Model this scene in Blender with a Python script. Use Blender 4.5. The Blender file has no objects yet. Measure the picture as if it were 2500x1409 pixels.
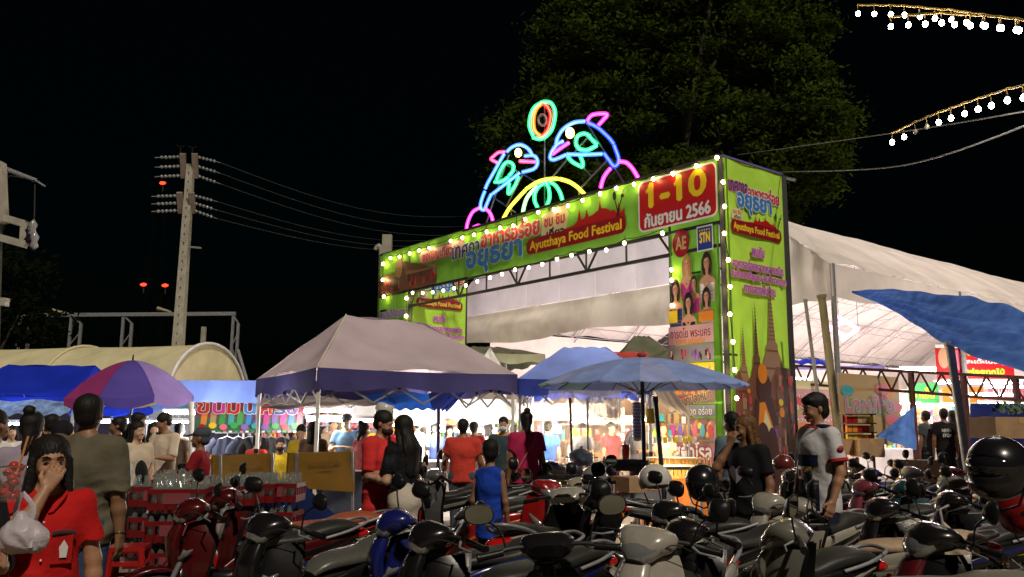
import bpy, bmesh, math, random
import numpy as np
from mathutils import Vector, Matrix, Euler, noise
R = math.radians
rnd = random.Random(11)
S = bpy.context.scene
COL = S.collection
# ------------------------------------------------------------------ camera
IW, IH, FPX = 2500.0, 1409.0, 2090.0
CAMH = 1.5
cd = bpy.data.cameras.new('camera'); cam = bpy.data.objects.new('camera', cd); COL.objects.link(cam)
cd.sensor_width = 36; cd.lens = FPX / IW * 36; cd.clip_end = 2000; cd.clip_start = 0.05
CAMM = Matrix.Translation((0, 0, CAMH)) @ Matrix.Rotation(R(90 + 9.13), 4, 'X') @ Matrix.Rotation(R(0.3), 4, 'Z')
cam.matrix_world = CAMM; S.camera = cam
# ------------------------------------------------------------------ world: deep night sky, the sun lamp stands for the tall lot floodlight behind the camera
SUNDIR = Vector((0.26, -0.62, 0.74)).normalized()     # towards the light
w = bpy.data.worlds.new('World'); S.world = w; w.use_nodes = True
nt = w.node_tree; bg = nt.nodes['Background']
sky = nt.nodes.new('ShaderNodeTexSky'); sky.sky_type = 'NISHITA'; sky.sun_disc = False
sky.sun_elevation = R(1.0); sky.sun_rotation = math.atan2(SUNDIR.x, SUNDIR.y)
sky.ozone_density = 4.0
tint = nt.nodes.new('ShaderNodeMix'); tint.data_type = 'RGBA'; tint.blend_type = 'MULTIPLY'; tint.inputs['Factor'].default_value = 1; tint.inputs['B'].default_value = (.55, 1.1, .55, 1)
nt.links.new(sky.outputs[0], tint.inputs['A']); nt.links.new(tint.outputs['Result'], bg.inputs['Color']); bg.inputs['Strength'].default_value = 0.0022
sl = bpy.data.lights.new('floodlight', 'SUN'); sl.energy = 2.1; sl.angle = R(2.0); sl.color = (1.0, 0.88, 0.72)
so = bpy.data.objects.new('floodlight', sl); COL.objects.link(so)
so.rotation_euler = SUNDIR.to_track_quat('Z', 'Y').to_euler()
S.view_settings.view_transform = 'Standard'; S.view_settings.look = 'None'
S.view_settings.exposure = 0.0; S.view_settings.gamma = 1.0
S.render.engine = 'CYCLES'
S.cycles.use_denoising = True; S.cycles.max_bounces = 6; S.cycles.transparent_max_bounces = 12
S.cycles.diffuse_bounces = 3; S.cycles.glossy_bounces = 3; S.cycles.sample_clamp_indirect = 4.0; S.cycles.caustics_reflective = False; S.cycles.caustics_refractive = False

def ray(px, py):
    d = CAMM.to_3x3() @ Vector(((px - IW/2)/FPX, -(py - IH/2)/FPX, -1)); return d
def P(px, py, Y):
    d = ray(px, py); return Vector((0, 0, CAMH)) + d * (Y / d.y)
def hit(px, py, p0, n):
    d = ray(px, py); o = Vector((0, 0, CAMH)); return o + d * ((p0 - o).dot(n) / d.dot(n))
def G(px, Y, z=1.0):           # ground point under the pixel column px, for something z high
    v = P(px, 1040 - (z-CAMH)/Y*FPX, Y); return Vector((v.x, v.y, 0))

# ------------------------------------------------------------------ materials
MATS = {}
def M(name, col, rough=0.6, metal=0.0, var=0.12, scale=9.0, bump=0.0, emit=0.0, ecol=None, trans=0.0, alpha=1.0, coat=0.0, dirt=0.0, spec=0.5):
    if name in MATS: return MATS[name]
    m = bpy.data.materials.new(name); m.use_nodes = True; nt = m.node_tree; N = nt.nodes; L = nt.links
    b = N['Principled BSDF']; out = N['Material Output']
    tc = N.new('ShaderNodeTexCoord'); nz = N.new('ShaderNodeTexNoise'); nz.inputs['Scale'].default_value = scale; nz.inputs['Detail'].default_value = 5
    L.new(tc.outputs['Object'], nz.inputs['Vector'])
    rp = N.new('ShaderNodeValToRGB'); c = Vector(col[:3])
    lo = c * (1 - var); hi = c * (1 + var * 0.6)
    rp.color_ramp.elements[0].position = 0.3; rp.color_ramp.elements[1].position = 0.7
    rp.color_ramp.elements[0].color = (*lo, 1); rp.color_ramp.elements[1].color = (min(hi.x, 1), min(hi.y, 1), min(hi.z, 1), 1)
    L.new(nz.outputs['Fac'], rp.inputs['Fac'])
    colout = rp.outputs['Color']
    if dirt > 0:
        n2 = N.new('ShaderNodeTexNoise'); n2.inputs['Scale'].default_value = 1.3; n2.inputs['Detail'].default_value = 8; L.new(tc.outputs['Object'], n2.inputs['Vector'])
        r2 = N.new('ShaderNodeValToRGB'); r2.color_ramp.elements[0].position = 0.45; r2.color_ramp.elements[1].position = 0.75
        L.new(n2.outputs['Fac'], r2.inputs['Fac'])
        mx = N.new('ShaderNodeMix'); mx.data_type = 'RGBA'; mu = N.new('ShaderNodeMath'); mu.operation = 'MULTIPLY'; mu.inputs[1].default_value = dirt
        L.new(r2.outputs['Color'], mu.inputs[0]); L.new(mu.outputs[0], mx.inputs['Factor']); L.new(colout, mx.inputs['A']); mx.inputs['B'].default_value = (c.x*0.35+.02, c.y*0.3+.015, c.z*0.25+.01, 1)
        colout = mx.outputs['Result']
    L.new(colout, b.inputs['Base Color'])
    b.inputs['Roughness'].default_value = rough; b.inputs['Metallic'].default_value = metal
    b.inputs['Specular IOR Level'].default_value = spec
    b.inputs['Coat Weight'].default_value = coat; b.inputs['Coat Roughness'].default_value = 0.08
    if bump > 0:
        bp = N.new('ShaderNodeBump'); bp.inputs['Strength'].default_value = bump; bp.inputs['Distance'].default_value = 0.02
        n3 = N.new('ShaderNodeTexNoise'); n3.inputs['Scale'].default_value = scale * 1.7; n3.inputs['Detail'].default_value = 6; L.new(tc.outputs['Object'], n3.inputs['Vector'])
        L.new(n3.outputs['Fac'], bp.inputs['Height']); L.new(bp.outputs[0], b.inputs['Normal'])
    if emit > 0:
        b.inputs['Emission Color'].default_value = (*(ecol or col)[:3], 1); b.inputs['Emission Strength'].default_value = emit
    if alpha < 1: b.inputs['Alpha'].default_value = alpha
    if trans > 0:                       # thin cloth that glows with the light behind it
        t = N.new('ShaderNodeBsdfTranslucent'); L.new(colout, t.inputs['Color']); mix = N.new('ShaderNodeMixShader'); mix.inputs[0].default_value = trans
        L.new(b.outputs[0], mix.inputs[1]); L.new(t.outputs[0], mix.inputs[2]); L.new(mix.outputs[0], out.inputs['Surface'])
    MATS[name] = m; return m
def cloth(name, col, trans=0.25, **k): return M(name, col, rough=0.85, var=k.pop('var', .14), scale=k.pop('scale', 3.0), bump=k.pop('bump', .35), trans=trans, spec=.12, dirt=k.pop('dirt', .25), **k)
def paint(name, col, **k): return M(name, col, rough=k.pop('rough', .26), var=.10, coat=.45, dirt=.35, bump=.03, scale=18, **k)
def emis(name, col, st): return M(name, col, emit=st, rough=.5, var=0)
def prt(name, col): return M('print_' + name, col, rough=.45, var=.05, scale=2)

STEEL = M('galvanised_steel', (.30, .31, .33), rough=.5, metal=.35, var=.2, scale=14, bump=.05)
DKSTEEL = M('dark_steel', (.05, .05, .055), rough=.5, metal=.5, bump=.05)
RUSTRED = M('red_oxide_steel', (.11, .03, .03), rough=.6, var=.3, bump=.1)
CHROME = M('chrome', (.62, .62, .60), rough=.14, metal=1.0, var=.1)
RUBBER = M('tyre_rubber', (.018, .018, .018), rough=.8, bump=.2, scale=40)
BPLAST = M('black_plastic', (.010, .010, .011), rough=.36, bump=.1, scale=60, spec=.28)
GBLACK = paint('gloss_black_paint', (.010, .010, .012))
SEATV = M('seat_vinyl', (.030, .030, .027), rough=.42, spec=.4, bump=.12, scale=80, var=.2)
GLASS = M('mirror_glass', (.50, .55, .52), rough=.04, metal=1.0, var=.03)
REDLENS = M('red_lens', (.55, .01, .01), rough=.08, coat=1, var=.05)
AMBLENS = M('amber_lens', (.75, .25, .02), rough=.08, coat=1, var=.05)
CLRLENS = M('clear_lens', (.40, .42, .42), rough=.05, metal=.6, coat=1, var=.1)
CONC = M('concrete', (.40, .38, .31), rough=.85, var=.18, scale=6, bump=.2, dirt=.3)
WHITEP = M('white_paint', (.72, .72, .70), rough=.5, dirt=.2)

# ------------------------------------------------------------------ mesh building
WM = {}
def lin(o, parent=None, mw=None):
    COL.objects.link(o)
    if parent is not None: o.parent = parent
    WM[o] = WM[parent] if parent is not None and mw is None else (mw or Matrix())
    return o
def tag(o, label=None, cat=None, group=None, kind=None):
    if label: o['label'] = label
    if cat: o['category'] = cat
    if group: o['group'] = group
    if kind: o['kind'] = kind
    return o
def thing(name, label, cat, loc=(0, 0, 0), rz=0.0, group=None, rot=None):
    o = bpy.data.objects.new(name, None); o.empty_display_size = .1
    o.location = loc; o.rotation_euler = rot if rot else (0, 0, rz)
    lin(o, None, Matrix.Translation(Vector(loc)) @ Euler(o.rotation_euler).to_matrix().to_4x4())
    return tag(o, label, cat, group)
class MB:
    def __init__(s): s.v = []; s.f = []; s.m = []; s.sm = []
    def add(s, vs, fs, mi=0, smooth=False):
        b = len(s.v); s.v += [Vector(v) for v in vs]
        for f in fs: s.f.append([b + i for i in f]); s.m.append(mi); s.sm.append(smooth)
        return s
    def box(s, c, d, mi=0, mat=None):
        x, y, z = d[0]/2, d[1]/2, d[2]/2; vs = [Vector((a, b, e)) for e in (-z, z) for b in (-y, y) for a in (-x, x)]
        if mat is not None: vs = [mat @ v for v in vs]
        return s.add([v + Vector(c) for v in vs], [(0, 2, 3, 1), (4, 5, 7, 6), (0, 1, 5, 4), (2, 6, 7, 3), (0, 4, 6, 2), (1, 3, 7, 5)], mi)
    def bar(s, a, b, r=.02, n=8, r2=None, mi=0): return s.tube([a, b], r if r2 is None else [r, r2], n, mi)
    def beam(s, a, b, wd, h=None, mi=0):     # rectangular bar
        a, b = Vector(a), Vector(b); h = h or wd; t = (b - a).normalized(); up = Vector((0, 0, 1)) if abs(t.z) < .95 else Vector((0, 1, 0))
        l = t.cross(up).normalized() * wd/2; u = l.cross(t).normalized() * h/2
        return s.add([a-l-u, a+l-u, a+l+u, a-l+u, b-l-u, b+l-u, b+l+u, b-l+u], [(0, 1, 2, 3), (7, 6, 5, 4), (0, 4, 5, 1), (1, 5, 6, 2), (2, 6, 7, 3), (3, 7, 4, 0)], mi)
    def tube(s, pts, r=.02, n=8, mi=0, closed=False):
        pts = [Vector(p) for p in pts]; k = len(pts); rs = r if isinstance(r, (list, tuple)) else [r]*k
        vs = []; prev = None
        for i, p in enumerate(pts):
            if closed: t = pts[(i+1) % k] - pts[i-1]
            else: t = pts[min(i+1, k-1)] - pts[max(i-1, 0)]
            t.normalize()
            if prev is None: a = t.orthogonal().normalized()
            else: a = (prev - t*prev.dot(t)); a = a.normalized() if a.length > 1e-6 else t.orthogonal().normalized()
            prev = a; b = t.cross(a)
            vs += [p + (a*math.cos(2*math.pi*j/n) + b*math.sin(2*math.pi*j/n))*rs[i] for j in range(n)]
        fs = [(i*n+j, i*n+(j+1) % n, ((i+1) % k)*n+(j+1) % n, ((i+1) % k)*n+j) for i in range(k if closed else k-1) for j in range(n)]
        s.add(vs, fs, mi, True)
        if not closed: s.add(vs[:n], [tuple(range(n))[::-1]], mi); s.add(vs[-n:], [tuple(range(n))], mi)
        return s
    def grid(s, f, nu, nv, mi=0, smooth=True, closeu=False):
        vs = [f(i/nu, j/nv) for i in range(nu + (0 if closeu else 1)) for j in range(nv+1)]; m = nu if closeu else nu+1
        return s.add(vs, [(i*(nv+1)+j, ((i+1) % m)*(nv+1)+j, ((i+1) % m)*(nv+1)+j+1, i*(nv+1)+j+1) for i in range(nu) for j in range(nv)], mi, smooth)
    def lathe(s, prof, c=(0, 0, 0), n=16, mi=0, mat=None, smooth=True):   # prof: (r, z)
        c = Vector(c); vs = []
        for r, z in prof:
            for j in range(n):
                v = Vector((r*math.cos(2*math.pi*j/n), r*math.sin(2*math.pi*j/n), z)); vs.append((mat @ v if mat is not None else v) + c)
        return s.add(vs, [(i*n+j, i*n+(j+1) % n, (i+1)*n+(j+1) % n, (i+1)*n+j) for i in range(len(prof)-1) for j in range(n)], mi, smooth)
    def ball(s, c, r, n=10, mi=0, sc=(1, 1, 1)):
        return s.lathe([(r*math.sin(math.pi*i/n)*1.0 + 1e-5, -r*math.cos(math.pi*i/n)) for i in range(n+1)], c, max(n, 8), mi, Matrix.Diagonal(sc))
    def loft(s, pts, secs, lat=(0, 1, 0), n=14, sub=3, mi=0):
        pts = [Vector(p) for p in pts]; secs = [tuple(q) + (2.6,) if len(q) == 2 else tuple(q) for q in secs]
        if sub > 1 and len(pts) > 2:
            def cr(a, b, c, d, t): return .5*((2*b) + (c-a)*t + (2*a-5*b+4*c-d)*t*t + (3*b-a-3*c+d)*t**3)
            np_, ns = [], []; k = len(pts)
            for i in range(k-1):
                a, b, c, d = pts[max(i-1, 0)], pts[i], pts[i+1], pts[min(i+2, k-1)]
                qa, qb, qc, qd = secs[max(i-1, 0)], secs[i], secs[i+1], secs[min(i+2, k-1)]
                for j in range(sub):
                    t = j/sub; np_.append(cr(a, b, c, d, t)); ns.append(tuple(max(cr(qa[q], qb[q], qc[q], qd[q], t), .002) for q in range(3)))
            pts, secs = np_ + [pts[-1]], ns + [secs[-1]]
        lat = Vector(lat).normalized(); vs = []; k = len(pts)
        for i, p in enumerate(pts):
            t = (pts[min(i+1, k-1)] - pts[max(i-1, 0)]).normalized(); up = t.cross(lat).normalized(); wd, h, e = secs[i]
            for j in range(n):
                a = 2*math.pi*(j+.5)/n; ca, sa = math.cos(a), math.sin(a)
                vs.append(p + lat*(math.copysign(abs(ca)**(2/e), ca)*wd) + up*(math.copysign(abs(sa)**(2/e), sa)*h))
        s.add(vs, [(i*n+j, i*n+(j+1) % n, (i+1)*n+(j+1) % n, (i+1)*n+j) for i in range(k-1) for j in range(n)], mi, True)
        s.add(vs[:n], [tuple(range(n))[::-1]], mi); s.add(vs[-n:], [tuple(range(n))], mi)
        return s
    def mesh(s, name, mats):
        me = bpy.data.meshes.new(name); me.from_pydata([tuple(v) for v in s.v], [], s.f)
        for m in (mats if isinstance(mats, (list, tuple)) else [mats]): me.materials.append(m)
        me.polygons.foreach_set('material_index', s.m); me.polygons.foreach_set('use_smooth', s.sm)
        me.validate(); me.update(); return me
    def build(s, name, mats, parent=None, world=False):
        if world and parent is not None:
            inv = WM[parent].inverted(); s.v = [inv @ v for v in s.v]
        return lin(bpy.data.objects.new(name, s.mesh(name, mats)), parent)
def solo(name, mb, mats, label, cat, group=None, origin=None, kind=None):   # a thing that is one mesh, verts given in world space
    o0 = Vector(origin) if origin is not None else sum(mb.v, Vector())/max(len(mb.v), 1)
    mb.v = [v - o0 for v in mb.v]; o = bpy.data.objects.new(name, mb.mesh(name, mats)); o.location = o0
    lin(o, None, Matrix.Translation(o0)); return tag(o, label, cat, group, kind)
def struct(name, mb, mats): 
    o = mb.build(name, mats); o['kind'] = 'structure'; return o
def lerp(a, b, t): return a + (b - a)*t
def copy_tree(o, parent=None, swap=None):
    c = o.copy(); COL.objects.link(c); c.parent = parent; WM[c] = WM.get(o, Matrix())
    if swap and o.type == 'MESH':
        for i, sl_ in enumerate(o.material_slots):
            mm = o.data.materials[i]
            if mm in swap: c.material_slots[i].link = 'OBJECT'; c.material_slots[i].material = swap[mm]
    for ch in list(o.children): copy_tree(ch, c, swap)
    return c

# ------------------------------------------------------------------ printed surfaces (posters, banners, lettering)
TXT = {}
def text_verts(t, bold=.0):
    key = (t, bold)
    if key in TXT: return TXT[key]
    c = bpy.data.curves.new('t', 'FONT'); c.body = t; c.size = 1; c.align_x = 'CENTER'; c.align_y = 'CENTER'; c.resolution_u = 3; c.offset = min(bold, .01)
    o = bpy.data.objects.new('t', c); COL.objects.link(o); dg = bpy.context.evaluated_depsgraph_get()
    me = bpy.data.meshes.new_from_object(o.evaluated_get(dg)); vs = [v.co.copy() for v in me.vertices]; fs = [tuple(p.vertices) for p in me.polygons]
    bpy.data.objects.remove(o); bpy.data.curves.remove(c); bpy.data.meshes.remove(me)
    if vs:
        x0, x1 = min(v.x for v in vs), max(v.x for v in vs); y0, y1 = min(v.y for v in vs), max(v.y for v in vs)
        vs = [Vector((v.x-(x0+x1)/2, v.y-(y0+y1)/2, 0)) for v in vs]; sz = (x1-x0, y1-y0)
    else: sz = (1, 1)
    TXT[key] = (vs, fs, sz); return TXT[key]
class Sheet:
    """A flat printed sheet: origin at its lower left corner as the reader sees it."""
    def __init__(s, parent, origin, X, Z=(0, 0, 1)):
        s.p = parent; s.o = Vector(origin); s.X = Vector(X).normalized(); s.Z = Vector(Z).normalized(); s.N = s.X.cross(s.Z).normalized(); s.lay = 0; s.mb = MB(); s.mats = []
    def pt(s, u, v, d=0): return s.o + s.X*u + s.Z*v + s.N*(.0009*s.lay + .004 + d)
    def mi(s, m):
        if m not in s.mats: s.mats.append(m)
        return s.mats.index(m)
    def poly(s, pts, m, lay=True):
        if lay: s.lay += 1
        s.mb.add([s.pt(u, v) for u, v in pts], [tuple(range(len(pts)))], s.mi(m)); return s
    def rect(s, u0, v0, u1, v1, m, rr=0, lay=True):
        if rr <= 0: return s.poly([(u0, v0), (u1, v0), (u1, v1), (u0, v1)], m, lay)
        pts = []
        for cx, cy, a0 in ((u1-rr, v1-rr, 0), (u0+rr, v1-rr, 90), (u0+rr, v0+rr, 180), (u1-rr, v0+rr, 270)):
            pts += [(cx + rr*math.cos(R(a0+15*k)), cy + rr*math.sin(R(a0+15*k))) for k in range(7)]
        return s.poly(pts, m, lay)
    def disc(s, u, v, a, b, m, rot=0, n=20, lay=True):
        return s.poly([(u + a*math.cos(t)*math.cos(rot) - b*math.sin(t)*math.sin(rot), v + a*math.cos(t)*math.sin(rot) + b*math.sin(t)*math.cos(rot)) for t in [2*math.pi*k/n for k in range(n)]], m, lay)
    def line(s, pts, wd, m):
        s.lay += 1
        for (a, b), (c, d) in zip(pts, pts[1:]):
            l = math.hypot(c-a, d-b) or 1; nx, ny = -(d-b)/l*wd/2, (c-a)/l*wd/2
            s.mb.add([s.pt(a+nx, b+ny), s.pt(a-nx, b-ny), s.pt(c-nx, d-ny), s.pt(c+nx, d+ny)], [(0, 1, 2, 3)], s.mi(m))
        return s
    def text(s, t, u, v, wd, h, m, halo=None, hw=.12, bold=.03, rot=0, name='lettering', mirror=False):
        vs, fs, sz = text_verts(t); sx, sy = wd/sz[0], h/sz[1]; cr, sr = math.cos(rot), math.sin(rot)
        mb = MB(); mats = [m] + ([halo] if halo else [])
        def put(dx, dy, d, mi):
            out = []
            for p in vs:
                x, y = p.x*sx + dx, p.y*sy + dy
                if mirror: x = -x
                out.append(s.pt(u + x*cr - y*sr, v + x*sr + y*cr, d))
            mb.add(out, fs if not mirror else [f[::-1] for f in fs], mi)
        s.lay += 1; k = 0
        hh = h*hw
        if halo:
            for a in range(0, 360, 45): put(hh*math.cos(R(a)), hh*math.sin(R(a)), .00006*k, 1); k += 1
        s.lay += 1; e = bold*h
        for dx, dy in ((0, 0), (e, 0), (-e, 0), (0, e), (0, -e)): put(dx, dy, .00006*k, 0); k += 1
        s.lay += 1
        if s.p is not None: mb.build(name, mats, s.p, world=True)
        return s
    def done(s, name='printed_picture'):
        return s.mb.build(name, s.mats, s.p, world=True)

# ------------------------------------------------------------------ figure modelling: smooth union of tapered limbs, skinned with surface nets
def sdf_mesh(prims, vox):
    lo = np.array([1e9]*3); hi = -lo; items = []
    for p in prims:
        if p[0] == 'c': a, b, r = np.array(p[1], float), np.array(p[2], float), max(p[3], p[4])
        elif p[0] == 'e': a = b = np.array(p[1], float); r = max(p[2])
        else: items.append((p, None, None)); continue
        l = np.minimum(a, b) - r; h = np.maximum(a, b) + r; items.append((p, l, h))
        if p[-1] != 'sub': lo = np.minimum(lo, l); hi = np.maximum(hi, h)
    lo = lo - 3*vox; hi = hi + 3*vox; n = np.ceil((hi - lo)/vox).astype(int) + 1
    F = np.full(n, .3, dtype=np.float32)
    ax = [lo[i] + vox*np.arange(n[i]) for i in range(3)]
    for p, l, h in items:
        if l is None:
            if p[0] == 'plane':      # keep the side where (x-c).n < 0
                c, nn = p[1], p[2]
                d = (ax[0][:, None, None]-c[0])*nn[0] + (ax[1][None, :, None]-c[1])*nn[1] + (ax[2][None, None, :]-c[2])*nn[2]
                F = np.maximum(F, d.astype(np.float32))
            elif p[0] == 'fold':
                X, Y, Z = ax[0][:, None, None], ax[1][None, :, None], ax[2][None, None, :]; A, sc, ph = p[1:]
                F = F + (A*np.sin(sc*(X*1.1 + Z*.45) + ph + 2.0*np.sin(Z*sc*.35 + Y*9))*np.sin(sc*.42*(Z - X*.6) + ph*2 + 1.5*np.sin(X*sc*.5 + ph)) + A*.55*np.abs(np.sin(sc*1.1*(X*.9*np.tanh((Z-1.1)*5) - (Z-1.1)*.9) + ph + 1.3*np.sin(X*sc*.8+Z*5)))*np.clip((1.32-Z)*5, 0, 1)).astype(np.float32)
            elif p[0] == 'strand':   # combed grooves around the head axis
                X, Y, Z = ax[0][:, None, None]-p[1][0], ax[1][None, :, None]-p[1][1], ax[2][None, None, :]-p[1][2]; an = np.arctan2(X, Y)
                F = F + (p[2]*(np.sin(p[3]*an + 1.2*np.sin(Z*17)) + .6*np.sin(p[3]*1.73*an + 2*np.sin(Z*11+1)))*np.clip((X**2+Y**2)/.0016, 0, 1)).astype(np.float32)
            continue
        k = p[-2] if p[-1] == 'sub' else p[-1]; m = k + 3*vox + .01
        i0 = np.clip(np.floor((l - m - lo)/vox).astype(int), 0, n-1); i1 = np.clip(np.ceil((h + m - lo)/vox).astype(int)+1, 1, n)
        sl = tuple(slice(i0[q], i1[q]) for q in range(3))
        X = ax[0][sl[0]][:, None, None]; Y = ax[1][sl[1]][None, :, None]; Z = ax[2][sl[2]][None, None, :]
        if p[0] == 'c':
            a, b, ra, rb, sq = np.array(p[1], float), np.array(p[2], float), p[3], p[4], p[5]
            d = b - a; dd = float(d.dot(d)) + 1e-9
            t = np.clip(((X-a[0])*d[0] + (Y-a[1])*d[1] + (Z-a[2])*d[2])/dd, 0, 1)
            ex, ey, ez = X - a[0] - t*d[0], Y - a[1] - t*d[1], Z - a[2] - t*d[2]
            if sq is not None:
                q = sq if not callable(sq) else 1
                D = np.sqrt((ex/q[0])**2 + (ey/q[1])**2 + (ez/q[2])**2) - (ra + (rb-ra)*t); D = D*min(q)
            else: D = np.sqrt(ex**2 + ey**2 + ez**2) - (ra + (rb-ra)*t)
        else:
            c, r = np.array(p[1], float), p[2]; rot = p[3]
            x, y, z = X-c[0], Y-c[1], Z-c[2]
            if rot is not None:
                x, y, z = (rot[0][0]*x+rot[1][0]*y+rot[2][0]*z, rot[0][1]*x+rot[1][1]*y+rot[2][1]*z, rot[0][2]*x+rot[1][2]*y+rot[2][2]*z)
            k0 = np.sqrt((x/r[0])**2 + (y/r[1])**2 + (z/r[2])**2); k1 = np.sqrt((x/r[0]**2)**2 + (y/r[1]**2)**2 + (z/r[2]**2)**2) + 1e-6
            D = k0*(k0-1)/k1
        D = D.astype(np.float32); A = F[sl]
        if p[-1] == 'sub':
            hh = np.maximum(k - np.abs(A + D), 0)/max(k, 1e-6); F[sl] = np.maximum(A, -D) + hh*hh*k/4
        else:
            hh = np.maximum(k - np.abs(A - D), 0)/max(k, 1e-6); F[sl] = np.minimum(A, D) - hh*hh*k/4
    I = F < 0
    cnt = sum(I[i:n[0]-1+i, j:n[1]-1+j, k:n[2]-1+k].astype(np.int8) for i in (0, 1) for j in (0, 1) for k in (0, 1))
    act = np.argwhere((cnt > 0) & (cnt < 8))
    if len(act) == 0: return [], []
    idx = np.full((n[0]-1, n[1]-1, n[2]-1), -1, int); idx[act[:, 0], act[:, 1], act[:, 2]] = np.arange(len(act))
    cor = [(i, j, k) for i in (0, 1) for j in (0, 1) for k in (0, 1)]
    val = [F[act[:, 0]+i, act[:, 1]+j, act[:, 2]+k] for i, j, k in cor]
    acc = np.zeros((len(act), 3)); num = np.zeros(len(act))
    for a in range(8):
        for b in range(a+1, 8):
            if sum(abs(cor[a][q]-cor[b][q]) for q in range(3)) != 1: continue
            va, vb = val[a], val[b]; cr = (va < 0) != (vb < 0); t = np.where(cr, va/(va-vb+1e-12), 0)
            pa = np.array(cor[a], float); pb = np.array(cor[b], float)
            acc += np.where(cr[:, None], pa + t[:, None]*(pb-pa), 0); num += cr
    V = lo + vox*(act + acc/num[:, None]); faces = []
    for q in range(3):
        u, v = (q+1) % 3, (q+2) % 3
        s0 = [slice(0, n[i]) for i in range(3)]; s1 = list(s0); s0[q] = slice(0, n[q]-1); s1[q] = slice(1, n[q])
        A, B = I[tuple(s0)], I[tuple(s1)]; e = np.argwhere(A != B); fl = A[e[:, 0], e[:, 1], e[:, 2]]
        ok = (e[:, u] > 0) & (e[:, v] > 0) & (e[:, u] < n[u]-1) & (e[:, v] < n[v]-1); e = e[ok]; fl = fl[ok]
        def cell(du, dv):
            c = e.copy(); c[:, u] -= du; c[:, v] -= dv; return idx[c[:, 0], c[:, 1], c[:, 2]]
        qd = np.stack([cell(1, 1), cell(0, 1), cell(0, 0), cell(1, 0)], 1); qd = np.where(fl[:, None], qd, qd[:, ::-1]); faces.append(qd[(qd >= 0).all(1)])
    return V, np.concatenate(faces)
def sdf_obj(name, prims, vox, mat, parent):
    V, Fc = sdf_mesh(prims, vox); me = bpy.data.meshes.new(name)
    if len(V) == 0: return None
    me.vertices.add(len(V)); me.vertices.foreach_set('co', np.asarray(V, np.float32).ravel())
    me.loops.add(len(Fc)*4); me.loops.foreach_set('vertex_index', Fc.astype(np.int32).ravel())
    me.polygons.add(len(Fc)); me.polygons.foreach_set('loop_start', np.arange(0, len(Fc)*4, 4, dtype=np.int32)); me.polygons.foreach_set('loop_total', np.full(len(Fc), 4, np.int32))
    me.materials.append(mat); me.polygons.foreach_set('use_smooth', np.ones(len(Fc), bool)); me.update(calc_edges=True); me.validate()
    return lin(bpy.data.objects.new(name, me), parent)
# ================================================================== GROUND
g = MB(); g.add([(-300, -60, 0), (300, -60, 0), (300, 500, 0), (-300, 500, 0)], [(0, 1, 2, 3)])
struct('ground', g, M('dusty_asphalt', (.21, .17, .115), rough=.9, var=.35, scale=1.6, bump=.5, dirt=.6))
pv = MB(); pv.add([(-60, 12.2, .004), (60, 12.2, .004), (60, 60, .004), (-60, 60, .004)], [(0, 1, 2, 3)])
struct('market_pavement', pv, M('worn_pavement', (.16, .14, .12), rough=.85, var=.3, scale=2.5, bump=.4, dirt=.5))

# ================================================================== ENTRANCE GATE
g_ = Vector((-.627, .779, 0)); s_ = Vector((.779, .627, 0)); P0 = Vector((4.17, 16.6, 0)); UP = Vector((0, 0, 1))
GH = 6.9                     # gate height
def W(t, k, z): return P0 + g_*t + s_*k + UP*z
def onfront(px, py, off=0.0): # world point on the gate's front plane (off metres in front)
    return hit(px, py, P0 - s_*off, s_)
LIME = cloth('lime_banner_vinyl', (.28, .70, .08), trans=.12, var=.10, bump=.25, dirt=.06)
LIME2 = cloth('lime_banner_vinyl_lit_side', (.54, .93, .10), trans=.12, var=.08, bump=.2, dirt=.05)  # brighter light on the side faces is put into this paler lime
gate = thing('entrance_gate', 'tall lime green festival gate of printed banners on a steel truss frame', 'gate', W(0, 0, 0))
tl = onfront(930, 628); gw = (tl - P0).dot(g_)          # gate width
GW = gw
# steel frame
TW = (onfront(1643, 800) - P0).dot(g_); TWL = GW - (onfront(998, 800) - P0).dot(g_); TD = 2.1
print('TW', TW, TWL, GW)
for a in (0, TW, GW-TWL, GW):
    for k in (0, TD):
        m = MB(); m.beam(W(a, k, 0), W(a, k, GH), .09); m.build('frame_post', DKSTEEL, gate, True)
zc0 = onfront(1645, 622, 0).z; zc1 = onfront(1125, 722, 0).z; ZC = (zc0 + zc1)/2
for z, ks in ((ZC, (0,)), (5.53, (0,)), (GH, (0, TD))):
    for k in ks:
        m = MB(); m.beam(W(0, k, z), W(GW, k, z), .07); m.build('chord_beam', DKSTEEL, gate, True)
na = 8; x0 = TW; st = (GW - TW - TWL)/na
for i in range(na+1):
    m = MB(); m.beam(W(x0+i*st, 0, ZC), W(x0+i*st, 0, GH), .045); m.build('truss_upright', DKSTEEL, gate, True)
    if i < na:
        m = MB(); a, b = (ZC, GH-.1) if i % 2 == 0 else (GH-.1, ZC)
        m.beam(W(x0+i*st, .03, a), W(x0+(i+1)*st, .03, b), .04); m.build('truss_diagonal', DKSTEEL, gate, True)
for z in (1.2, 2.9, 4.6, 6.2):
    for t0, tw_ in ((0, TW), (GW-TWL, TWL)):
        m = MB()
        for k in (0, TD): m.beam(W(t0, k, z), W(t0+tw_, k, z), .04)
        for t in (t0, t0+tw_): m.beam(W(t, 0, z), W(t, TD, z), .04)
        m.build('tower_brace', DKSTEEL, gate, True)

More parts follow.
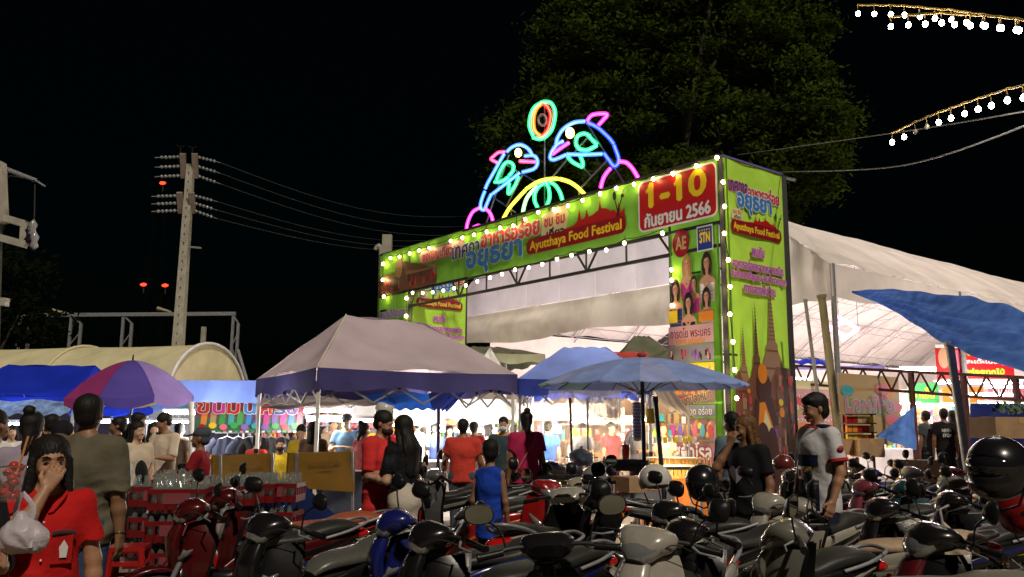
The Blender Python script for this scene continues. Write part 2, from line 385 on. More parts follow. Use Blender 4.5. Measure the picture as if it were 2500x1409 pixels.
WHT = prt('white', (.80, .80, .78)); RED = prt('red', (.50, .01, .015)); DRED = prt('dark_red', (.28, .005, .02)); YEL = prt('yellow', (.85, .62, .02))
PINK = prt('pink', (.75, .16, .24)); CRIM = prt('crimson', (.62, .05, .07)); BLUE = prt('blue', (.04, .22, .62)); NAVY = prt('navy', (.02, .05, .28)); BLK = prt('black', (.012, .01, .01))
CREAM = prt('cream', (.75, .68, .38)); SKINP = prt('skin', (.60, .32, .20)); HAIRP = prt('hair', (.03, .015, .01)); BLOND = prt('blond_hair', (.45, .26, .08)); ORG = prt('orange', (.75, .25, .02))
BRK = prt('brick_brown', (.18, .075, .05)); BRK2 = prt('pale_brick', (.34, .20, .13)); BRK3 = prt('dark_brick', (.07, .03, .03)); MAG = prt('magenta', (.55, .03, .30)); GRN = prt('green', (.04, .35, .08)); LGRN = prt('lime', (.30, .62, .05))
GREY = prt('grey', (.25, .25, .26)); PURP = prt('purple', (.20, .10, .45)); TEAL = prt('teal', (.05, .40, .45)); TAN = prt('tan', (.50, .33, .14)); LBLUE = prt('pale_blue', (.30, .55, .80))
def wavy(mbp, o, X, wd, z0, z1, n=24, nz=6, amp=.03, ph=0):   # slack printed cloth panel
    o = Vector(o); N = X.cross(UP)
    mbp.grid(lambda u, v: o + X*(u*wd) + UP*(lerp(z0, z1, v)) + N*(-abs(amp)*(.5+.5*math.sin(u*9+ph)*math.sin(v*4+u*3)) - .002), n, nz)
def ruin(sh, u0, v0, u1, v1, seed, pal=None):                 # printed picture of old brick ruins, drawn as many small brick patches
    r = random.Random(seed); pal = pal or [BRK, BRK2, BRK3, BRK, CRIM]
    sh.rect(u0, v0, u1, v1, BRK)
    sh.lay += 1
    for _ in range(90):
        a = r.uniform(u0, u1); b = r.uniform(v0, v1); w_ = min(r.uniform(.03, .12), u1-a); h_ = min(r.uniform(.05, .30), v1-b)
        sh.lay += .05; sh.rect(a, b, a+w_, b+h_, r.choice(pal), lay=False)
    sh.lay = math.ceil(sh.lay)
def chedi(sh, u, v0, v1, wd, c1=BRK2, c2=BRK):
    H = v1-v0
    pr = [(wd, 0), (wd, .10), (.82*wd, .13), (.80*wd, .22), (.72*wd, .30), (.50*wd, .38), (.42*wd, .41), (.42*wd, .46), (.26*wd, .49), (.16*wd, .66), (.07*wd, .84), (.0, 1)]
    sh.poly([(u-a, v0+b*H) for a, b in pr] + [(u+a, v0+b*H) for a, b in pr[::-1][1:]], c1)
    sh.lay += 1
    for k in range(13):
        b = .50 + k*.035; a = lerp(.25, .05, k/13)*wd; sh.rect(u-a, v0+b*H, u+a, v0+(b+.010)*H, c2, lay=False)
    for b, a in ((.11, .9), (.24, .74), (.395, .42)): sh.rect(u-a*wd, v0+b*H, u+a*wd, v0+(b+.018)*H, c2, lay=False)
def skyline(sh, u0, v0, wd, h, m, label=True):                # the red temple silhouette over the festival ribbon
    pts = [(0, 0), (.04, .22), (.22, .26), (.27, .40), (.30, .92), (.33, .42), (.38, .44), (.42, .78), (.45, .46), (.52, .50), (.55, .55), (.60, .62), (.62, 1.05), (.64, .66), (.72, .60), (.78, .45), (.84, .46), (.87, .30), (.90, .74), (.93, .28), (.97, .40), (1, 0)]
    sh.poly([(u0+a*wd, v0+b*h) for a, b in pts], m)
def cutlery(sh, u, v, h, m):
    sh.disc(u-.10*h, v+.80*h, .09*h, .17*h, m, rot=.15); sh.line([(u-.08*h, v+.66*h), (u+.12*h, v)], .045*h, m)
    sh.line([(u+.30*h, v+.72*h), (u-.02*h, v)], .045*h, m); sh.disc(u+.30*h, v+.72*h, .08*h, .07*h, m)
    for k in (-1, 0, 1): sh.line([(u+.30*h+k*.055*h, v+.74*h), (u+.40*h+k*.055*h, v+1.0*h)], .022*h, m)

# --- front banner (reader's left is the far end) ---
fb = MB(); wavy(fb, W(GW, -.06, 0), -g_, GW, 5.53, GH, 90, 8, .05); fbo = fb.build('front_banner', LIME, gate, True)
sh = Sheet(fbo, W(GW, -.06, 5.53), -g_)
def uf(px): return GW - (onfront(px, 500, .06) - P0).dot(g_)
def ufv(px, py): q = onfront(px, py, .06); return GW - (q - P0).dot(g_), q.z - 5.53
ruin(sh, .05, .04, uf(1070), .62, 3); sh.poly([(.05, .62), (uf(1000), .66), (uf(990), .95), (uf(975), .66), (uf(1070), .62), (uf(1070), .5), (.05, .5)], BRK2)
chedi(sh, uf(985), .4, 1.28, .28, BRK, BRK2); sh.disc(uf(978), .75, .22, .30, TAN); sh.rect(uf(972)-.1, .05, uf(972)+.12, .5, BRK3)
sh.rect(uf(1028), .72, uf(1135), 1.12, PINK, .15)
sh.rect(uf(1030), .76, uf(1133), 1.08, prt('pale_pink', (.72, .50, .48)), .12)
sh.text('ขอเชิญเที่ยวงาน', uf(1082), .90, uf(1130)-uf(1034), .34, CRIM, None, bold=.05)
a, b = uf(1108), uf(1188); sh.text('เทศกาล', (a+b)/2, .78, b-a, .36, NAVY, WHT, .10, .05)
a, b = uf(1178), uf(1318); sh.text('อาหารอร่อย', (a+b)/2, .96, b-a, .50, CRIM, WHT, .09, .06)
a, b = uf(1143), uf(1275); sh.text('อยุธยา', (a+b)/2, .37, b-a, .62, BLUE, WHT, .08, .06)
a, b = uf(1322), uf(1390); sh.poly([(a, .42), (a+.06, 1.14), (b-.12, 1.30), (b, 1.02), (b-.1, .50)], CREAM)
sh.text('ชม ชิม', (a+b)/2, .95, (b-a)*.72, .26, CRIM, None, bold=.05); sh.text('เที่ยว', (a+b)/2+.04, .64, (b-a)*.62, .26, BLK, None, bold=.05)
a, b = uf(1288), uf(1530); skyline(sh, uf(1372), .52, uf(1530)-uf(1372), .60, RED); sh.rect(a, .22, b, .62, DRED, .16)
sh.text('Ayutthaya Food Festival', (a+b)/2, .40, (b-a)*.92, .30, YEL, None, bold=.035)
cutlery(sh, uf(1508), .62, .62, BLK)
a, b = uf(1565), uf(1752); sh.rect(a-.04, .12, b+.04, 1.26, WHT, .16); sh.rect(a, .16, b, 1.22, RED, .13)
sh.text('1-10', (a+b)/2+.02, .90, (b-a)*.74, .52, YEL, BLK, .04, .06)
for uu in ((a+b)/2+.02-(b-a)*.37, (a+b)/2+.02+(b-a)*.015): sh.poly([(uu-.10, 1.02), (uu+.05, 1.16), (uu+.08, 1.16), (uu+.08, 1.06), (uu-.08, .95)], YEL)
sh.text('กันยายน 2566', (a+b)/2, .36, (b-a)*.86, .30, WHT, BLK, .05, .05)
sh.done()

# --- right tower, front face (reader faces -s) ---
SEAMT = prt('dark_lime', (.10, .26, .03))
tf = MB(); wavy(tf, W(TW, -.05, 0), -g_, TW-.06, .1, 5.50, 12, 30, .035); tfo = tf.build('tower_front_banner', LIME, gate, True)
sh = Sheet(tfo, W(TW, -.05, 0), -g_); TWf = 1.69; sh.X = sh.X*((TW-.06)/1.69)
def zz(py): return hit(1705, py, P0 - s_*.05, s_).z
sh.rect(.02, .1, .07, 5.5, SEAMT); sh.rect(TWf-.06, .1, TWf-.01, 5.5, SEAMT, lay=False)
v = zz(585); sh.disc(.42, v, .30, .30, DRED); sh.text('AE', .42, v, .36, .26, TAN, None, bold=.05); sh.rect(.98, v-.26, 1.52, v+.26, WHT); sh.rect(1.01, v-.23, 1.49, v+.23, NAVY); sh.text('STN', 1.25, v+.02, .34, .20, YEL, ORG, .06, .06)
for k in range(5): sh.disc(1.09+.08*k, v+.17, .018, .018, YEL)
def performer(u, v, hair, top, sc=1.0, longh=True, tilt=0):
    if longh: sh.disc(u, v-.05*sc, .17*sc, .27*sc, hair)
    sh.poly([(u-.24*sc, v-.75*sc), (u-.27*sc, v-.38*sc), (u-.12*sc, v-.26*sc), (u+.12*sc, v-.26*sc), (u+.27*sc, v-.38*sc), (u+.24*sc, v-.75*sc)], SKINP)
    sh.poly([(u-.22*sc, v-.80*sc), (u-.23*sc, v-.42*sc), (u+.23*sc, v-.42*sc), (u+.22*sc, v-.80*sc)], top)
    sh.rect(u-.045*sc, v-.30*sc, u+.045*sc, v-.1*sc, SKINP)
    sh.disc(u, v+.02*sc, .13*sc, .16*sc, hair); sh.disc(u, v-.02*sc, .095*sc, .13*sc, SKINP)
    SK_D, SK_L, CHK = prt('skin_shade', (.42, .20, .12)), prt('skin_light', (.70, .42, .28)), prt('cheek', (.62, .24, .18))
    sh.disc(u+.045*sc, v-.03*sc, .045*sc, .105*sc, SK_D); sh.disc(u-.012*sc, v-.01*sc, .072*sc, .10*sc, SKINP); sh.disc(u-.02*sc, v+.05*sc, .05*sc, .035*sc, SK_L)
    sh.poly([(u-.10*sc, v+.06*sc), (u-.105*sc, v+.13*sc), (u, v+.17*sc), (u+.105*sc, v+.12*sc), (u+.10*sc, v+.03*sc), (u+.04*sc, v+.10*sc)], hair)
    for e in (-1, 1):
        sh.disc(u+e*.045*sc, v-.04*sc, .022*sc, .016*sc, CHK); sh.disc(u+e*.038*sc, v+.005*sc, .018*sc, .008*sc, BLK); sh.line([(u+e*.02*sc, v+.028*sc), (u+e*.06*sc, v+.026*sc)], .007*sc, HAIRP)
        for k in range(3): sh.line([(u+e*(.11+.02*k)*sc, v+.08*sc), (u+e*(.13+.022*k)*sc, v-.12*sc), (u+e*(.12+.03*k)*sc, v-.30*sc)], .016*sc, hair if k != 1 else prt('hair_gloss', (.10, .06, .04)))
    sh.line([(u, v+.0*sc), (u-.008*sc, v-.04*sc)], .008*sc, SK_D); sh.disc(u, v-.078*sc, .032*sc, .014*sc, CRIM); sh.disc(u, v-.074*sc, .022*sc, .006*sc, WHT)
    sh.poly([(u-.12*sc, v-.42*sc), (u, v-.56*sc), (u+.12*sc, v-.42*sc), (u+.05*sc, v-.42*sc), (u, v-.47*sc), (u-.05*sc, v-.42*sc)], SKINP)
    for k in range(3): sh.line([(u-.2*sc, v-(.58+.07*k)*sc), (u+.2*sc, v-(.60+.07*k)*sc)], .012*sc, prt('costume_fold', tuple(c*.5 for c in (.5, .4, .35))))
performer(.62, zz(640), BLOND, MAG, .95); performer(1.32, zz(645), HAIRP, WHT, 1.0); performer(.90, zz(690), HAIRP, MAG, .78, False)
performer(.28, zz(700), HAIRP, NAVY, .98); performer(1.36, zz(728), HAIRP, WHT, .85); performer(.78, zz(738), BLK, BLK, .95)
sh.rect(1.15, zz(790), 1.62, zz(765), ORG); sh.rect(.12, zz(785), .42, zz(755), YEL)
sh.rect(.1, zz(840), TWf-.08, zz(795), prt('rose', (.62, .38, .38))); sh.text('การตโย พระนคร', .84, zz(812), 1.35, .20, DRED, WHT, .05, .03); sh.text('อาหาร เครื่องดื่ม', .84, zz(832), .95, .14, ORG, None)
sh.rect(.1, zz(885), TWf-.08, zz(842), GREY); rr_ = random.Random(5)
sh.lay += 1
for k in range(26): a = rr_.uniform(.14, TWf-.2); b = rr_.uniform(zz(882), zz(866)); sh.lay += .05; sh.rect(a, b, a+.05, b+.12, rr_.choice([PURP, BLK, WHT, CRIM, BLK, HAIRP]), lay=False)
sh.lay = math.ceil(sh.lay)
def feast(v0, v1, seed, base):
    r = random.Random(seed); sh.rect(.1, v0, TWf-.08, v1, base); sh.lay += 1
    for k in range(34):
        sh.lay += .05; sh.disc(r.uniform(.2, TWf-.2), r.uniform(v0+.07, v1-.07), r.uniform(.04, .10), r.uniform(.03, .06), r.choice([ORG, TAN, YEL, BRK, DRED, BRK3]), rot=r.uniform(0, 3), n=9, lay=False)
    sh.lay = math.ceil(sh.lay)
feast(zz(935), zz(888), 8, YEL); feast(zz(985), zz(940), 9, BRK); sh.text('KING', .55, zz(950), .62, .17, DRED, YEL, .1, .05, rot=.05); sh.text('ราชาปลาหมึก', .95, zz(972), 1.1, .19, BRK3, TAN, .1, .05, rot=.15)
sh.rect(.1, zz(1018), TWf-.08, zz(990), GREY); sh.text('สะอาด อร่อย', 1.0, zz(1003), 1.0, .16, WHT, BLK, .08, .04)
feast(zz(1075), zz(1022), 12, prt('dusky_rose', (.30, .10, .12))); sh.rect(.1, zz(1150), TWf-.08, zz(1078), prt('dusky_rose', (.30, .10, .12))); sh.text('สลัดโรล', .84, zz(1100), 1.2, .32, WHT, DRED, .12, .04); sh.text('ของหวาน', .84, zz(1130), 1.2, .22, TAN, DRED, .1, .04)
for k in (.2, .45, .7, .95, 1.2, 1.45): sh.disc(k, zz(1052), .08, .13, [MAG, PURP, ORG, PINK, TEAL, RED][int(k*4) % 6])
sh.done()

# --- right tower, side face (reader's right is the far end) ---
ts = MB(); wavy(ts, W(-.05, 0, 0), s_, TD, .1, GH-.02, 14, 40, .035, 1); tso = ts.build('tower_side_banner', LIME2, gate, True)
TV = [hit(px_, py_, P0, g_).z for px_, py_ in ((1850, 618), (1842, 652), (1842, 680), (1848, 708))]
def side_art(sh, full=True):
    a1, a2, a3, a4 = [hit(1838, q_, P0, g_).z for q_ in (472, 506, 536, 566)]
    sh.text('เทศกาล', .50, a1+.02, .62, .22, NAVY, PINK, .10, .04); sh.text('อาหารอร่อย', 1.36, a1, 1.08, .30, CRIM, WHT, .10, .05); sh.text('อยุธยา', 1.03, a2, 1.15, .40, BLUE, WHT, .10, .06)
    sh.poly([(.22, a3-.10), (.26, a3+.10), (.52, a3+.14), (.64, a3+.02), (.56, a3-.12)], CREAM); sh.text('ชม ชิม', .42, a3+.05, .26, .08, CRIM); sh.text('เที่ยว', .43, a3-.05, .22, .08, BLK)
    skyline(sh, .72, a4+.10, 1.05, .28, RED); sh.rect(.20, a4-.13, 1.92, a4+.15, DRED, .11); sh.text('Ayutthaya Food Festival', 1.06, a4, 1.56, .18, YEL, None, bold=.045); cutlery(sh, 1.78, a4+.10, .40, M('print_leafgreen', (.03, .12, .02), var=.05))
    for t, v, wd, h in (('พบกับ', TV[0], .42, .22), ('อาหารอร่อยหลากหลายชนิด', TV[1], 1.70, .20), ('สินค้าของดีชุมชน สินค้าราคาถูก', TV[2], 1.88, .20), ('การแสดงพื้นบ้าน', TV[3], 1.05, .21)):
        sh.text(t, 1.05, v, wd, h, PURP, prt('bright_pink', (.85, .30, .50)), .09, .012)
sh = Sheet(tso, W(-.05, 0, 0), s_); side_art(sh)
def zs(py, px=1850): return hit(px, py, P0, g_).z
chedi(sh, .42, 1.9, 3.55, .24, BRK2, BRK); chedi(sh, .84, 1.9, 4.02, .26, BRK, BRK3); chedi(sh, 1.38, 2.1, 4.42, .46, BRK2, BRK)
sh.poly([(.08, .1), (.10, 2.45), (.25, 2.60), (.42, 2.30), (.62, 2.50), (.80, 2.42), (1.2, 2.3), (1.50, 2.72), (1.98, 2.70), (2.04, .1)], BRK)
ruin(sh, .08, .1, .66, 2.2, 21); ruin(sh, 1.45, .1, 2.04, 2.55, 22); ruin(sh, .62, .1, 1.45, 1.85, 23, [BRK3, BRK, PURP])
sh.disc(1.02, 2.28, .24, .30, BRK3); sh.disc(.98, 2.56, .16, .20, ORG); sh.poly([(.62, 1.55), (.72, 2.05), (1.28, 2.10), (1.45, 1.55)], BRK3)
sh.poly([(.78, 1.55), (.84, 1.98), (1.02, 2.0), (1.30, 1.45), (1.26, 1.22)], ORG); sh.poly([(.95, 1.62), (1.02, 1.85), (1.26, 1.42), (1.18, 1.30)], CREAM)
sh.disc(.92, 1.32, .20, .28, BRK3); sh.disc(1.22, 1.20, .16, .3, BRK3); sh.disc(1.56, 2.0, .08, .07, YEL); sh.disc(1.58, 1.80, .09, .10, ORG); sh.disc(.5, 2.2, .05, .05, ORG); sh.rect(.1, .1, 2.0, .9, BRK3)
sh.rect(.0, .1, .06, 6.86, SEAMT); sh.done()
# --- left tower: inner side banner and front lower banner ---
li = MB(); wavy(li, W(GW-TWL-.05, 0, 0), s_, TD, .1, 6.80, 10, 16, .02, 2); lio = li.build('tower_side_banner', LIME2, gate, True)
ls2 = Sheet(lio, W(GW-TWL-.06, 0, -.28), s_); side_art(ls2); ls2.rect(0, .5, .06, 5.7, SEAMT); ls2.done()
lf = MB(); wavy(lf, W(GW, -.05, 0), -g_, TWL, .1, 5.50, 8, 12, .02, 3); lfo = lf.build('tower_front_banner', LIME, gate, True)
sh = Sheet(lfo, W(GW, -.05, 0), -g_); sh.X = sh.X*(TWL/1.75); sh.text('พบกับวิถีชุมชน', .88, 4.9, 1.45, .34, PURP, WHT, .08, .03); sh.text('ในท้องถิ่น', .88, 4.45, 1.0, .30, PURP, WHT, .08, .03); sh.disc(.5, 3.95, .28, .22, BLK); sh.disc(1.2, 3.8, .3, .2, BRK3); sh.rect(.03, .1, .08, 5.5, SEAMT); sh.done()
# purple scalloped trim at the tower top
m = MB(); m.grid(lambda u, v: W(-.06, u*TD, GH + .02 + v*-.04), 30, 1); m.build('top_trim', M('purple_trim', (.18, .14, .45)), gate, True)
m = MB(); m.beam(W(-.02, TD+.05, GH-.05), W(-.02, TD+.5, GH-.02), .05); m.build('cross_arm', STEEL, gate, True)
for z in (4.2, 5.6): 
    m = MB(); m.beam(W(-.04, TD+.05, .2) if z < 5 else W(-.04, TD+.09, .2), W(-.04, TD+.05, GH-.02) if z < 5 else W(-.04, TD+.09, GH-.02), .05); m.build('frame_post', DKSTEEL, gate, True)

# ================================================================== BULB STRINGS
WARM = M('warm_bulb_glow', (1, .78, .36), emit=44, ecol=(1, .70, .28), var=0)
WARM2 = M('soft_bulb_glow', (1, .82, .55), emit=14, ecol=(1, .76, .46), var=0)
COOL = M('white_bulb_glow', (1, .96, .92), emit=60, ecol=(1, .93, .88), var=0)
OFFB = M('unlit_bulb_glass', (.55, .50, .35), rough=.15, var=.1)
SOCK = M('bulb_socket', (.03, .025, .02), rough=.5); WIREM = M('festoon_wire', (.02, .02, .018), rough=.6); WIREY = M('yellow_festoon_wire', (.50, .32, .06), rough=.6)
bm_ = MB().ball((0, 0, 0), 1.0, 8).mesh('bulb', [WARM]); sm_ = MB().lathe([(.5, 0), (.5, 1.6), (.35, 1.7), (.0, 1.7)], (0, 0, 0), 8).mesh('socket', [SOCK])
def bulb_string(pts, label, r=.05, mat=WARM, group='festoon bulb strings', wire=WIREM, cable=True, off=(), wr=.010, sag=.10, hang=None):
    t = thing('bulb_string', label, 'string lights', pts[0], group=group); L0 = Vector(pts[0])
    for i, p in enumerate(pts):
        b = bpy.data.objects.new('bulb', bm_); b.location = Vector(p) - L0; b.scale = (r, r, r*1.15); lin(b, t)
        if i in off: b.material_slots[0].link = 'OBJECT'; b.material_slots[0].material = OFFB
        elif mat is not WARM: b.material_slots[0].link = 'OBJECT'; b.material_slots[0].material = mat
        k = bpy.data.objects.new('socket', sm_); k.location = Vector(p) - L0 + Vector((0, 0, r*.8)); k.scale = (r*.8,)*3; lin(k, t)
    if cable:
        m = MB(); hp = [Vector(p) + Vector((0, 0, r*2.2 if hang is None else hang)) for p in pts]; q = []
        for a, b in zip(hp, hp[1:]): q += [a.lerp(b, k/3) + Vector((0, 0, -sag*math.sin(math.pi*k/3)*.4)) for k in range(3)]
        m.tube(q + [hp[-1]], wr, 5)
        if hang is not None:
            for p, h in zip(pts, hp): m.tube([Vector(p)+Vector((0, 0, r*2)), h], wr*.5, 4)
        m.build('cable', wire, t, True)
    return t
z5 = lambda a, b: (900 + a/2.818, 350 + b/2.818)
z6 = lambda a, b: (1400 + a/2.348, 350 + b/2.348)
z3 = lambda a, b: (1200 + a/2.52, 850 + b/2.52)
top = [z5(*q) for q in ((150, 790), (212, 780), (282, 758), (347, 737), (418, 720), (565, 672), (645, 650), (725, 630), (812, 608), (905, 582), (995, 568), (1078, 522), (1168, 475), (1275, 455), (1372, 430), (1473, 392))] + [z6(*q) for q in ((153, 290), (247, 258), (348, 235), (458, 205), (570, 175), (705, 130), (823, 82))]
bulb_string([onfront(*q, .18) for q in top], 'string of warm bulbs along the upper edge of the gate banner', .038)
low = [z5(*q) for q in ((302, 1028), (372, 1030), (440, 1025), (514, 1013), (588, 997), (668, 978), (748, 950), (835, 925), (918, 900), (1007, 870), (1102, 855), (1194, 832), (1296, 797), (1396, 770), (1518, 745))] + [z6(*q) for q in ((188, 612), (292, 572), (510, 516))]
bulb_string([onfront(*q, .25) for q in low], 'string of warm bulbs hanging under the gate banner across the opening', .040, WARM2)
re = [z6(*q) for q in ((858, 222), (866, 362), (866, 517), (888, 668), (898, 822), (897, 980), (915, 1137), (925, 1300))] + [z3(1496, 132), z3(1509, 308)]
bulb_string([onfront(*q, .16) for q in re], 'string of warm bulbs running down the near corner of the right tower', .037)
le = [z6(*q) for q in ((562, 725), (562, 785), (567, 930), (567, 1080), (585, 1223))] + [z3(1132, 52)]
bulb_string([onfront(*q, .16) for q in le], 'string of warm bulbs down the inner edge of the right tower', .036)
bulb_string([onfront(*z5(*q), .16) for q in ((100, 830), (97, 940), (105, 1055))], 'short string of bulbs down the outer edge of the left tower', .046)
bulb_string([onfront(*z5(*q), .16) for q in ((260, 1065), (258, 1188))], 'pair of bulbs on the inner corner of the left tower', .046)
z2 = lambda a, b: (2050 + a/3.522, b/3.522)
def fr(lst, d0, d1, label, off=()):
    x0, x1 = lst[0][0], lst[-1][0]
    bulb_string([P(*z2(*q), lerp(d0, d1, (q[0]-x0)/(x1-x0))) for q in lst], label, .030, COOL, wire=WIREY, off=off, wr=.013, hang=.13, sag=.02)
fr([(158, 118), (298, 120), (440, 124), (558, 130), (690, 142), (820, 160), (963, 170), (1090, 195), (1235, 215), (1375, 240), (1520, 257), (1680, 290)], 11, 8.2, 'topmost string of white bulbs on a yellow wire against the night sky')
fr([(440, 230), (590, 215), (735, 207), (877, 197), (988, 212), (1125, 220), (1250, 225), (1390, 242), (1540, 262), (1700, 300)], 10, 8.0, 'shorter string of white bulbs just under the topmost string')
fr([(452, 1223), (555, 1178), (650, 1133), (750, 1090), (852, 1052), (958, 1016), (1075, 978), (1190, 940), (1305, 908), (1442, 863), (1580, 840), (1700, 790)], 11, 8.0, 'slanting string of white bulbs with two bulbs unlit above the marquee', off=(2, 3))

# ================================================================== NEON FIGURES on top of the gate
z7 = lambda a, b: (1100 + a/3.522, 200 + b/3.522)
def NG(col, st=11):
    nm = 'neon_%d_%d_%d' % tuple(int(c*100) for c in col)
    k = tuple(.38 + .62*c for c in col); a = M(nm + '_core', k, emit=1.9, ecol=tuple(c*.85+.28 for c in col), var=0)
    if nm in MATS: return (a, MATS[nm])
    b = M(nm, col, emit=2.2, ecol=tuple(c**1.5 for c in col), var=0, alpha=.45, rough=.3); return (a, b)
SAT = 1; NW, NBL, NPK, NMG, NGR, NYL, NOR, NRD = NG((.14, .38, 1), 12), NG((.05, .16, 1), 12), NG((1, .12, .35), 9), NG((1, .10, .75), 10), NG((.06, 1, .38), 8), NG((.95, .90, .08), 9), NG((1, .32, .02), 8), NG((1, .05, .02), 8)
NGP = M('dim_neon_ring', (.55, .42, .50), rough=.3)
FRAMEC = M('neon_support_frame', (.28, .30, .31), rough=.45, metal=.5)
CORE = emis('neon_white_core', (.95, .97, 1.0), 14)
def smooth(pts, n=5):
    pts = [Vector(p) for p in pts]; out = []
    if len(pts) < 3: return pts
    for i in range(len(pts)-1):
        a, b, c, d = pts[max(i-1, 0)], pts[i], pts[i+1], pts[min(i+2, len(pts)-1)]
        for j in range(n): t = j/n; out.append(.5*((2*b) + (c-a)*t + (2*a-5*b+4*c-d)*t*t + (3*b-a-3*c+d)*t**3))
    return out + [pts[-1]]
def neon(name, label, cat, segs, eyes=(), bars=(), group=None, depth=.6):
    pl = lambda q: hit(*z7(*q), P0 + s_*depth, s_)
    first = pl(segs[0][1][0]); t = thing(name, label, cat, first, group=group)
    for mat, pts in segs:
        w3 = [pl(q) for q in pts]; q3 = smooth(w3); m = MB()
        if isinstance(mat, tuple): m.tube(q3, .021, 8, 0); nb_ = m.build('neon_tube', [mat[0]], t, True); m = MB(); m.tube(q3, .052, 10, 0); m.build('halo_sleeve', [mat[1]], nb_, True)  # outer sleeve is added, its emission imitates the halo around the tube
        else: m.tube(q3, .034, 8, 0); m.build('neon_tube', [mat], t, True)
    for q, r in eyes:
        m = MB(); m.ball(pl(q), r, 10, 0, (1, 1, 1.25)); m.build('eye_lamp', emis('eye_lamp_glow', (1, .66, .12), 9), t, True)
    for a, b in bars:
        m = MB(); m.beam(pl(a)+s_*.05, pl(b)+s_*.05, .035); m.build('support_bar', FRAMEC, t, True)
    return t
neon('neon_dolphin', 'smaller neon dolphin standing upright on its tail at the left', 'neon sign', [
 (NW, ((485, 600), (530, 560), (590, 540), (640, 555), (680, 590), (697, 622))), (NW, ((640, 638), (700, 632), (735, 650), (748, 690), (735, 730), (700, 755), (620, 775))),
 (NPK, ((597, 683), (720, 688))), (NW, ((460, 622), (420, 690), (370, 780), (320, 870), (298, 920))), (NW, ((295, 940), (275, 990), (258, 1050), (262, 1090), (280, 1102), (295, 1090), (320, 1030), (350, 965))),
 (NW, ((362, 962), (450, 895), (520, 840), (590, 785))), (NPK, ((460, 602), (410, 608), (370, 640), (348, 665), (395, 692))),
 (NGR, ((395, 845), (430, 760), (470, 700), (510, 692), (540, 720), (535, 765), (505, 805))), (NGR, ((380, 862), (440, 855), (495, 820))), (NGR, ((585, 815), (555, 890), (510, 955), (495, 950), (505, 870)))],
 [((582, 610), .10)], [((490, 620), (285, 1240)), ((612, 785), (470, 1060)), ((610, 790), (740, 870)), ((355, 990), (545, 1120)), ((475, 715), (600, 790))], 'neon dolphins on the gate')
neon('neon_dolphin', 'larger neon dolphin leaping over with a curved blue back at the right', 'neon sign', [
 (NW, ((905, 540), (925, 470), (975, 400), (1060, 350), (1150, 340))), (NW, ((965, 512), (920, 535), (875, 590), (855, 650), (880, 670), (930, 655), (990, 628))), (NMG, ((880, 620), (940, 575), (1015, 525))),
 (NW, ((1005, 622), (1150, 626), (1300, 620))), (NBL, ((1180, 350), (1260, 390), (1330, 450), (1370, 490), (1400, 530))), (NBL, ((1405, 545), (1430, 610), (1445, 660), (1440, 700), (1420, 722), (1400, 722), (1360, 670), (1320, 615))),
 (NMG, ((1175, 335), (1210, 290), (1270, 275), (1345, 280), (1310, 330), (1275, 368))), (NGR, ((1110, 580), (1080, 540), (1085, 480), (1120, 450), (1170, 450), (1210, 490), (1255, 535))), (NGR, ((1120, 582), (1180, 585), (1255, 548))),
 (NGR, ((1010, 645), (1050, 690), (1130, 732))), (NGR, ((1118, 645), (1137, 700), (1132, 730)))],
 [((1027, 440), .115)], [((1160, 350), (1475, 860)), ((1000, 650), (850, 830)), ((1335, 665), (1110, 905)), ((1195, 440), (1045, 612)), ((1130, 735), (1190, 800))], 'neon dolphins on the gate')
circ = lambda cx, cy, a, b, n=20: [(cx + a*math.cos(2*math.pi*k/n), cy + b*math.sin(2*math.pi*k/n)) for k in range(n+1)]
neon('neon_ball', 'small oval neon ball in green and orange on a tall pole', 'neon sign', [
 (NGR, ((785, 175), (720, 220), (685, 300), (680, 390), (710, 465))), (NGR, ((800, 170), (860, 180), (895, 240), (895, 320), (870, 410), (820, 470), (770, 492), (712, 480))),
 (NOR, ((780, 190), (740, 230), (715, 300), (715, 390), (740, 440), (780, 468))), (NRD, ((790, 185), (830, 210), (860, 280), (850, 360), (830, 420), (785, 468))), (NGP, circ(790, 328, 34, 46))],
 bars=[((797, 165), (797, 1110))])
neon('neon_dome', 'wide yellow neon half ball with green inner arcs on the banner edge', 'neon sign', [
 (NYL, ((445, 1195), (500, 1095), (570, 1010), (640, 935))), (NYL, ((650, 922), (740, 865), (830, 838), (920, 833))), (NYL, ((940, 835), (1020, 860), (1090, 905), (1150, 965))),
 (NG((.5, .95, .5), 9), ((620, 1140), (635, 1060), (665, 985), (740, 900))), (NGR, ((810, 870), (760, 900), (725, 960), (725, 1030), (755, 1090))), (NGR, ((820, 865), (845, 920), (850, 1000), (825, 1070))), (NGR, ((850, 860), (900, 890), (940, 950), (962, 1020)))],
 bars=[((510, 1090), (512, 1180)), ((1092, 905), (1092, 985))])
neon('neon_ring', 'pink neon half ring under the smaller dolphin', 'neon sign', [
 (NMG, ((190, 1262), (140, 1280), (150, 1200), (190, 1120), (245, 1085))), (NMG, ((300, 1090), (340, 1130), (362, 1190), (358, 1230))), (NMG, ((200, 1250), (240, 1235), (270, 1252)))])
neon('neon_ring', 'magenta neon half ring behind the tail of the larger dolphin', 'neon sign', [(NMG, ((1290, 915), (1310, 840), (1340, 785), (1375, 745))), (NMG, ((1455, 685), (1510, 695), (1560, 740), (1610, 820)))])

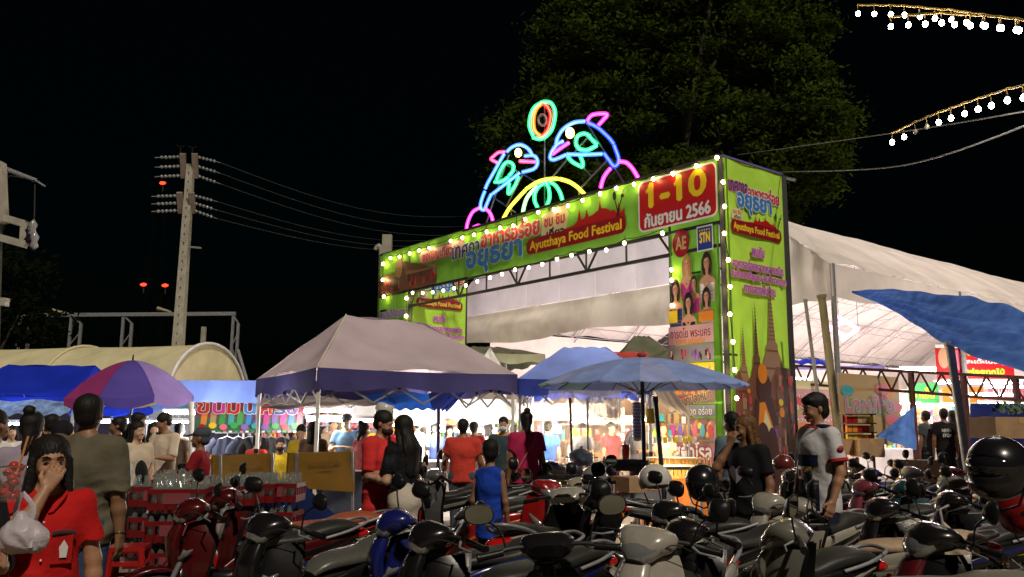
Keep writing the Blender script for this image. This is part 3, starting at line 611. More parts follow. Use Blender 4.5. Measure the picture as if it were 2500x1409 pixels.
# ================================================================== BIG MARQUEE behind the gate
HK = 3.0; HT0 = -.5; HT1 = 14.2; EAVE = 5.0; CROWN = 2.75; HLEN = 34
MARQ = cloth('marquee_canvas', (.70, .67, .60), trans=.20, scale=1.2, bump=.5, dirt=.18)
MARQIN = cloth('marquee_gable_cloth', (.66, .66, .72), trans=.30, scale=.8, bump=.6, dirt=.2); MARQD = cloth('marquee_drape_cloth', (.74, .70, .62), trans=.16, scale=.7, bump=.9, dirt=.45)
hall = thing('marquee_hall', 'huge white arched marquee hall glowing pinkish inside behind the gate', 'marquee', W(HT0, HK, 0))
def prof(v): return EAVE + CROWN*(1 - abs(2*v-1)**2.3)
def Hp(v, u, dz=0): return W(lerp(HT0, HT1, v), HK + u, prof(v) + dz)
m = MB(); m.grid(lambda u, v: Hp(v, u*HLEN, .05*math.sin(u*HLEN*math.pi/2)**2 + .02*math.sin(v*30+u*70)), 68, 28); m.build('roof_cover', MARQ, hall, True)
m = MB(); m.grid(lambda u, v: W(HT0, HK + u*HLEN, EAVE) + g_*(-.03 - .05*v*math.sin(u*90)) + UP*(-.72*v - .05*v*math.sin(u*60)), 150, 4); m.build('side_valance', MARQ, hall, True)
m = MB(); m.grid(lambda u, v: W(HT0 - .02 + 1.1*u, HK - .03 - .08*math.sin(u*14)*v, lerp(4.2 - .02*math.sin(u*9), prof(0.075*u), v)), 12, 6); m.build('corner_valance', MARQ, hall, True)
m = MB()
for lo_, hi_, off in ((4.2, ZC, .0),): m.grid(lambda u, v: W(lerp(HT0+1.1, HT1, u), HK - .10 - .05*math.sin(u*60 + v*2)*(1-v) - .22*math.sin(math.pi*min(v*1.2, 1))*(.6+.4*math.sin(u*11+v)), lerp(lo_ - .16*math.sin(u*7)**2, hi_, v)), 120, 16)
m.build('gable_drape', MARQD, hall, True)
npan = 9
for i in range(npan):
    a, b = lerp(HT0+1.1, HT1, i/npan)+.004, lerp(HT0+1.1, HT1, (i+1)/npan)-.004; m = MB()
    def ff(u, v, a=a, b=b):
        t = lerp(a, b, u); vv = (t-HT0)/(HT1-HT0); return W(t, HK - .08*math.sin(u*math.pi), lerp(ZC+.03, max(prof(min(max(vv, 0), 1)) - .06, ZC+.05), v))
    m.grid(ff, 6, 4); m.build('gable_panel', MARQIN, hall, True)
for j in range(0, 12):                      # arched ribs, each with a web
    u = j*3.0 + .1; m = MB(); q = [Hp(v/16, u, -.06) for v in range(17)]; q2 = [Hp(v/16, u, -.38) for v in range(17)]
    m.tube(q, .018, 5); m.tube(q2, .015, 5)
    for k in range(16): m.tube([q[k], q2[k+1]] if k % 2 else [q2[k], q[k+1]], .012, 4)
    m.build('roof_rib', STEEL, hall, True)
for v in (.03, .16, .3, .5, .7, .84, .97):
    m = MB(); n_ = 44; a = [Hp(v, k*HLEN/n_, -.08) for k in range(n_+1)]; b = [Hp(v, k*HLEN/n_, -.45) for k in range(n_+1)]
    m.tube(a, .014, 4); m.tube(b, .014, 4)
    for k in range(n_): m.tube([a[k], b[k+1]] if k % 2 else [b[k], a[k+1]], .008, 4)
    m.build('purlin_truss', STEEL, hall, True)
for u in range(0, 34, 6):
    for v in (0, 1):
        m = MB(); m.bar(W(HT0 if v == 0 else HT1, HK+u+.1, 0), Hp(v, u+.1), .06, 10); m.build('post', STEEL, hall, True)
# far wall cloth of the hall, a row of market stalls hangs in front of it
m = MB(); m.grid(lambda u, v: W(HT1 - .1 + .05*math.sin(u*80), HK + 2 + u*(HLEN-2), lerp(0.05, EAVE-.1, v)), 80, 3); m.build('back_cloth', MARQ, hall, True)
m = MB(); m.grid(lambda u, v: W(lerp(HT0, HT1, u), HK + HLEN, lerp(0.05, prof(u), v)), 20, 3); m.build('end_cloth', MARQ, hall, True)
TUBE = M('fluorescent_tube', (1, .97, .95), emit=34, ecol=(.95, .96, 1), var=0)
tubeM = MB().bar((-.6, 0, 0), (.6, 0, 0), .022, 8).mesh('tube', [TUBE]); battenM = MB().box((0, 0, .05), (1.26, .07, .05)).mesh('batten', [WHITEP])
ntube = [0]
def tube_light(p, rz=0, label='bright fluorescent tube', L=1.2, group='fluorescent tubes over the stalls', mat=None):
    t = thing('tube_light', label, 'tube light', p, rz, group); t.scale = (L/1.2, 1, 1)
    a = bpy.data.objects.new('tube', tubeM); lin(a, t); b = bpy.data.objects.new('batten', battenM); lin(b, t)
    if mat: a.material_slots[0].link = 'OBJECT'; a.material_slots[0].material = mat
    return t
def lamp(p, e, col=(1, .93, .88), r=.3, name='stall_lamp'):
    l = bpy.data.lights.new(name, 'POINT'); l.energy = e; l.color = col; l.shadow_soft_size = r
    o = bpy.data.objects.new(name, l); o.location = p; COL.objects.link(o)
for t, k in [(t_, k_) for t_ in (3.2, 9.5) for k_ in (4, 10, 16, 22, 28)]:
    lamp(W(t, HK + k, 3.6), 760, (1, .78, .80), 1.2, 'hall_lamp')
# magenta-white frame of tubes under the marquee roof
z1 = lambda a, b: (1850 + a/2.818, 500 + b/2.818)
NH = emis('pink_tube_glow', (1, .30, .88), 3.2); m0 = P(*z1(600, 850), 25)
nh = thing('neon_sign', 'pink glowing tube frame hanging inside the marquee roof', 'neon sign', m0)
for a, b in (((555, 770), (690, 855)), ((690, 855), (575, 935)), ((480, 830), (600, 905)), ((480, 868), (598, 792))):
    m = MB(); m.bar(P(*z1(*a), 25), P(*z1(*b), 25.3), .065); m.build('neon_tube', NH, nh, True)
for a in ((555, 770), (690, 855)):
    m = MB(); q = P(*z1(*a), 25); m.bar(q, q + Vector((0, 0, 1.9)), .008); m.build('hanging_wire', WIREM, nh, True)

# ================================================================== TREE
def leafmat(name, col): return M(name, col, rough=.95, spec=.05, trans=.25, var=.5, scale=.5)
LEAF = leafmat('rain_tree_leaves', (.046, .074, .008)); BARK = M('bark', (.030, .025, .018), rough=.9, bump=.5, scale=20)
def tree(label, base, H, blobs, nclump, nleaf, lsz, seed, limbs=12, tr=.38, mat=LEAF):
    r = random.Random(seed); t = thing('shade_tree', label, 'tree', base, group=None); b0 = Vector(base)
    m = MB(); tops = []
    m.tube([b0, b0+Vector((.15, .1, H*.22)), b0+Vector((-.1, .2, H*.42)), b0+Vector((.2, .0, H*.75))], [tr, tr*.8, tr*.6, tr*.2], 12); m.build('trunk', BARK, t, True)
    for _ in range(limbs):
        c, rad = r.choice(blobs); z = r.uniform(.22, .6)*H; a = b0+Vector((0, .1, z)); e = Vector(c) + Vector((r.uniform(-.7, .7)*rad[0], r.uniform(-.7, .7)*rad[1], r.uniform(-.5, .6)*rad[2]))
        mid = a.lerp(e, .5) + Vector((r.uniform(-.8, .8), r.uniform(-.8, .8), r.uniform(-.3, 1.0))); m = MB(); m.tube(smooth([a, mid, e], 4), [tr*.4*(1-k/9.5) for k in range(9)], 7); m.build('limb', BARK, t, True)
    vs, fs = [], []
    for _ in range(nclump):
        c, rad = r.choice(blobs)
        while True:
            d = Vector((r.uniform(-1, 1), r.uniform(-1, 1), r.uniform(-1, 1)))
            if .35 < d.length < 1: break
        cc = Vector(c) + Vector((d.x*rad[0], d.y*rad[1], d.z*rad[2])); cr = r.uniform(.35, .95)
        for _ in range(r.randint(nleaf//2, nleaf)):
            p = cc + Vector((r.gauss(0, cr*.55), r.gauss(0, cr*.55), r.gauss(0, cr*.22))); s = lsz*r.uniform(.6, 1.5)
            n = Vector((r.gauss(0, .55), r.gauss(-.35, .55), r.gauss(.6, .5))).normalized(); a = n.orthogonal().normalized(); a.rotate(Matrix.Rotation(r.uniform(0, 6.28), 3, n)); b = n.cross(a)
            k = len(vs); vs += [p-a*s, p-b*s*.42, p+a*s, p+b*s*.42]; fs.append((k, k+1, k+2, k+3))
    m = MB(); m.v = vs; m.f = fs; m.m = [0]*len(fs); m.sm = [False]*len(fs); m.build('crown', mat, t, True)
    return t
tc = P(1640, 1000, 36); tx = tc.x
bl = []
for px, py, wx, wz in ((1560, 130, 3.8, 3.0), (1760, 60, 3.6, 3.4), (1500, 20, 3.4, 3.0), (1900, 130, 2.4, 3.4), (1420, 260, 2.6, 1.8), (1700, 300, 4.4, 2.2), (1900, 320, 2.8, 2.6), (1330, 330, 2.4, 1.2), (1960, 300, 1.7, 1.4), (1850, 460, 2.8, 1.6), (1600, 460, 4.5, 1.5), (1330, 420, 2.0, .9), (1640, -120, 4.8, 3), (1420, 120, 2.0, 2.2), (1950, 420, 1.5, 1.0)):
    q = P(px, py, 36); bl.append((q, (wx, 2.6, wz)))
tree('huge spreading shade tree rising into the dark behind the gate', (tx, 36.5, 0), 17, bl, 1050, 220, .125, 4, 14, .6)
q = P(-20, 800, 27)
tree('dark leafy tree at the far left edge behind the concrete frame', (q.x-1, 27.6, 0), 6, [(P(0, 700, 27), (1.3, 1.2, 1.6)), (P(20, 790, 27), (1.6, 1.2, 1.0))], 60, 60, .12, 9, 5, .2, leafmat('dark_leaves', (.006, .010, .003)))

# ================================================================== UTILITY POLES AND WIRES
PORC = M('porcelain_insulator', (.28, .28, .29), rough=.2, coat=.5); ARM = M('cross_arm_concrete', (.30, .24, .19), rough=.85, bump=.3)
PY = 25.0
pt_ = P(459, 402, PY); pb_ = P(424, 1000, PY)
pole = thing('utility_pole', 'pale concrete utility pole with double crossarms and insulators', 'utility pole', (pb_.x, PY, 0))
b_ = Vector((pb_.x, PY, 0)); ax_ = (pt_ - pb_).normalized(); tp = b_ + Vector((.02, 0, pt_.z))
m = MB(); hh = tp - b_
m.add([b_ + Vector((x*.175, y*.15, 0)) for x, y in ((-1, -1), (1, -1), (1, 1), (-1, 1))] + [tp + Vector((x*.10, y*.09, 0)) for x, y in ((-1, -1), (1, -1), (1, 1), (-1, 1))], [(0, 1, 5, 4), (1, 2, 6, 5), (2, 3, 7, 6), (3, 0, 4, 7), (4, 5, 6, 7)]); shaft = m.build('shaft', CONC, pole, True)
for k in range(26):
    z = 2.5 + k*.27; m = MB(); fx = (1 - z/tp.z)*.09+.12; m.lathe([(.02, 0), (.02, .012), (.0, .012)], lerp(b_, tp, z/tp.z) + Vector((0, -fx*.80-.016, 0)), 6, mat=Matrix.Rotation(R(90), 3, 'X')); m.build('step_hole', BPLAST, shaft, True)
wires = []
for lev, (ay, b0y, b1y) in enumerate(((0, 375, 435), (1, 470, 520))):
    for sx, px in ((-1, 446 if lev == 0 else 438), (1, 475 if lev == 0 else 467)):
        a = P(px, ay and b0y or b0y, PY - .25); e = P(px + (3 if lev == 0 else 4), b1y, PY + .1)
        m = MB(); m.beam(a, e, .16, .12); m.build('crossarm', ARM, pole, True)
        for k in range(3):
            py_ = lerp(b0y+8, b1y-6, k/2); s0 = P(px + sx*6, py_, PY - .1); far = P(px + sx*(62 if sx > 0 else 68), py_ + (14 if sx > 0 else 2)*(1+.2*k), PY + sx*1.2)
            m = MB()
            for j in range(5): c = s0.lerp(far, .10 + j*.16); m.ball(c, .050, 6)
            m.tube([s0, far], .014, 5); m.build('insulator', PORC, pole, True); wires.append((far, sx, lev, k))
for q in ((441, 360), (470, 362)):
    m = MB(); c = P(*q, PY-.2); m.tube([c, c + Vector((0, 0, -.22))], .03, 6); m.tube([c + Vector((-.12, 0, .06)), c, c + Vector((.13, 0, .05))], .018, 5); m.build('pin_insulator', BPLAST, pole, True)
m = MB(); c = lerp(b_, tp, P(445, 603, PY).z/tp.z); m.beam(c + Vector((.1, -.05, 0)), c + Vector((.5, -.05, -.04)), .05); m.build('bracket', STEEL, pole, True)
for far, sx, lev, k in wires:
    if sx < 0: continue
    end = P(1150 + (k*10), (528, 552, 572)[k] if lev == 0 else (578, 588, 594)[k], 40)
    pts = [far.lerp(end, t/16) + Vector((0, 0, -.65*math.sin(math.pi*t/16))) for t in range(17)]
    m = MB(); m.tube(pts, .010, 4)
    solo('power_line', m, M('power_line_wire', (.07, .07, .065), rough=.5), 'thin overhead wire running right, %s of three on the %s pole crossarm' % (('top', 'middle', 'bottom')[k], ('upper', 'lower')[lev]), 'overhead wire', 'power lines on the pole')
# pole behind the left end of the gate, with a curved lamp arm
p2 = P(946, 574, 30); m = MB(); pole2 = thing('concrete_post', 'square concrete post rising behind the left end of the gate', 'post', (p2.x, 30, 0))
m.box((p2.x, 30, p2.z/2), (.33, .25, p2.z)); m.build('shaft', CONC, pole2, True)
m = MB(); a = P(920, 604, 29.4); m.tube(smooth([P(916, 610, 29.4), P(921, 602, 29.4), P(929, 608, 29.4), P(928, 700, 29.4), P(925, 800, 29.4), Vector((P(925, 800, 29.4).x, 29.4, 0))], 4), .07, 8)
solo('pipe_mast', m, CONC, 'thin grey pipe with hooked top beside the concrete post', 'pipe')
# long slack wires on the right
for q, lab in (((P(1905, 420, 17.9), P(2200, 405, 13), P(2600, 270, 8)), 'slack wire from the right tower top sagging to the right'), ((P(1800, 378, 30), P(2180, 325, 16), P(2600, 255, 8)), 'thin wire passing behind the slanting bulb string')):
    m = MB(); m.tube(smooth(q, 8), .012, 4); solo('slack_wire', m, M('pale_wire', (.30, .30, .28)), lab, 'overhead wire')
# concrete transformer frame at the left edge
lf_ = thing('transformer_platform', 'concrete pole frame with crossarms and hanging gear at the left edge', 'utility pole', P(5, 1000, 17).to_2d().to_3d())
for a, b, w1 in (((-6, 398), (0, 545), .24), ((-30, 520), (64, 548), .14), ((-30, 572), (64, 598), .14), ((62, 545), (58, 600), .13), ((-40, 735), (18, 738), .16)):
    m = MB(); m.beam(P(*a, 17), P(*b, 17), w1); m.build('crossarm' if a[1] > 500 else 'shaft', CONC, lf_, True)
m = MB(); m.beam(P(-8, 420, 17), P(-12, 1040, 17) + Vector((0, 0, -1.45)), .20); m.build('shaft', M('unlit_concrete', (.05, .05, .04), rough=.9), lf_, True)  # lower shaft: the night's darkness is put into the concrete colour
m = MB(); m.beam(P(-30, 395, 17), P(86, 440, 18), .10, .06); m.build('roof_arm', STEEL, lf_, True)
m = MB(); m.beam(P(86, 440, 18), P(110, 455, 18.2), .03); m.build('rod', STEEL, lf_, True)
for q in ((70, 575), (80, 560), (84, 590)):
    m = MB(); m.lathe([(.02, -.16), (.09, -.1), (.06, 0), (.09, .1), (.02, .2)], P(*q, 17), 8); m.build('insulator', PORC if q[0] > 75 else BPLAST, lf_, True)
for q in (((18, 415), (15, 480), (10, 560)), ((85, 450), (84, 520), (82, 570)), ((-5, 440), (28, 430), (86, 442))):
    m = MB(); m.tube(smooth([P(*k, 17.2) for k in q], 4), .015, 5); m.build('jumper_cable', WIREM, lf_, True)

# distant tower with red lights
for i, (px, py, lab) in enumerate(((397, 447, 'red warning light just left of the pole top'), (350, 695, 'left one of the two lower red lights in the dark'), (403, 697, 'red light right of its twin, close to the pole shaft'))):
    q = P(px, py, 60); t = thing('warning_light', lab, 'warning light', (q.x, 60, q.z), group='red lights of the far mast')
    m = MB(); m.ball((0, 0, 0), .14, 8, 0, (1.7, 1, .8)); m.build('lens', emis('red_beacon', (1, .03, .01), 5), t)
    m = MB(); m.bar((0, .1, -.12), (0, .1, -.6), .05); m.build('bracket', DKSTEEL, t)
m = MB(); xa, xb = P(347, 700, 60.3).x, P(408, 700, 60.3).x
for x in (xa, xb): m.beam((x, 60.3, 0), ((xa+xb)/2 + (x-xa-(xb-xa)/2)*.35, 60.3, 17.8), .10)
for k in range(12): z = 1 + k*1.4; f = 1 - z/17.8*.65; c = (xa+xb)/2; hw_ = (xb-xa)/2*f; m.beam((c-hw_, 60.3, z), (c+hw_, 60.3, z+1.3), .05)
solo('lattice_mast', m, M('mast_paint', (.0015, .0015, .0015), spec=.05), 'faint lattice mast carrying the red lights in the night', 'mast')

# ================================================================== SCAFFOLD FRAME + TUNNEL TENTS on the left
sf = thing('scaffold_frame', 'long steel stage frame standing behind the arched white tents', 'scaffold', P(300, 1000, 31).to_2d().to_3d())
m = MB(); m.beam(P(50, 770, 31), P(575, 766, 31), .13); m.build('top_rail', STEEL, sf, True)
for x0_, x1_ in ((50, 72), (175, 198), (302, 322), (440, 430), (570, 582)):
    a = P(x0_, 770, 31); b = P(x1_, 790 if x1_ > x0_ else 770, 31)
    for q in (a, b):
        m = MB(); m.beam(q, Vector((q.x, q.y, 0)), .09); m.build('upright', STEEL, sf, True)
    m = MB()
    m.beam(a, b, .05)
    for k in range(7): z = 4.8 - k*.5; m.beam((a.x, a.y, z), (b.x, b.y, z-.5), .035) if k % 2 else m.beam((b.x, b.y, z), (a.x, a.y, z-.5), .035)
    m.build('lattice', STEEL, sf, True)
m = MB(); m.beam(P(580, 855, 31), P(602, 930, 30), .10); m.build('stay', STEEL, sf, True)
for a, b, lab in (((385, 753), (418, 762), 'small floodlight on top of the stage frame near the pole'), ((128, 758), (175, 768), 'small floodlight on top of the stage frame at left')):
    m = MB(); m.loft([P(*a, 31), P(*a, 31).lerp(P(*b, 31), .5), P(*b, 31)], [(.10, .07), (.08, .05), (.03, .03)], lat=(0, 1, 0)); solo('floodlight_head', m, M('floodlight_shell', (.35, .30, .18), rough=.5), lab, 'floodlight')
m = MB(); q = P(498, 798, 30); m.box((q.x, q.y, q.z/2), (.14, .14, q.z)); solo('concrete_stub', m, CONC, 'short concrete post between the stage frame and the round tent end', 'post')
TUN = cloth('tunnel_canvas', (.76, .70, .44), trans=.1, scale=1.5, bump=.5, dirt=.35);  # yellow of the sodium light is put into the white canvas colour
ph = R(15); nrm = Vector((math.cos(ph), -math.sin(ph), 0)); cross = Vector((math.sin(ph), math.cos(ph), 0)); cc0 = P(508, 1000, 24); cc0.z = 0
TR = 1.85; TH = P(508, 842, 24).z
def tun(a, u, shrink=0): # a: angle, u: metres from the end cap
    return cc0 - nrm*u - cross*(math.cos(a)*(TR-shrink)) + UP*(1.9 + (TH-1.9)*math.sin(a)**.9 if math.sin(a) > 0 else 1.9)
seg = 4.1
for i in range(3):
    t = thing('tunnel_tent', ('round-ended white tunnel tent right behind the utility pole', 'second arched white tunnel tent, with a bright curved front seam', 'arched white tent furthest left, behind the blue tarp roof')[i], 'tent', cc0 - nrm*(i*seg), group='row of arched tunnel tents')
    m = MB(); m.grid(lambda u, v: tun(math.pi*v, i*seg + .05 + u*(seg-.1)) + UP*(-.10*math.sin(math.pi*u)*(.6+.4*math.sin(v*9+i)) ), 14, 20); m.build('roof_cover', TUN, t, True)
    m = MB(); m.tube([tun(math.pi*k/20, i*seg) + UP*.03 for k in range(21)], .05, 6); m.build('arch_hoop', TUN if i else WHITEP, t, True)
    if i == 0:
        m = MB(); m.add([cc0 - nrm*.04 + UP*1.9 - UP*.0] + [tun(math.pi*k/24, .04) for k in range(25)], [(0, k+1, k+2) for k in range(24)]); m.build('end_panel', TUN, t, True)
    for a in (0, math.pi):
        for u in (.1, seg-.1):
            m = MB(); q = tun(a, i*seg + u); m.bar(q, (q.x, q.y, 0), .03); m.build('post', STEEL, t, True)
# ================================================================== CANOPIES
def PZ(px, py, z):
    d = ray(px, py); return Vector((0, 0, CAMH)) + d*((z-CAMH)/d.z)
def popup(label, C, zt, zv, peak, matr, matv, ridge=.35, rdir=0, sag=.10, poles=(0, 1, 2, 3), truss=True, group=None, over=0, zs=None, polem=WHITEP, name='popup_canopy', valm=None):
    """C: four ground corners in order; roof rises to a short ridge parallel to side rdir"""
    C = [Vector((c[0], c[1], 0)) for c in C]; cen = sum(C, Vector())/4; t = thing(name, label, 'canopy', C[0], group=group)
    e = (C[(rdir+1) % 4] - C[rdir])*ridge*.5; R0, R1 = cen - e + UP*peak, cen + e + UP*peak
    zs = zs or [zt]*4
    rid = {rdir: (R0, R1), (rdir+1) % 4: (R1, R1), (rdir+2) % 4: (R1, R0), (rdir+3) % 4: (R0, R0)}
    m = MB()
    for i in range(4):
        a, b = C[i] + UP*zs[i], C[(i+1) % 4] + UP*zs[(i+1) % 4]; r0, r1 = rid[i]
        def f(u, v, a=a, b=b, r0=r0, r1=r1):
            base = a.lerp(b, u); topp = r0.lerp(r1, u); p = base.lerp(topp, v); s = math.sin(math.pi*u)*math.sin(math.pi*min(v*1.0, 1))
            return p - UP*(sag*s + .012*math.sin(u*37+v*9)*(1-v) + .02*math.sin(u*9+v*5))
        m.grid(f, 16, 10)
    m.build('canopy_top', matr, t, True)
    for i in range(4):
        a, b = C[i], C[(i+1) % 4]; nn = (b-a).cross(UP).normalized(); 
        if nn.dot(cen - a) > 0: nn = -nn
        za, zb = zs[i], zs[(i+1) % 4]; m = MB()
        m.grid(lambda u, v: a.lerp(b, u) + UP*lerp(lerp(za, zb, u) - .02*math.sin(math.pi*u), zv + (lerp(za, zb, u)-zt) - .03*math.sin(u*13+i), v) + nn*(.01 + .02*v*math.sin(u*31+i)), 30, 3)
        m.build('valance', matv, t, True)
    for i in poles:
        m = MB(); q = C[i] + (cen - C[i]).normalized()*.06; m.beam(q + UP*(zs[i]-.03), q + UP*1.1, .045); m.beam(q + UP*1.14, q, .036); m.beam(q+UP*1.06, q+UP*1.13, .055, mi=1); m.box((q.x, q.y, .02), (.1, .1, .03), 1); m.build('pole', [polem, BPLAST], t, True)
    if truss:
        for i in range(4):
            a, b = C[i] + (cen-C[i]).normalized()*.08, C[(i+1) % 4] + (cen-C[(i+1) % 4]).normalized()*.08; n = 8; zh, zl = zv + .06, zv - .16
            for k in range(n):
                z0_, z1_ = (zh, zl) if k % 2 else (zl, zh); m = MB(); m.beam(a.lerp(b, k/n) + UP*z0_, a.lerp(b, (k+1)/n) + UP*z1_, .022); m.build('scissor_bar', STEEL, t, True)
            for k in range(1, n): 
                if k % 2 == 0: continue
                m = MB(); m.box(a.lerp(b, k/n) + UP*(zl+.01 if k % 2 == 0 else zh), (.05, .05, .06)); m.build('joint_bracket', BPLAST, t, True)
    return t
T1A = P(775, 897, 10.9); T1B = P(1262, 914, 13.0); T1C = P(627, 925, 13.6)
T1D = T1B + (T1C - T1A)
CANO = cloth('mauve_canopy_cloth', (.56, .46, .50), trans=.12, scale=1.5, bump=.5, dirt=.15); CANV = cloth('navy_valance_cloth', (.07, .065, .20), trans=.2, scale=2, dirt=.15)
ft = popup('large mauve pop-up canopy with navy valance, nearest tent beside the couple', (T1A, T1B, T1D, T1C), T1A.z, T1A.z-.27, P(950, 781, 13.3).z, CANO, CANV, ridge=.42, sag=.13, zs=[T1A.z, T1B.z, T1A.z, T1C.z])
m = MB(); e_ = (T1B-T1A)*.21; cen_ = (T1A+T1B+T1C+T1D)/4; rp_ = Vector((cen_.x, cen_.y, 0)) - Vector((e_.x, e_.y, 0)) + UP*(P(950, 781, 13.3).z+.01)
m.tube([T1A + UP*.01] + [T1A.lerp(rp_, k/8) - UP*(.05*math.sin(math.pi*k/8)*0 - .012) for k in range(1, 9)], .012, 5); m.build('seam', M('pale_seam', (.75, .70, .55)), ft, True)
BLUEC = cloth('blue_canopy_cloth', (.20, .30, .78), trans=.3, scale=2, bump=.5); BLUET = cloth('royal_blue_tarp', (.015, .04, .55), trans=.25, scale=2.2, bump=.6, dirt=.1); NAVYC = cloth('navy_cloth', (.03, .05, .28), trans=.25)
REDC = cloth('red_canopy_cloth', (.60, .10, .09), trans=.3); GREYC = cloth('olive_grey_tarp', (.16, .17, .12), trans=.15, dirt=.4); WHC = cloth('white_stall_cloth', (.72, .70, .68), trans=.35, dirt=.1)
GRAYB = cloth('grey_brown_tarp', (.26, .22, .20), trans=.2, dirt=.4)
def tentq(pxl, Yl, pxr, Yr, dep, h0, h1): 
    a, b = G(pxl, Yl), G(pxr, Yr); d = (b-a).cross(UP).normalized()*-dep
    if d.y < 0: d = -d
    return a, b, b+d, a+d
popup('blue pop-up canopy with peaked roof behind the big blue umbrella', tentq(1262, 13.2, 1595, 13.0, 2.8, 0, 0), 2.22, 1.98, P(1325, 849, 14.5).z, BLUEC, NAVYC, ridge=.35, group='stall canopies', polem=STEEL)
popup('red pop-up canopy between the blue canopy and the gate tower', tentq(1400, 17.0, 1600, 16.6, 2.8, 0, 0), 2.75, 2.45, P(1470, 862, 18.3).z, REDC, REDC, ridge=.6, group='stall canopies', truss=False, polem=STEEL)
popup('olive grey canopy behind the gate opening next to the right tower', tentq(1500, 20.5, 1690, 20.5, 3, 0, 0), 2.95, 2.7, P(1640, 822, 22).z, GREYC, GREYC, ridge=.2, group='stall canopies', truss=False, polem=STEEL)
popup('dark olive canopy half hidden left of the blue one', tentq(1120, 17.5, 1330, 18.0, 3, 0, 0), 3.0, 2.8, P(1230, 846, 19).z, GREYC, GREYC, ridge=.3, group='stall canopies', truss=False, polem=STEEL)
popup('small white canopy whose pointed tip shows by the left tower', tentq(1150, 16.2, 1235, 16.2, 1.0, 0, 0), 2.45, 2.25, P(1188, 850, 16.7).z, WHC, WHC, ridge=.02, group='stall canopies', truss=False, polem=STEEL)
popup('deep blue tarp tent at the left edge with a folded ridge', tentq(-160, 15.0, 172, 15.2, 3.2, 0, 0), 1.98, 1.74, P(40, 892, 16.6).z, BLUET, BLUET, ridge=.72, sag=.16, group='stall canopies', truss=False, polem=STEEL)
m = MB(); a, b = P(-60, 985, 14.2), P(190, 985, 14.4); m.grid(lambda u, v: a.lerp(b, u) + Vector((0, -.3*v, .0)) + UP*(.05 - .24*v + .02*math.sin(u*40)*v + .02*math.sin(u*13)), 50, 4); solo('striped_awning', m, cloth('pale_blue_stripe', (.25, .36, .62), trans=.35, var=.6, scale=9), 'pale blue and white awning strip hanging under the left tarp', 'awning')
def sheet_tarp(name, label, q, mat, n=(20, 8), sag=.1, fold=.02, cat='tarpaulin', group=None):   # q: 4 world corners
    a, b, c, d = q; m = MB()
    m.grid(lambda u, v: a.lerp(b, u).lerp(d.lerp(c, u), v) - UP*(sag*math.sin(math.pi*u)*math.sin(math.pi*min(v+.1, 1)) + fold*math.sin(u*23+v*4)), *n); return solo(name, m, mat, label, cat, group)
def vcloth(name, label, x0, y0, x1, y1, Y0, Y1, mat, amp=.03, fq=30, cat='tarpaulin', group=None, n=40, taper=None):
    m = MB(); A, B = P(x0, y0, Y0), P(x1, y0, Y1); zb = P((x0+x1)/2, y1, (Y0+Y1)/2).z; nn = (B-A).cross(UP).normalized()
    m.grid(lambda u, v: Vector((lerp(A.x, B.x, u), lerp(A.y, B.y, u), lerp(lerp(A.z, B.z, u), zb, v))) + nn*amp*math.sin(u*fq+v*2)*(.3+.7*v), n, 5); return solo(name, m, mat, label, cat, group)
vcloth('tarpaulin', 'flat blue tarp strip between the rainbow umbrella and the big canopy', 432, 929, 632, 984, 15.5, 15.3, BLUEC, .03, 17)
sheet_tarp('tarpaulin', 'pale grey tarp roof sagging behind the canopy poles', (P(625, 955, 15.5), P(1000, 960, 15.5), P(1000, 985, 14.0), P(640, 1000, 14.0)), GRAYB, sag=.05)
for i, (x0, y0, x1, y1, Y, lab) in enumerate(((632, 972, 1000, 1000, 15.8, 'white cloth valance above the snack stall under the canopy'), (960, 975, 1262, 1020, 15.0, 'white cloth roof edge over the brightest stall'), (1228, 985, 1480, 1010, 15.2, 'white awning edge left of the clear plastic curtain'))):
    m = MB(); A, B = P(x0, y0, Y), P(x1, y0, Y); hh = P(x0, y0, Y).z - P(x0, y1, Y).z
    m.grid(lambda u, v: A.lerp(B, u) + Vector((0, -.15*v, 0)) - UP*(hh*v + .14*math.sin(math.pi*((u*2.2) % 1))*v), 60, 4); solo('stall_awning', m, WHC, lab, 'awning', 'white stall awnings')
sheet_tarp('tarpaulin', 'bright blue tarp patch lit from below under the canopy roof', (P(870, 962, 14.4), P(1150, 955, 14.2), P(1060, 1000, 13.6), P(960, 1000, 13.6)), cloth('lit_blue_tarp', (.02, .13, .62), trans=.45), sag=.03)
sheet_tarp('tarpaulin', 'rolled dark blue cloth hanging at the inner corner of the canopy', (P(1045, 955, 13.4), P(1145, 955, 13.4), P(1090, 1002, 13.4), P(1055, 1000, 13.4)), NAVYC, sag=.0, fold=.03)
sheet_tarp('tarpaulin', 'brown grey tarp sloping from the red canopy to the gate tower', (P(1590, 940, 14), P(1625, 935, 14.2), P(1700, 1020, 13.2), P(1625, 1000, 13)), GRAYB, sag=.1)
sheet_tarp('tarpaulin', 'blue tarp bundle lying on the stall roof beside the marquee post', (P(1920, 890, 21), P(2030, 895, 21), P(2035, 880, 21.6), P(1930, 878, 21.6)), BLUET, sag=-.1)
vcloth('tarpaulin', 'long lavender tarp along the top of the far stall row', 1925, 893, 2160, 903, 22, 22, cloth('lavender_tarp', (.22, .20, .50), trans=.2), .04)
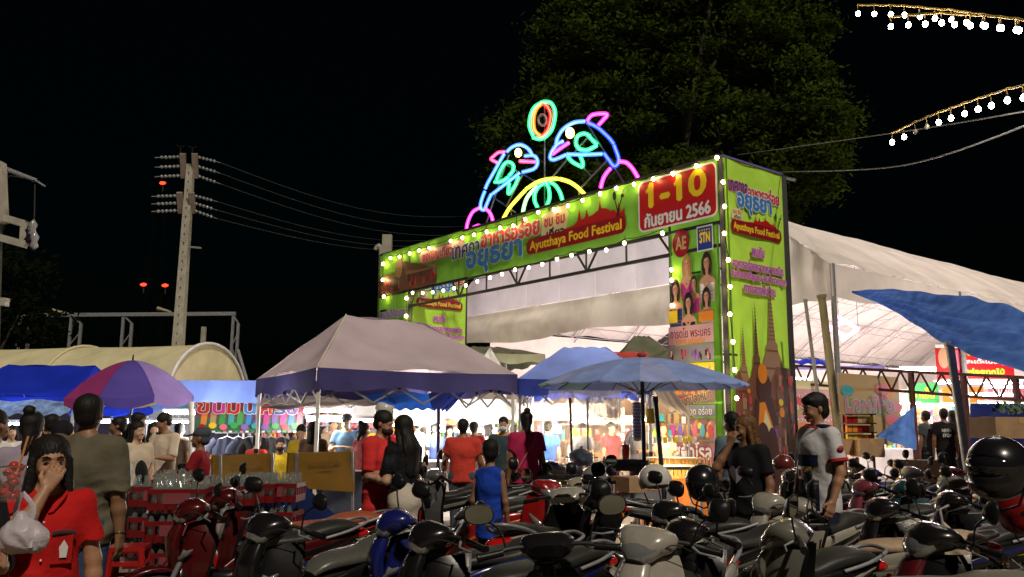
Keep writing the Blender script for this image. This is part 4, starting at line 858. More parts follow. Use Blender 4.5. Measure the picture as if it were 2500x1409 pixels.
# the big blue tarp flying over the right side
BIGT = cloth('big_blue_tarp', (.13, .30, 1.0), trans=.62, scale=5, bump=.9, var=.38, dirt=.0)  # strong tone variation paints pale sheen patches into the blue
top_ = [P(2080, 711, 17.5), P(2180, 704, 15.5), P(2300, 716, 13.5), P(2420, 742, 12), P(2560, 790, 10.8)]
bot_ = [P(2080, 714, 17.5), P(2150, 745, 15.0), P(2230, 791, 12.8), P(2320, 840, 11.0), P(2420, 876, 9.6), P(2560, 925, 8.4)]
ts_, bs_ = smooth(top_, 8), smooth(bot_, 8)
def samp(L_, u): k = u*(len(L_)-1); i = min(int(k), len(L_)-2); return L_[i].lerp(L_[i+1], k-i)
m = MB(); m.grid(lambda u, v: samp(ts_, u).lerp(samp(bs_, u), v) - UP*(.16*math.sin(math.pi*v)*u + .04*math.sin(v*16+u*6)*(.2+u) + .020*math.sin(v*31+u*19+2*math.sin(u*9))*min(1, u*3) + .008*math.sin(v*60+u*44)), 110, 60)
solo('tarpaulin', m, BIGT, 'big blue tarpaulin stretched from the marquee corner over the right side', 'tarpaulin')
def pole_px(name, label, px0, py0, px1, py1, Y, r, mat=STEEL, cat='pole', group=None, foot=True):
    a = P(px0, py0, Y); b = P(px1, py1, Y); d = (b-a); 
    if foot: b = a + d*(a.z/(a.z-b.z))
    m = MB(); m.bar(a, b, r, 12); m.bar(a - d.normalized()*.02, a + d.normalized()*.05, r*1.25, 12); return solo(name, m, mat, label, cat, group, origin=b)
pole_px('tent_pole', 'thick leaning steel pole under the marquee corner behind the jersey man', 2006, 722, 2050, 1090, 16.5, .075, M('weathered_pole', (.22, .19, .10), rough=.6))
pole_px('tent_pole', 'thinner steel pole left of the thick marquee pole', 1966, 733, 2012, 1080, 17, .035)
pole_px('tent_pole', 'steel pole rising to the edge of the big blue tarp', 2318, 838, 2356, 1100, 11.2, .055)
# ================================================================== UMBRELLAS
def umbrella(label, c, rad, zr, za, cols, pole_b, tilt=(0, 0), spin=0, val=.12, scallop=True, ribs=True, group='market umbrellas', pr=.022, pm=STEEL, drop=.0, fin=None):
    t = thing('market_umbrella', label, 'umbrella', (c[0], c[1], 0), group=group); n = len(cols); Ctr = Vector((c[0], c[1], 0))
    tm = Matrix.Rotation(R(tilt[0]), 3, 'X') @ Matrix.Rotation(R(tilt[1]), 3, 'Y'); pv_ = Vector((0, 0, zr))
    def Q(a, r, z): return Ctr + tm @ (Vector((r*math.cos(a), r*math.sin(a), z)) - pv_) + pv_
    for i, cm in enumerate(cols):
        a0, a1 = 2*math.pi*i/n + R(spin), 2*math.pi*(i+1)/n + R(spin); m = MB()
        def f(u, v):
            a = lerp(a0, a1, u); k = 1-.035*math.sin(math.pi*u)*v*(16/n); r = rad*v*k; z = zr + (za-zr)*(1 - v**1.75) - .03*math.sin(math.pi*u)*v*(8/n); return Q(a, r, z)
        m.grid(f, 6, 12); 
        if val > 0: m.grid(lambda u, v: f(u, 1) - UP*v*(val + (.05*math.sin(math.pi*u) if scallop else 0)), 6, 2)
        m.build('canopy_panel', cm, t, True)
        if ribs: m = MB(); m.tube([Q(a0, rad*k/6, zr + (za-zr)*(1-(k/6)**1.75) - .012) for k in range(7)], .007, 4); m.build('rib', pm, t, True)
    if ribs:
        for i in range(0, n, max(1, n//8)):
            a = 2*math.pi*i/n; m = MB(); m.tube([Q(0, 0, zr-.12), Q(a, rad*.55, zr + (za-zr)*(1-.55**1.75) - .02)], .007, 4); m.build('strut', pm, t, True)
    m = MB(); m.bar(Q(0, 0, za), Q(0, 0, zr-.2), pr); m.bar(Q(0, 0, zr-.2), Vector(pole_b), pr); m.build('pole', pm, t, True)
    m = MB(); m.lathe([(.03, 0), (.06, .02), (.05, .05), (.0, .07)] if fin else [(.015, 0), (.012, .08), (.0, .09)], Q(0, 0, za), 10); m.build('finial', fin or BPLAST, t, True); return t
UB = cloth('faded_blue_umbrella', (.30, .42, .85), trans=.25, var=.2, dirt=.25, scale=5); UB2 = cloth('greenish_blue_umbrella', (.28, .45, .52), trans=.25, var=.25, dirt=.2, scale=5); UB3 = cloth('grey_blue_umbrella', (.38, .46, .82), trans=.25, var=.2, dirt=.25, scale=5)
uc = P(1568, 940, 10.5); ucols = [random.Random(3+i).choice([UB, UB, UB3, UB2 if i in (6, 7, 8, 9) else UB]) for i in range(18)]
umbrella('large faded blue umbrella with many ribs in front of the right tower', (uc.x, 10.5+.0), 1.27, 2.0, 2.34, ucols, (P(1573, 1040, 10.5).x, 10.5, 0), tilt=(0, .0), val=.015, scallop=False, pr=.026, pm=DKSTEEL, fin=REDC)
rc = P(322, 970, 13.6); V1, V2, V3, V4, V5 = cloth('plum_panel', (.30, .04, .16), trans=.3), cloth('indigo_panel', (.10, .07, .34), trans=.3), cloth('lilac_panel', (.36, .25, .62), trans=.3), cloth('teal_panel', (.10, .34, .33), trans=.3), cloth('yellow_panel', (.60, .45, .08), trans=.35)
umbrella('round umbrella with plum, indigo and lilac panels at the left', (rc.x, 13.6), .98, 1.93, 2.50, [V4, V5, V5, V4, V1, V2, V3, cloth('violet_panel', (.22, .16, .50), trans=.3)], (P(312, 1040, 13.6).x, 13.4, 0), spin=42, tilt=(2, -2), val=.11, pr=.02)
for px, py, Y, rad, cm, lab in ((655-380+0, 995, 17, .8, BLUET, 'small blue umbrella roof far behind the olive shirt man'), (365, 985, 18, .9, BLUEC, 'blue umbrella roof seen under the round umbrella'), (440, 985, 18.5, 1.1, cloth('steel_blue_panel', (.12, .24, .38), trans=.3), 'steel blue umbrella over the drink table')):
    q = P(px, py, Y); umbrella(lab, (q.x, Y), rad, q.z-.02, q.z+.28, [cm]*8, (q.x, Y, 0), val=.08)

# ================================================================== STALLS
WALLW = cloth('white_backdrop_cloth', (.55, .46, .42), trans=.2, dirt=.3, scale=1.2, var=.5)
SHINE = M('stall_lamp_cloth', (.9, .88, .85), rough=.8, var=.05)
TABLEM = M('steel_table_top', (.55, .55, .56), rough=.3, metal=.6, var=.15); WOOD = M('plywood', (.42, .27, .13), rough=.6, var=.3, scale=5); REDC2 = M('dark_red_crate_plastic', (.16, .006, .008), rough=.35, var=.2); REDP = M('red_plastic', (.36, .010, .010), rough=.3, var=.15, coat=.2); YELP = M('yellow_plastic', (.70, .52, .02), rough=.35); BLUEP = M('blue_plastic', (.02, .08, .42), rough=.35); WHP = M('white_plastic', (.75, .75, .74), rough=.4)
CLR = M('clear_plastic', (.85, .85, .88), rough=.08, alpha=.28, var=.02); FOOD = M('fried_food', (.45, .20, .04), rough=.5, var=.5, scale=30, bump=.5); CARD = M('cardboard', (.42, .26, .14), rough=.8, var=.15)
def table(label, c, wd, dp, h, rz=0, top=TABLEM, clothm=None, name='stall_table', group='stall tables'):
    t = thing(name, label, 'table', c, rz, group)
    m = MB(); m.box((0, 0, h-.02), (wd, dp, .04)); m.build('table_top', top, t)
    for x in (-1, 1):
        for y in (-1, 1): m = MB(); m.beam((x*(wd/2-.05), y*(dp/2-.05), 0), (x*(wd/2-.05), y*(dp/2-.05), h-.04), .035); m.build('leg', STEEL, t)
    if clothm: m = MB(); m.grid(lambda u, v: Vector((lerp(-wd/2, wd/2, u), -dp/2-.012-.015*math.sin(u*40)*v, lerp(h-.01, .15, v))), 40, 2); m.build('skirt_cloth', clothm, t)
    return t
def sign(label, x0, y0, x1, y1, Y0, Y1, base, art, cat='banner', name='shop_banner', frame=None):
    A, B = P(x0, y0, Y0), P(x1, y0, Y1); X = Vector((B.x-A.x, B.y-A.y, 0)); wd = X.length; X.normalize(); zb = P((x0+x1)/2, y1, (Y0+Y1)/2).z; zt = P((x0+x1)/2, y0, (Y0+Y1)/2).z; h = zt-zb
    t = thing(name, label, cat, (A.x, A.y, zb)); m = MB(); wavy(m, (A.x, A.y, 0), X, wd, zb, zt, 16, 4, .02); p = m.build('sheet', base, t, True)
    sh = Sheet(p, (A.x, A.y, zb), X); art(sh, wd, h); sh.done()
    if frame: 
        m = MB()
        for a, b in (((0, 0), (wd, 0)), ((wd, 0), (wd, h)), ((wd, h), (0, h)), ((0, h), (0, 0))): m.beam(Vector((A.x, A.y, zb)) + X*a[0] + UP*a[1], Vector((A.x, A.y, zb)) + X*b[0] + UP*b[1], .035)
        m.build('frame', frame, t, True)
    return t
def backwall(label, x0, x1, Y0, Y1, h, mat=WALLW):
    a, b = G(x0, Y0), G(x1, Y1); m = MB(); nn = (b-a).cross(UP).normalized(); m.grid(lambda u, v: a.lerp(b, u) + UP*lerp(.05, h, v) + nn*.03*math.sin(u*25), 40, 3); return solo('stall_backdrop', m, mat, label, 'backdrop cloth', 'cloth walls of the stalls')
backwall('white cloth wall behind the snack stalls under the mauve canopy', 740, 1290, 20, 20, 2.3); backwall('white cloth wall behind the plastic curtain stall', 1290, 1690, 18.5, 18, 2.4, cloth('warm_backdrop', (.70, .52, .36), trans=.2)); backwall('dim cloth wall behind the drink sellers at left', 330, 560, 21, 21, 2.2, cloth('dim_backdrop', (.40, .42, .50), trans=.2)); backwall('dark cloth wall behind the crowd at far left', -250, 330, 23, 22, 1.9, cloth('dark_backdrop', (.06, .05, .10), trans=.1)); backwall('dark cloth wall behind the hanging shirts', 500, 760, 16.4, 16.4, 1.75, cloth('black_backdrop', (.02, .02, .03), trans=.0))
WT = M('warm_tube_glow', (1, .80, .5), emit=30, ecol=(1, .76, .42), var=0)
tl_ = [(300, 1030, 19, 0, 1.2), (470, 1009, 15.5, 1, 1.0), (540, 1012, 17, 0, .6), (400, 1030, 17.5, 0, 1.0), (775, 1003, 15.2, 0, 1.2), (832, 1026, 14.2, 0, 1.1), (1010, 1038, 17, 0, 1.2), (1180, 1030, 15.4, 0, .8), (1130, 1052, 18, 0, 1.4), (1060, 1085, 17, 0, 1.4), (1240, 1106, 13, 0, .35), (1330, 1022, 17, 0, 1.0), (30, 1035, 15.8, 0, .6), (1400, 1022, 16.8, 2, 1.2), (1470, 1030, 16.5, 2, 1.2), (1550, 1025, 16, 2, .5)]
for i, (px, py, Y, kind, L_) in enumerate(tl_):
    tube_light(P(px, py, Y), R(rnd.uniform(-6, 6)), ['cool tube over the far umbrella stall behind the olive shirt', 'tube over the white shirt vendor', 'short tube right of the vendor in white', 'tube among the far umbrellas', 'tube near the top left under the mauve canopy', 'wide tube over the masked man in blue', 'tube behind the long haired woman', 'short tube above the man in orange red', 'long tube low behind the orange red shirt', 'tube low in the brightest stall beside the couple', 'small bright lamp bar by the masked woman', 'tube left of the clear plastic curtain', 'glaring white lamp at the far left between heads', 'warm tube behind the plastic curtain, left one', 'warm tube behind the plastic curtain, right one', 'warm short tube above the hanging cup sleeve'][i], L_, mat=WT if kind == 2 else None)
for px, py, Y, e, c in ((470, 1045, 14.6, 75, (1, .97, .95)), (800, 1040, 14.0, 45, (1, .90, .80)), (1060, 1060, 15.5, 150, (1, .94, .86)), (1150, 1060, 16.5, 130, (1, .93, .82)), (1240, 1040, 15.5, 70, (1, .90, .78)), (1380, 1040, 15.6, 150, (1, .78, .5)), (1500, 1050, 15.4, 150, (1, .78, .5)), (1640, 1045, 13.2, 50, (1, .78, .45)), (50, 1040, 15, 30, (.7, .85, 1)), (300, 1040, 18, 40, (.9, .95, 1)), (620, 1000, 11.9, 14, (1, .9, .8)), (1640, 1180, 12.0, 22, (1, .62, .3))):
    lamp(P(px, py, Y), e*1.55, c, .25)
# sign boards
def art_kanom(sh, w_, h_):
    sh.rect(0, h_*.50, w_, h_, prt('wine', (.26, .03, .07))); sh.rect(0, 0, w_, h_*.5, prt('deep_green', (.03, .13, .09)))
    for k, c in enumerate([ORG, TAN, GRN, TEAL, GRN, BLUE, PURP, MAG, PURP, MAG, BLUE, PINK]):
        u = w_*(.05 + k*.08); sh.poly([(u, h_*.25), (u+w_*.05, h_*.25), (u+w_*.06, h_*.68), (u+w_*.035, h_*.72), (u+.01, h_*.68)], c)
    for k, c in enumerate([DRED, YEL, PINK, GRN, PURP, TEAL, PURP, GRN, RED, GRN]):
        sh.disc(w_*(.06+k*.095), h_*(.18+.05*(k % 2)), w_*.035, h_*.10, c)
    for k in range(20): sh.rect(w_*k/20, 0, w_*(k+.6)/20, h_*.06, [WHT, GRN, PINK][k % 3], lay=(k == 0))
    for i, (tx_, u, c) in enumerate((('ข', .06, RED), ('น', .20, MAG), ('ม', .33, RED), ('น', .48, BLUE), ('ค', .63, RED), ('ร', .76, NAVY), ('อ', .88, PURP))):
        sh.text(tx_, w_*u, h_*.80, w_*.10, h_*.32, c, WHT, .12, .07)
sign('colourful snack banner with large Thai letters and painted drink bottles', 478, 984, 742, 1056, 13.6, 14.6, WHC, art_kanom)
def art_red(sh, w_, h_): sh.rect(0, 0, w_, h_, RED); sh.text('ของอร่อย', w_/2, h_/2, w_*.9, h_*.7, YEL, None, bold=.05)
sign('small red strip sign with yellow letters over the brightest stall', 1020, 1020, 1190, 1038, 17, 17, REDC, art_red)
def art_pk(sh, w_, h_): 
    sh.rect(0, 0, w_, h_, prt('soft_pink', (.62, .30, .32))); sh.poly([(w_*.3, h_*.3), (w_*.6, h_*.8), (w_*.9, h_*.3)], YEL)
    for k in range(12): sh.disc(w_*rnd.random(), h_*rnd.random(), .03, .03, CRIM)
sign('pink wall poster with a yellow triangle behind the blue shirt vendor', 850, 998, 940, 1045, 17, 17, WHC, art_pk)
def art_p2(sh, w_, h_):
    for k in range(7): sh.rect(0, h_*k/7, w_, h_*(k+1)/7, [prt('soft_pink', (.62, .30, .32)), ORG, prt('soft_pink', (.62, .30, .32)), TAN, CRIM, prt('soft_pink', (.62, .30, .32)), CREAM][k], lay=(k == 0))
    for k, s_t in enumerate(('ชานมไข่มุก', 'น้ำผลไม้ปั่น', 'ข้าวโพดอบเนย')): sh.text(s_t, w_*.5, h_*(.35+.2*k), w_*.8, h_*.08, WHT, CRIM, .1)
sign('faded pink and orange drinks banner just right of the tower', 1922, 930, 2045, 1075, 19.5, 20.5, WHC, art_p2)
def art_ya(sh, w_, h_):
    sh.rect(0, 0, w_, h_, TAN); r = random.Random(6)
    for k in range(12): sh.disc(w_*r.random(), h_*r.random(), w_*.12, h_*.09, r.choice([PINK, CREAM, prt('olive', (.30, .30, .10)), ORG, prt('soft_pink', (.62, .30, .32))]))
    sh.text('ย่าใหญ่', w_*.48, h_*.55, w_*.8, h_*.26, prt('faded_red', (.5, .18, .18)), LBLUE, .10, .05, mirror=True); sh.disc(w_*.12, h_*.75, w_*.1, h_*.08, TEAL)
sign('see-through food banner with large lettering read from behind', 2046, 916, 2192, 1080, 17.5, 19, WHC, art_ya)
def art_rs(sh, w_, h_):
    sh.rect(0, 0, w_, h_, RED); sh.disc(w_*.10, h_*.6, w_*.07, h_*.3, SKINP); sh.disc(w_*.28, h_*.55, w_*.06, h_*.3, PINK)
    sh.text('หมูย่างสูตรเด็ด', w_*.62, h_*.78, w_*.55, h_*.2, YEL, None); sh.text('สะเต๊ะเนื้อนุ่ม', w_*.66, h_*.50, w_*.55, h_*.18, WHT, CRIM, .1); sh.text('อร่อยทุกไม้', w_*.62, h_*.2, w_*.5, h_*.2, YEL, GRN, .1)
    sh.rect(0, h_*.9, w_*.3, h_, WHT)
sign('hanging red food banner with yellow letters inside the marquee', 2282, 842, 2470, 925, 22, 22, REDC, art_rs)
for i, (x0, y0, x1, y1, Y, c1, c2, tx_, lab) in enumerate(((2215, 935, 2290, 985, 27, GRN, YEL, 'ชาเย็น', 'small green and yellow sign deep in the marquee'), (2300, 945, 2400, 985, 27, ORG, WHT, 'ลูกชิ้น', 'orange sign deep in the marquee right of the green one'), (2410, 930, 2500, 980, 26, PINK, WHT, 'หมึกย่าง', 'pink sign at the right end of the far stalls'), (1340, 1035, 1372, 1060, 16.5, BLUE, WHT, 'น้ำ', 'little blue price card by the magenta shirt'))):
    def art(sh, w_, h_, c1=c1, c2=c2, tx_=tx_): sh.rect(0, 0, w_, h_, c1); sh.text(tx_, w_/2, h_/2, w_*.7, h_*.5, c2)
    sign(lab, x0, y0, x1, y1, Y, Y, WHC, art)
# red oxide truss of the far stall row on the right
m0 = G(1925, 21); fr_ = thing('stall_truss', 'dark red steel truss frame running along the far stalls at right', 'stall frame', m0)
fa, fb_ = P(1925, 892, 20.5), P(2560, 925, 15.5)
for dz in (0, -.42): m = MB(); m.beam(fa + UP*dz, fb_ + UP*dz, .06); m.build('chord_beam', RUSTRED, fr_, True)
nz_ = 26
for k in range(nz_): m = MB(); a, b = fa.lerp(fb_, k/nz_), fa.lerp(fb_, (k+1)/nz_); m.beam(a + UP*(0 if k % 2 else -.42), b + UP*(-.42 if k % 2 else 0), .03); m.build('truss_diagonal', RUSTRED, fr_, True)
for px in (2045, 2222, 2350, 2480):
    u = min(range(100), key=lambda k: abs((lambda q: (CAMM.inverted() @ q).x/-(CAMM.inverted() @ q).z*FPX + IW/2)(fa.lerp(fb_, k/100)) - px))/100; q = fa.lerp(fb_, u); m = MB(); m.beam(q, (q.x, q.y, 0), .09); m.build('upright', RUSTRED, fr_, True)
# stalls inside the marquee: counters, tubes, blown out lamps
for i, (px, py, Y, L_) in enumerate(((2240, 905, 26, 1.6), (2265, 900, 27, 1.6), (2390, 935, 23, 2.2), (2420, 930, 25, 2.0), (2470, 945, 21, 1.4), (2410, 965, 24, 1.8), (2200, 985, 26, 1.2), (2280, 990, 27, 1.6), (2360, 990, 25, 1.4), (2450, 985, 23, 1.4), (1965, 1015, 24, .8), (2188, 1010, 23, .8), (2230, 970, 30, 1.2), (2340, 960, 30, 1.6), (1950, 925, 26, .8))):
    tube_light(P(px, py, Y), R(rnd.uniform(-12, 12)), 'white tube deep in the marquee, %s' % ('above the pink sign', 'just behind another high tube', 'long one at upper right', 'in the right upper row', 'near the right edge', 'lower right of the long one', 'low beside the blue cloth triangle', 'low over the dark shirts', 'low right of the dark shirts', 'low at the right edge', 'low behind the jersey man', 'small one above the blue cloth triangle', 'faint far back at left', 'faint far back in the middle', 'by the tower edge')[i], L_, group='tube lights deep in the marquee')
for px, py, Y, e in ((2240, 960, 24, 120), (2330, 960, 23, 130), (2430, 960, 21, 130), (1970, 1010, 23, 50), (2140, 1000, 22, 40)): lamp(P(px, py, Y), e*1.4, (1, .90, .82), .3)
for i, (px, Y, wd, lab) in enumerate(((2200, 24, 2.2, 'white counter deep in the marquee at left'), (2330, 24, 2.4, 'white counter deep in the marquee behind the dark shirts'), (2450, 22, 2.4, 'white counter deep in the marquee near the right edge'), (2290, 28, 3, 'farthest white counter in the marquee'))):
    q = G(px, Y); table(lab, q, wd, .7, .95, R(-20), WHP, WHC, group='counters in the marquee')
m = MB(); a, b = G(1940, 27), G(2560, 27); m.grid(lambda u, v: a.lerp(b, u) + UP*lerp(.05, 2.7, v), 30, 2); solo('stall_backdrop', m, cloth('cream_backdrop', (.66, .52, .42), trans=.2, var=.4, scale=1.5), 'cream cloth wall behind the far marquee counters', 'backdrop cloth')
# wires bulbs inside
# yellow boards
YB = M('ochre_board', (.21, .11, .010), rough=.55, var=.15, scale=4, dirt=.25)
def board(label, pts, Y0, Y1):
    q = [P(*pts[0], Y0), P(*pts[1], Y1), P(*pts[2], Y1), P(*pts[3], Y0)]; t = thing('display_board', label, 'board', (q[0].x, q[0].y, 0), group='ochre boards behind the crates'); n = (q[1]-q[0]).cross(q[3]-q[0]).normalized()*.03
    m = MB(); m.add([*q, *[k+n for k in q]], [(0, 1, 2, 3), (7, 6, 5, 4), (0, 4, 5, 1), (1, 5, 6, 2), (2, 6, 7, 3), (3, 7, 4, 0)]); p = m.build('panel', YB, t, True)
    X = (q[1]-q[0]); wd = X.length; sh = Sheet(p, q[3], X, (q[0]-q[3])); h = (q[0]-q[3]).length
    if sh.N.y > 0: sh.N = -sh.N
    sh.o = sh.o + sh.N*.032; sh.text('อาหารจานเด็ด', wd*.5, h*.68, wd*.5, h*.13, prt('faded_brown', (.16, .07, .01))); sh.text('อร่อย', wd*.5, h*.52, wd*.2, h*.10, prt('faded_brown', (.16, .07, .01)))
    for k in (.08, .92): m = MB(); a = q[0].lerp(q[1], k) - n; m.beam(a, (a.x, a.y+.25, 0), .03); m.build('leg', STEEL, t, True)
    return t
board('ochre display board left of the canopy pole', ((520, 1112), (672, 1106), (664, 1195), (520, 1188)), 9.6, 10.4)
board('wider ochre display board right of the canopy pole', ((706, 1106), (868, 1101), (866, 1202), (700, 1190)), 9.6, 10.4)
# hanging clothes
SH_ = [(.03, .035, .06), (.015, .015, .018), (.05, .06, .10), (.02, .02, .02), (.12, .12, .13)]
for i, (px, lab) in enumerate(((555, 'black'), (582, 'dark navy'), (612, 'slate with a red and white print'), (640, 'charcoal'), (662, 'slate blue'), (690, 'dark blue'))):
    c = P(px, 1062, 14.8); t = thing('hanging_shirt', '%s shirt hanging %s on the rail' % (lab, ('first', 'second', 'third', 'fourth', 'fifth', 'last')[i]), 'shirt', c, R(rnd.uniform(-30, 30)), 'shirts on the rail')
    m = MB(); hw = .24
    for y in (-.05, .05): m.grid(lambda u, v: Vector((lerp(-hw, hw, u)*(.85+.15*min(v*4, 1)), y + .015*math.sin(u*20+v*3), -.05 - .62*v - .05*abs(u-.5)*(1-v))), 12, 8)
    m.build('body', cloth('hung_shirt_%d' % i, SH_[i % 5], trans=.05), t)
    for x in (-1, 1): m = MB(); m.loft([(x*.18, 0, -.08), (x*.30, 0, -.22), (x*.33, 0, -.32)], [(.06, .07), (.05, .08), (.05, .08)]); m.build('sleeve', cloth('hung_shirt_%d' % i, SH_[i % 5]), t)
    m = MB(); m.tube([(-.2, 0, -.09), (0, 0, -.02), (.2, 0, -.09)], .008, 5); m.tube([(0, 0, -.02), (0, 0, .06), (.03, 0, .08)], .004, 5); m.build('hanger', WHP, t)
m = MB(); m.bar(P(525, 1056, 14.8), P(705, 1056, 14.8), .015); solo('clothes_rail', m, STEEL, 'thin rail the dark shirts hang from', 'rail')
# drink table with cups, vendor gear
tb = G(415, 9.8, .75); table('long pale drinks table in front of the vendor in white', (tb.x, 10.0, 0), 1.3, .7, .74, R(4), WHP)
CUP = M('paper_cup', (.7, .68, .62), rough=.6); GLS = M('bottle_glass', (.30, .34, .32), rough=.05, metal=.3, alpha=.40, var=.05); COLA = M('dark_drink', (.05, .015, .01), rough=.1, alpha=.9)
cupm = MB().lathe([(.0, 0), (.032, 0), (.042, .12), (.040, .12), (.03, .01)], n=10)
r_ = random.Random(8)
for i in range(14):
    cn, cm_ = [('pale paper', CUP), ('red', REDP), ('orange', ORG), ('clear', CLR)][(i*5+i//7) % 4]; a = thing('drink_cup', '%s cup, %s from the left in the %s row on the drinks table' % (cn, ('first', 'second', 'third', 'fourth', 'fifth', 'sixth', 'seventh')[i % 7], ('front', 'back')[i//7]), 'cup', (tb.x + .02 + (i % 7)*.09 + r_.uniform(-.01, .01), 9.78 + .30*(i//7) + r_.uniform(-.03, .03), .745), group='cups on the drinks table')
    m = MB(); m.lathe([(.0, 0), (.032, 0), (.042, .12), (.044, .12)], n=10); m.build('body', cm_, a); m = MB(); m.lathe([(.044, .12), (.03, .15), (.0, .15)], n=10); m.build('lid', r_.choice([CLR, WHP]), a)
a = thing('drink_crate', 'red crate standing on the drinks table', 'crate', (tb.x-.22, 10.15, .745)); m = MB(); m.box((0, 0, .09), (.36, .26, .18)); m.build('body', REDP, a); m = MB(); m.box((0, -.135, .09), (.2, .006, .08)); m.build('label_plate', WHP, a)
# bottle crates
botM = MB().lathe([(.0, 0), (.032, 0), (.034, .10), (.030, .15), (.013, .20), (.012, .245), (.0, .245)], n=8).mesh('bottle', [GLS])
BOTC = M('cola_bottle_glass', (.06, .03, .025), rough=.06, coat=.5)
def crate(label, c, rz=0, bottles=True, mat=REDC2, nx=6, ny=4, text=False, bm=None):
    t = thing('bottle_crate', label, 'crate', c, rz, 'bottle crates beside the motorbikes'); L_, D_, H_ = .46, .31, .17; m = MB()
    for y in (-1, 1): 
        m.box((0, y*D_/2, .03), (L_, .014, .06)); m.box((0, y*D_/2, H_-.02), (L_, .018, .04))
        for k in range(7): m.box((lerp(-L_/2, L_/2, k/6), y*D_/2, H_/2), (.012, .014, H_))
    for x in (-1, 1):
        m.box((x*L_/2, 0, .03), (.014, D_, .06)); m.box((x*L_/2, 0, H_-.02), (.018, D_, .04))
        for k in range(5): m.box((x*L_/2, lerp(-D_/2, D_/2, k/4), H_/2), (.014, .012, H_))
    m.box((0, 0, .008), (L_, D_, .016)); m.build('body', mat, t)
    m = MB(); m.box((0, -D_/2-.010, H_*.55), (.22, .006, .09)); m.build('label_plate', prt('crate_pink', (.22, .05, .06)), t)
    if bottles:
        for i in range(nx):
            for j in range(ny): b = bpy.data.objects.new('bottle', botM); b.location = (lerp(-.19, .19, i/(nx-1)), lerp(-.11, .11, j/(ny-1)), .018); b.rotation_euler = (r_.uniform(-.05, .05), r_.uniform(-.05, .05), 0); lin(b, t)
            
    return t
k_ = 0
cw = ['bottom', 'second', 'third', 'fourth', 'top']
for (px, Y, n, rz, wh) in ((392, 7.9, 4, 12, 'left stack'), (440, 7.6, 4, 8, 'middle stack'), (505, 7.7, 3, -5, 'right stack'), (565, 8.0, 4, 5, 'stack behind the red motorbike'), (622, 8.3, 4, 3, 'stack under the left board'), (672, 8.4, 4, -4, 'stack by the blue cover'), (440, 8.8, 4, 5, 'rear stack by the drinks table')):
    q = G(px, Y, .8)
    for k in range(n): crate('%s red crate of clear bottles in the %s' % (cw[k] if k < n-1 else 'top', wh), (q.x + r_.uniform(-.01, .01), Y + r_.uniform(-.01, .01), k*.262), R(rz + r_.uniform(-3, 3)), bottles=True, nx=6, ny=4 if k == n-1 else 2)
def stool(label, c, rz=0):
    t = thing('plastic_stool', label, 'stool', c, rz, 'red plastic stools'); m = MB(); m.box((0, 0, .445), (.27, .27, .03)); m.build('seat', REDP, t)
    for x in (-1, 1):
        for y in (-1, 1): m = MB(); m.loft([(x*.11, y*.11, .43), (x*.15, y*.15, .0)], [(.028, .022, 5), (.022, .018, 5)]); m.build('leg', REDP, t)
    for y in (-1, 1): m = MB(); m.box((0, y*.135, .22), (.26, .012, .03)); m.box((y*.135, 0, .22), (.012, .26, .03)); m.build('stretcher', REDP, t)
q = G(266, 6.6, .2); 
for k in range(2): stool(('lower', 'upper')[k] + ' of two stacked red plastic stools beside the jeans man', (q.x, 6.9, k*.11), .2)
q = G(640, 9.6); m = MB(); m.grid(lambda u, v: Vector((P(715, 1200, 9.0).x + lerp(-.62, .55, u) + .04*math.sin(v*9), 9.0 + .25*math.cos(u*6)*.5, (1.02 - .12*abs(math.sin(u*5)) )*(1-v*.95)*(.65 + .35*math.sin(math.pi*min(max(u+.1, 0), 1))))), 24, 12); solo('covered_cart', m, cloth('dark_navy_cover', (.010, .022, .10), trans=.0, bump=.8), 'heap under a dark navy cover in front of the right board', 'cover')
# bags / tray at the couple stall; counter for the bright stall
q = G(1000, 14.5); table('white counter of the brightest stall behind the couple', (q.x+.9, 14.6, 0), 3.0, .7, .92, 0, WHP, WHC)
q = G(840, 12.6); table('counter in front of the masked man in blue', (q.x, 12.9, 0), 1.9, .6, .85, 0, WHP, cloth('slate_skirt', (.07, .08, .12)))
# plastic curtain stall
m = MB(); a, b = P(1340, 1000, 12.7), P(1518, 1000, 12.6)
m.grid(lambda u, v: a.lerp(b, u) + UP*(.28 - 1.08*v*1.0 - .04*math.sin(u*9)*v) + Vector((0, .06*math.sin(u*13+v*3)*(.3+v*.7) + .02*math.sin(u*29+v*5), 0)), 90, 10)
CURT = M('clear_curtain_film', (.82, .76, .76), rough=.22, alpha=.42, var=.15, scale=2, bump=.4); solo('plastic_curtain', m, CURT, 'creased clear plastic curtain hanging from the blue canopy', 'curtain')
m = MB(); a, b = P(1432, 970, 12.5), P(1515, 975, 12.5); m.grid(lambda u, v: a.lerp(b, u) + UP*(.02 - .34*v*(.5+u*.9)) + Vector((0, .04*math.sin(u*40), 0)), 30, 5); solo('plastic_sheet', m, M('grey_film', (.35, .36, .42), rough=.2, alpha=.6, var=.3), 'gathered grey plastic sheet bunched at the canopy edge', 'curtain')
for px0, px1, lab in ((1392, 1396, 'thin dark canopy pole in front of the plastic curtain'), (1434, 1436, 'grey canopy pole in the middle of the plastic curtain')):
    pole_px('canopy_pole', lab, px0, 975, px1, 1120, 12.4, .018, DKSTEEL if px0 < 1400 else STEEL)
pole_px('canopy_pole', 'dark leaning pole right of the big umbrella pole', 1600, 972, 1618, 1172, 9.8, .026, DKSTEEL)
pole_px('canopy_pole', 'dark blue pole inside the mauve canopy left of the orange shirt', 1071, 985, 1070, 1125, 13.6, .03, M('dark_blue_pole', (.04, .04, .12), rough=.4))
pole_px('canopy_pole', 'white post near the vendor in white', 466, 985, 468, 1110, 12, .035, WHITEP)
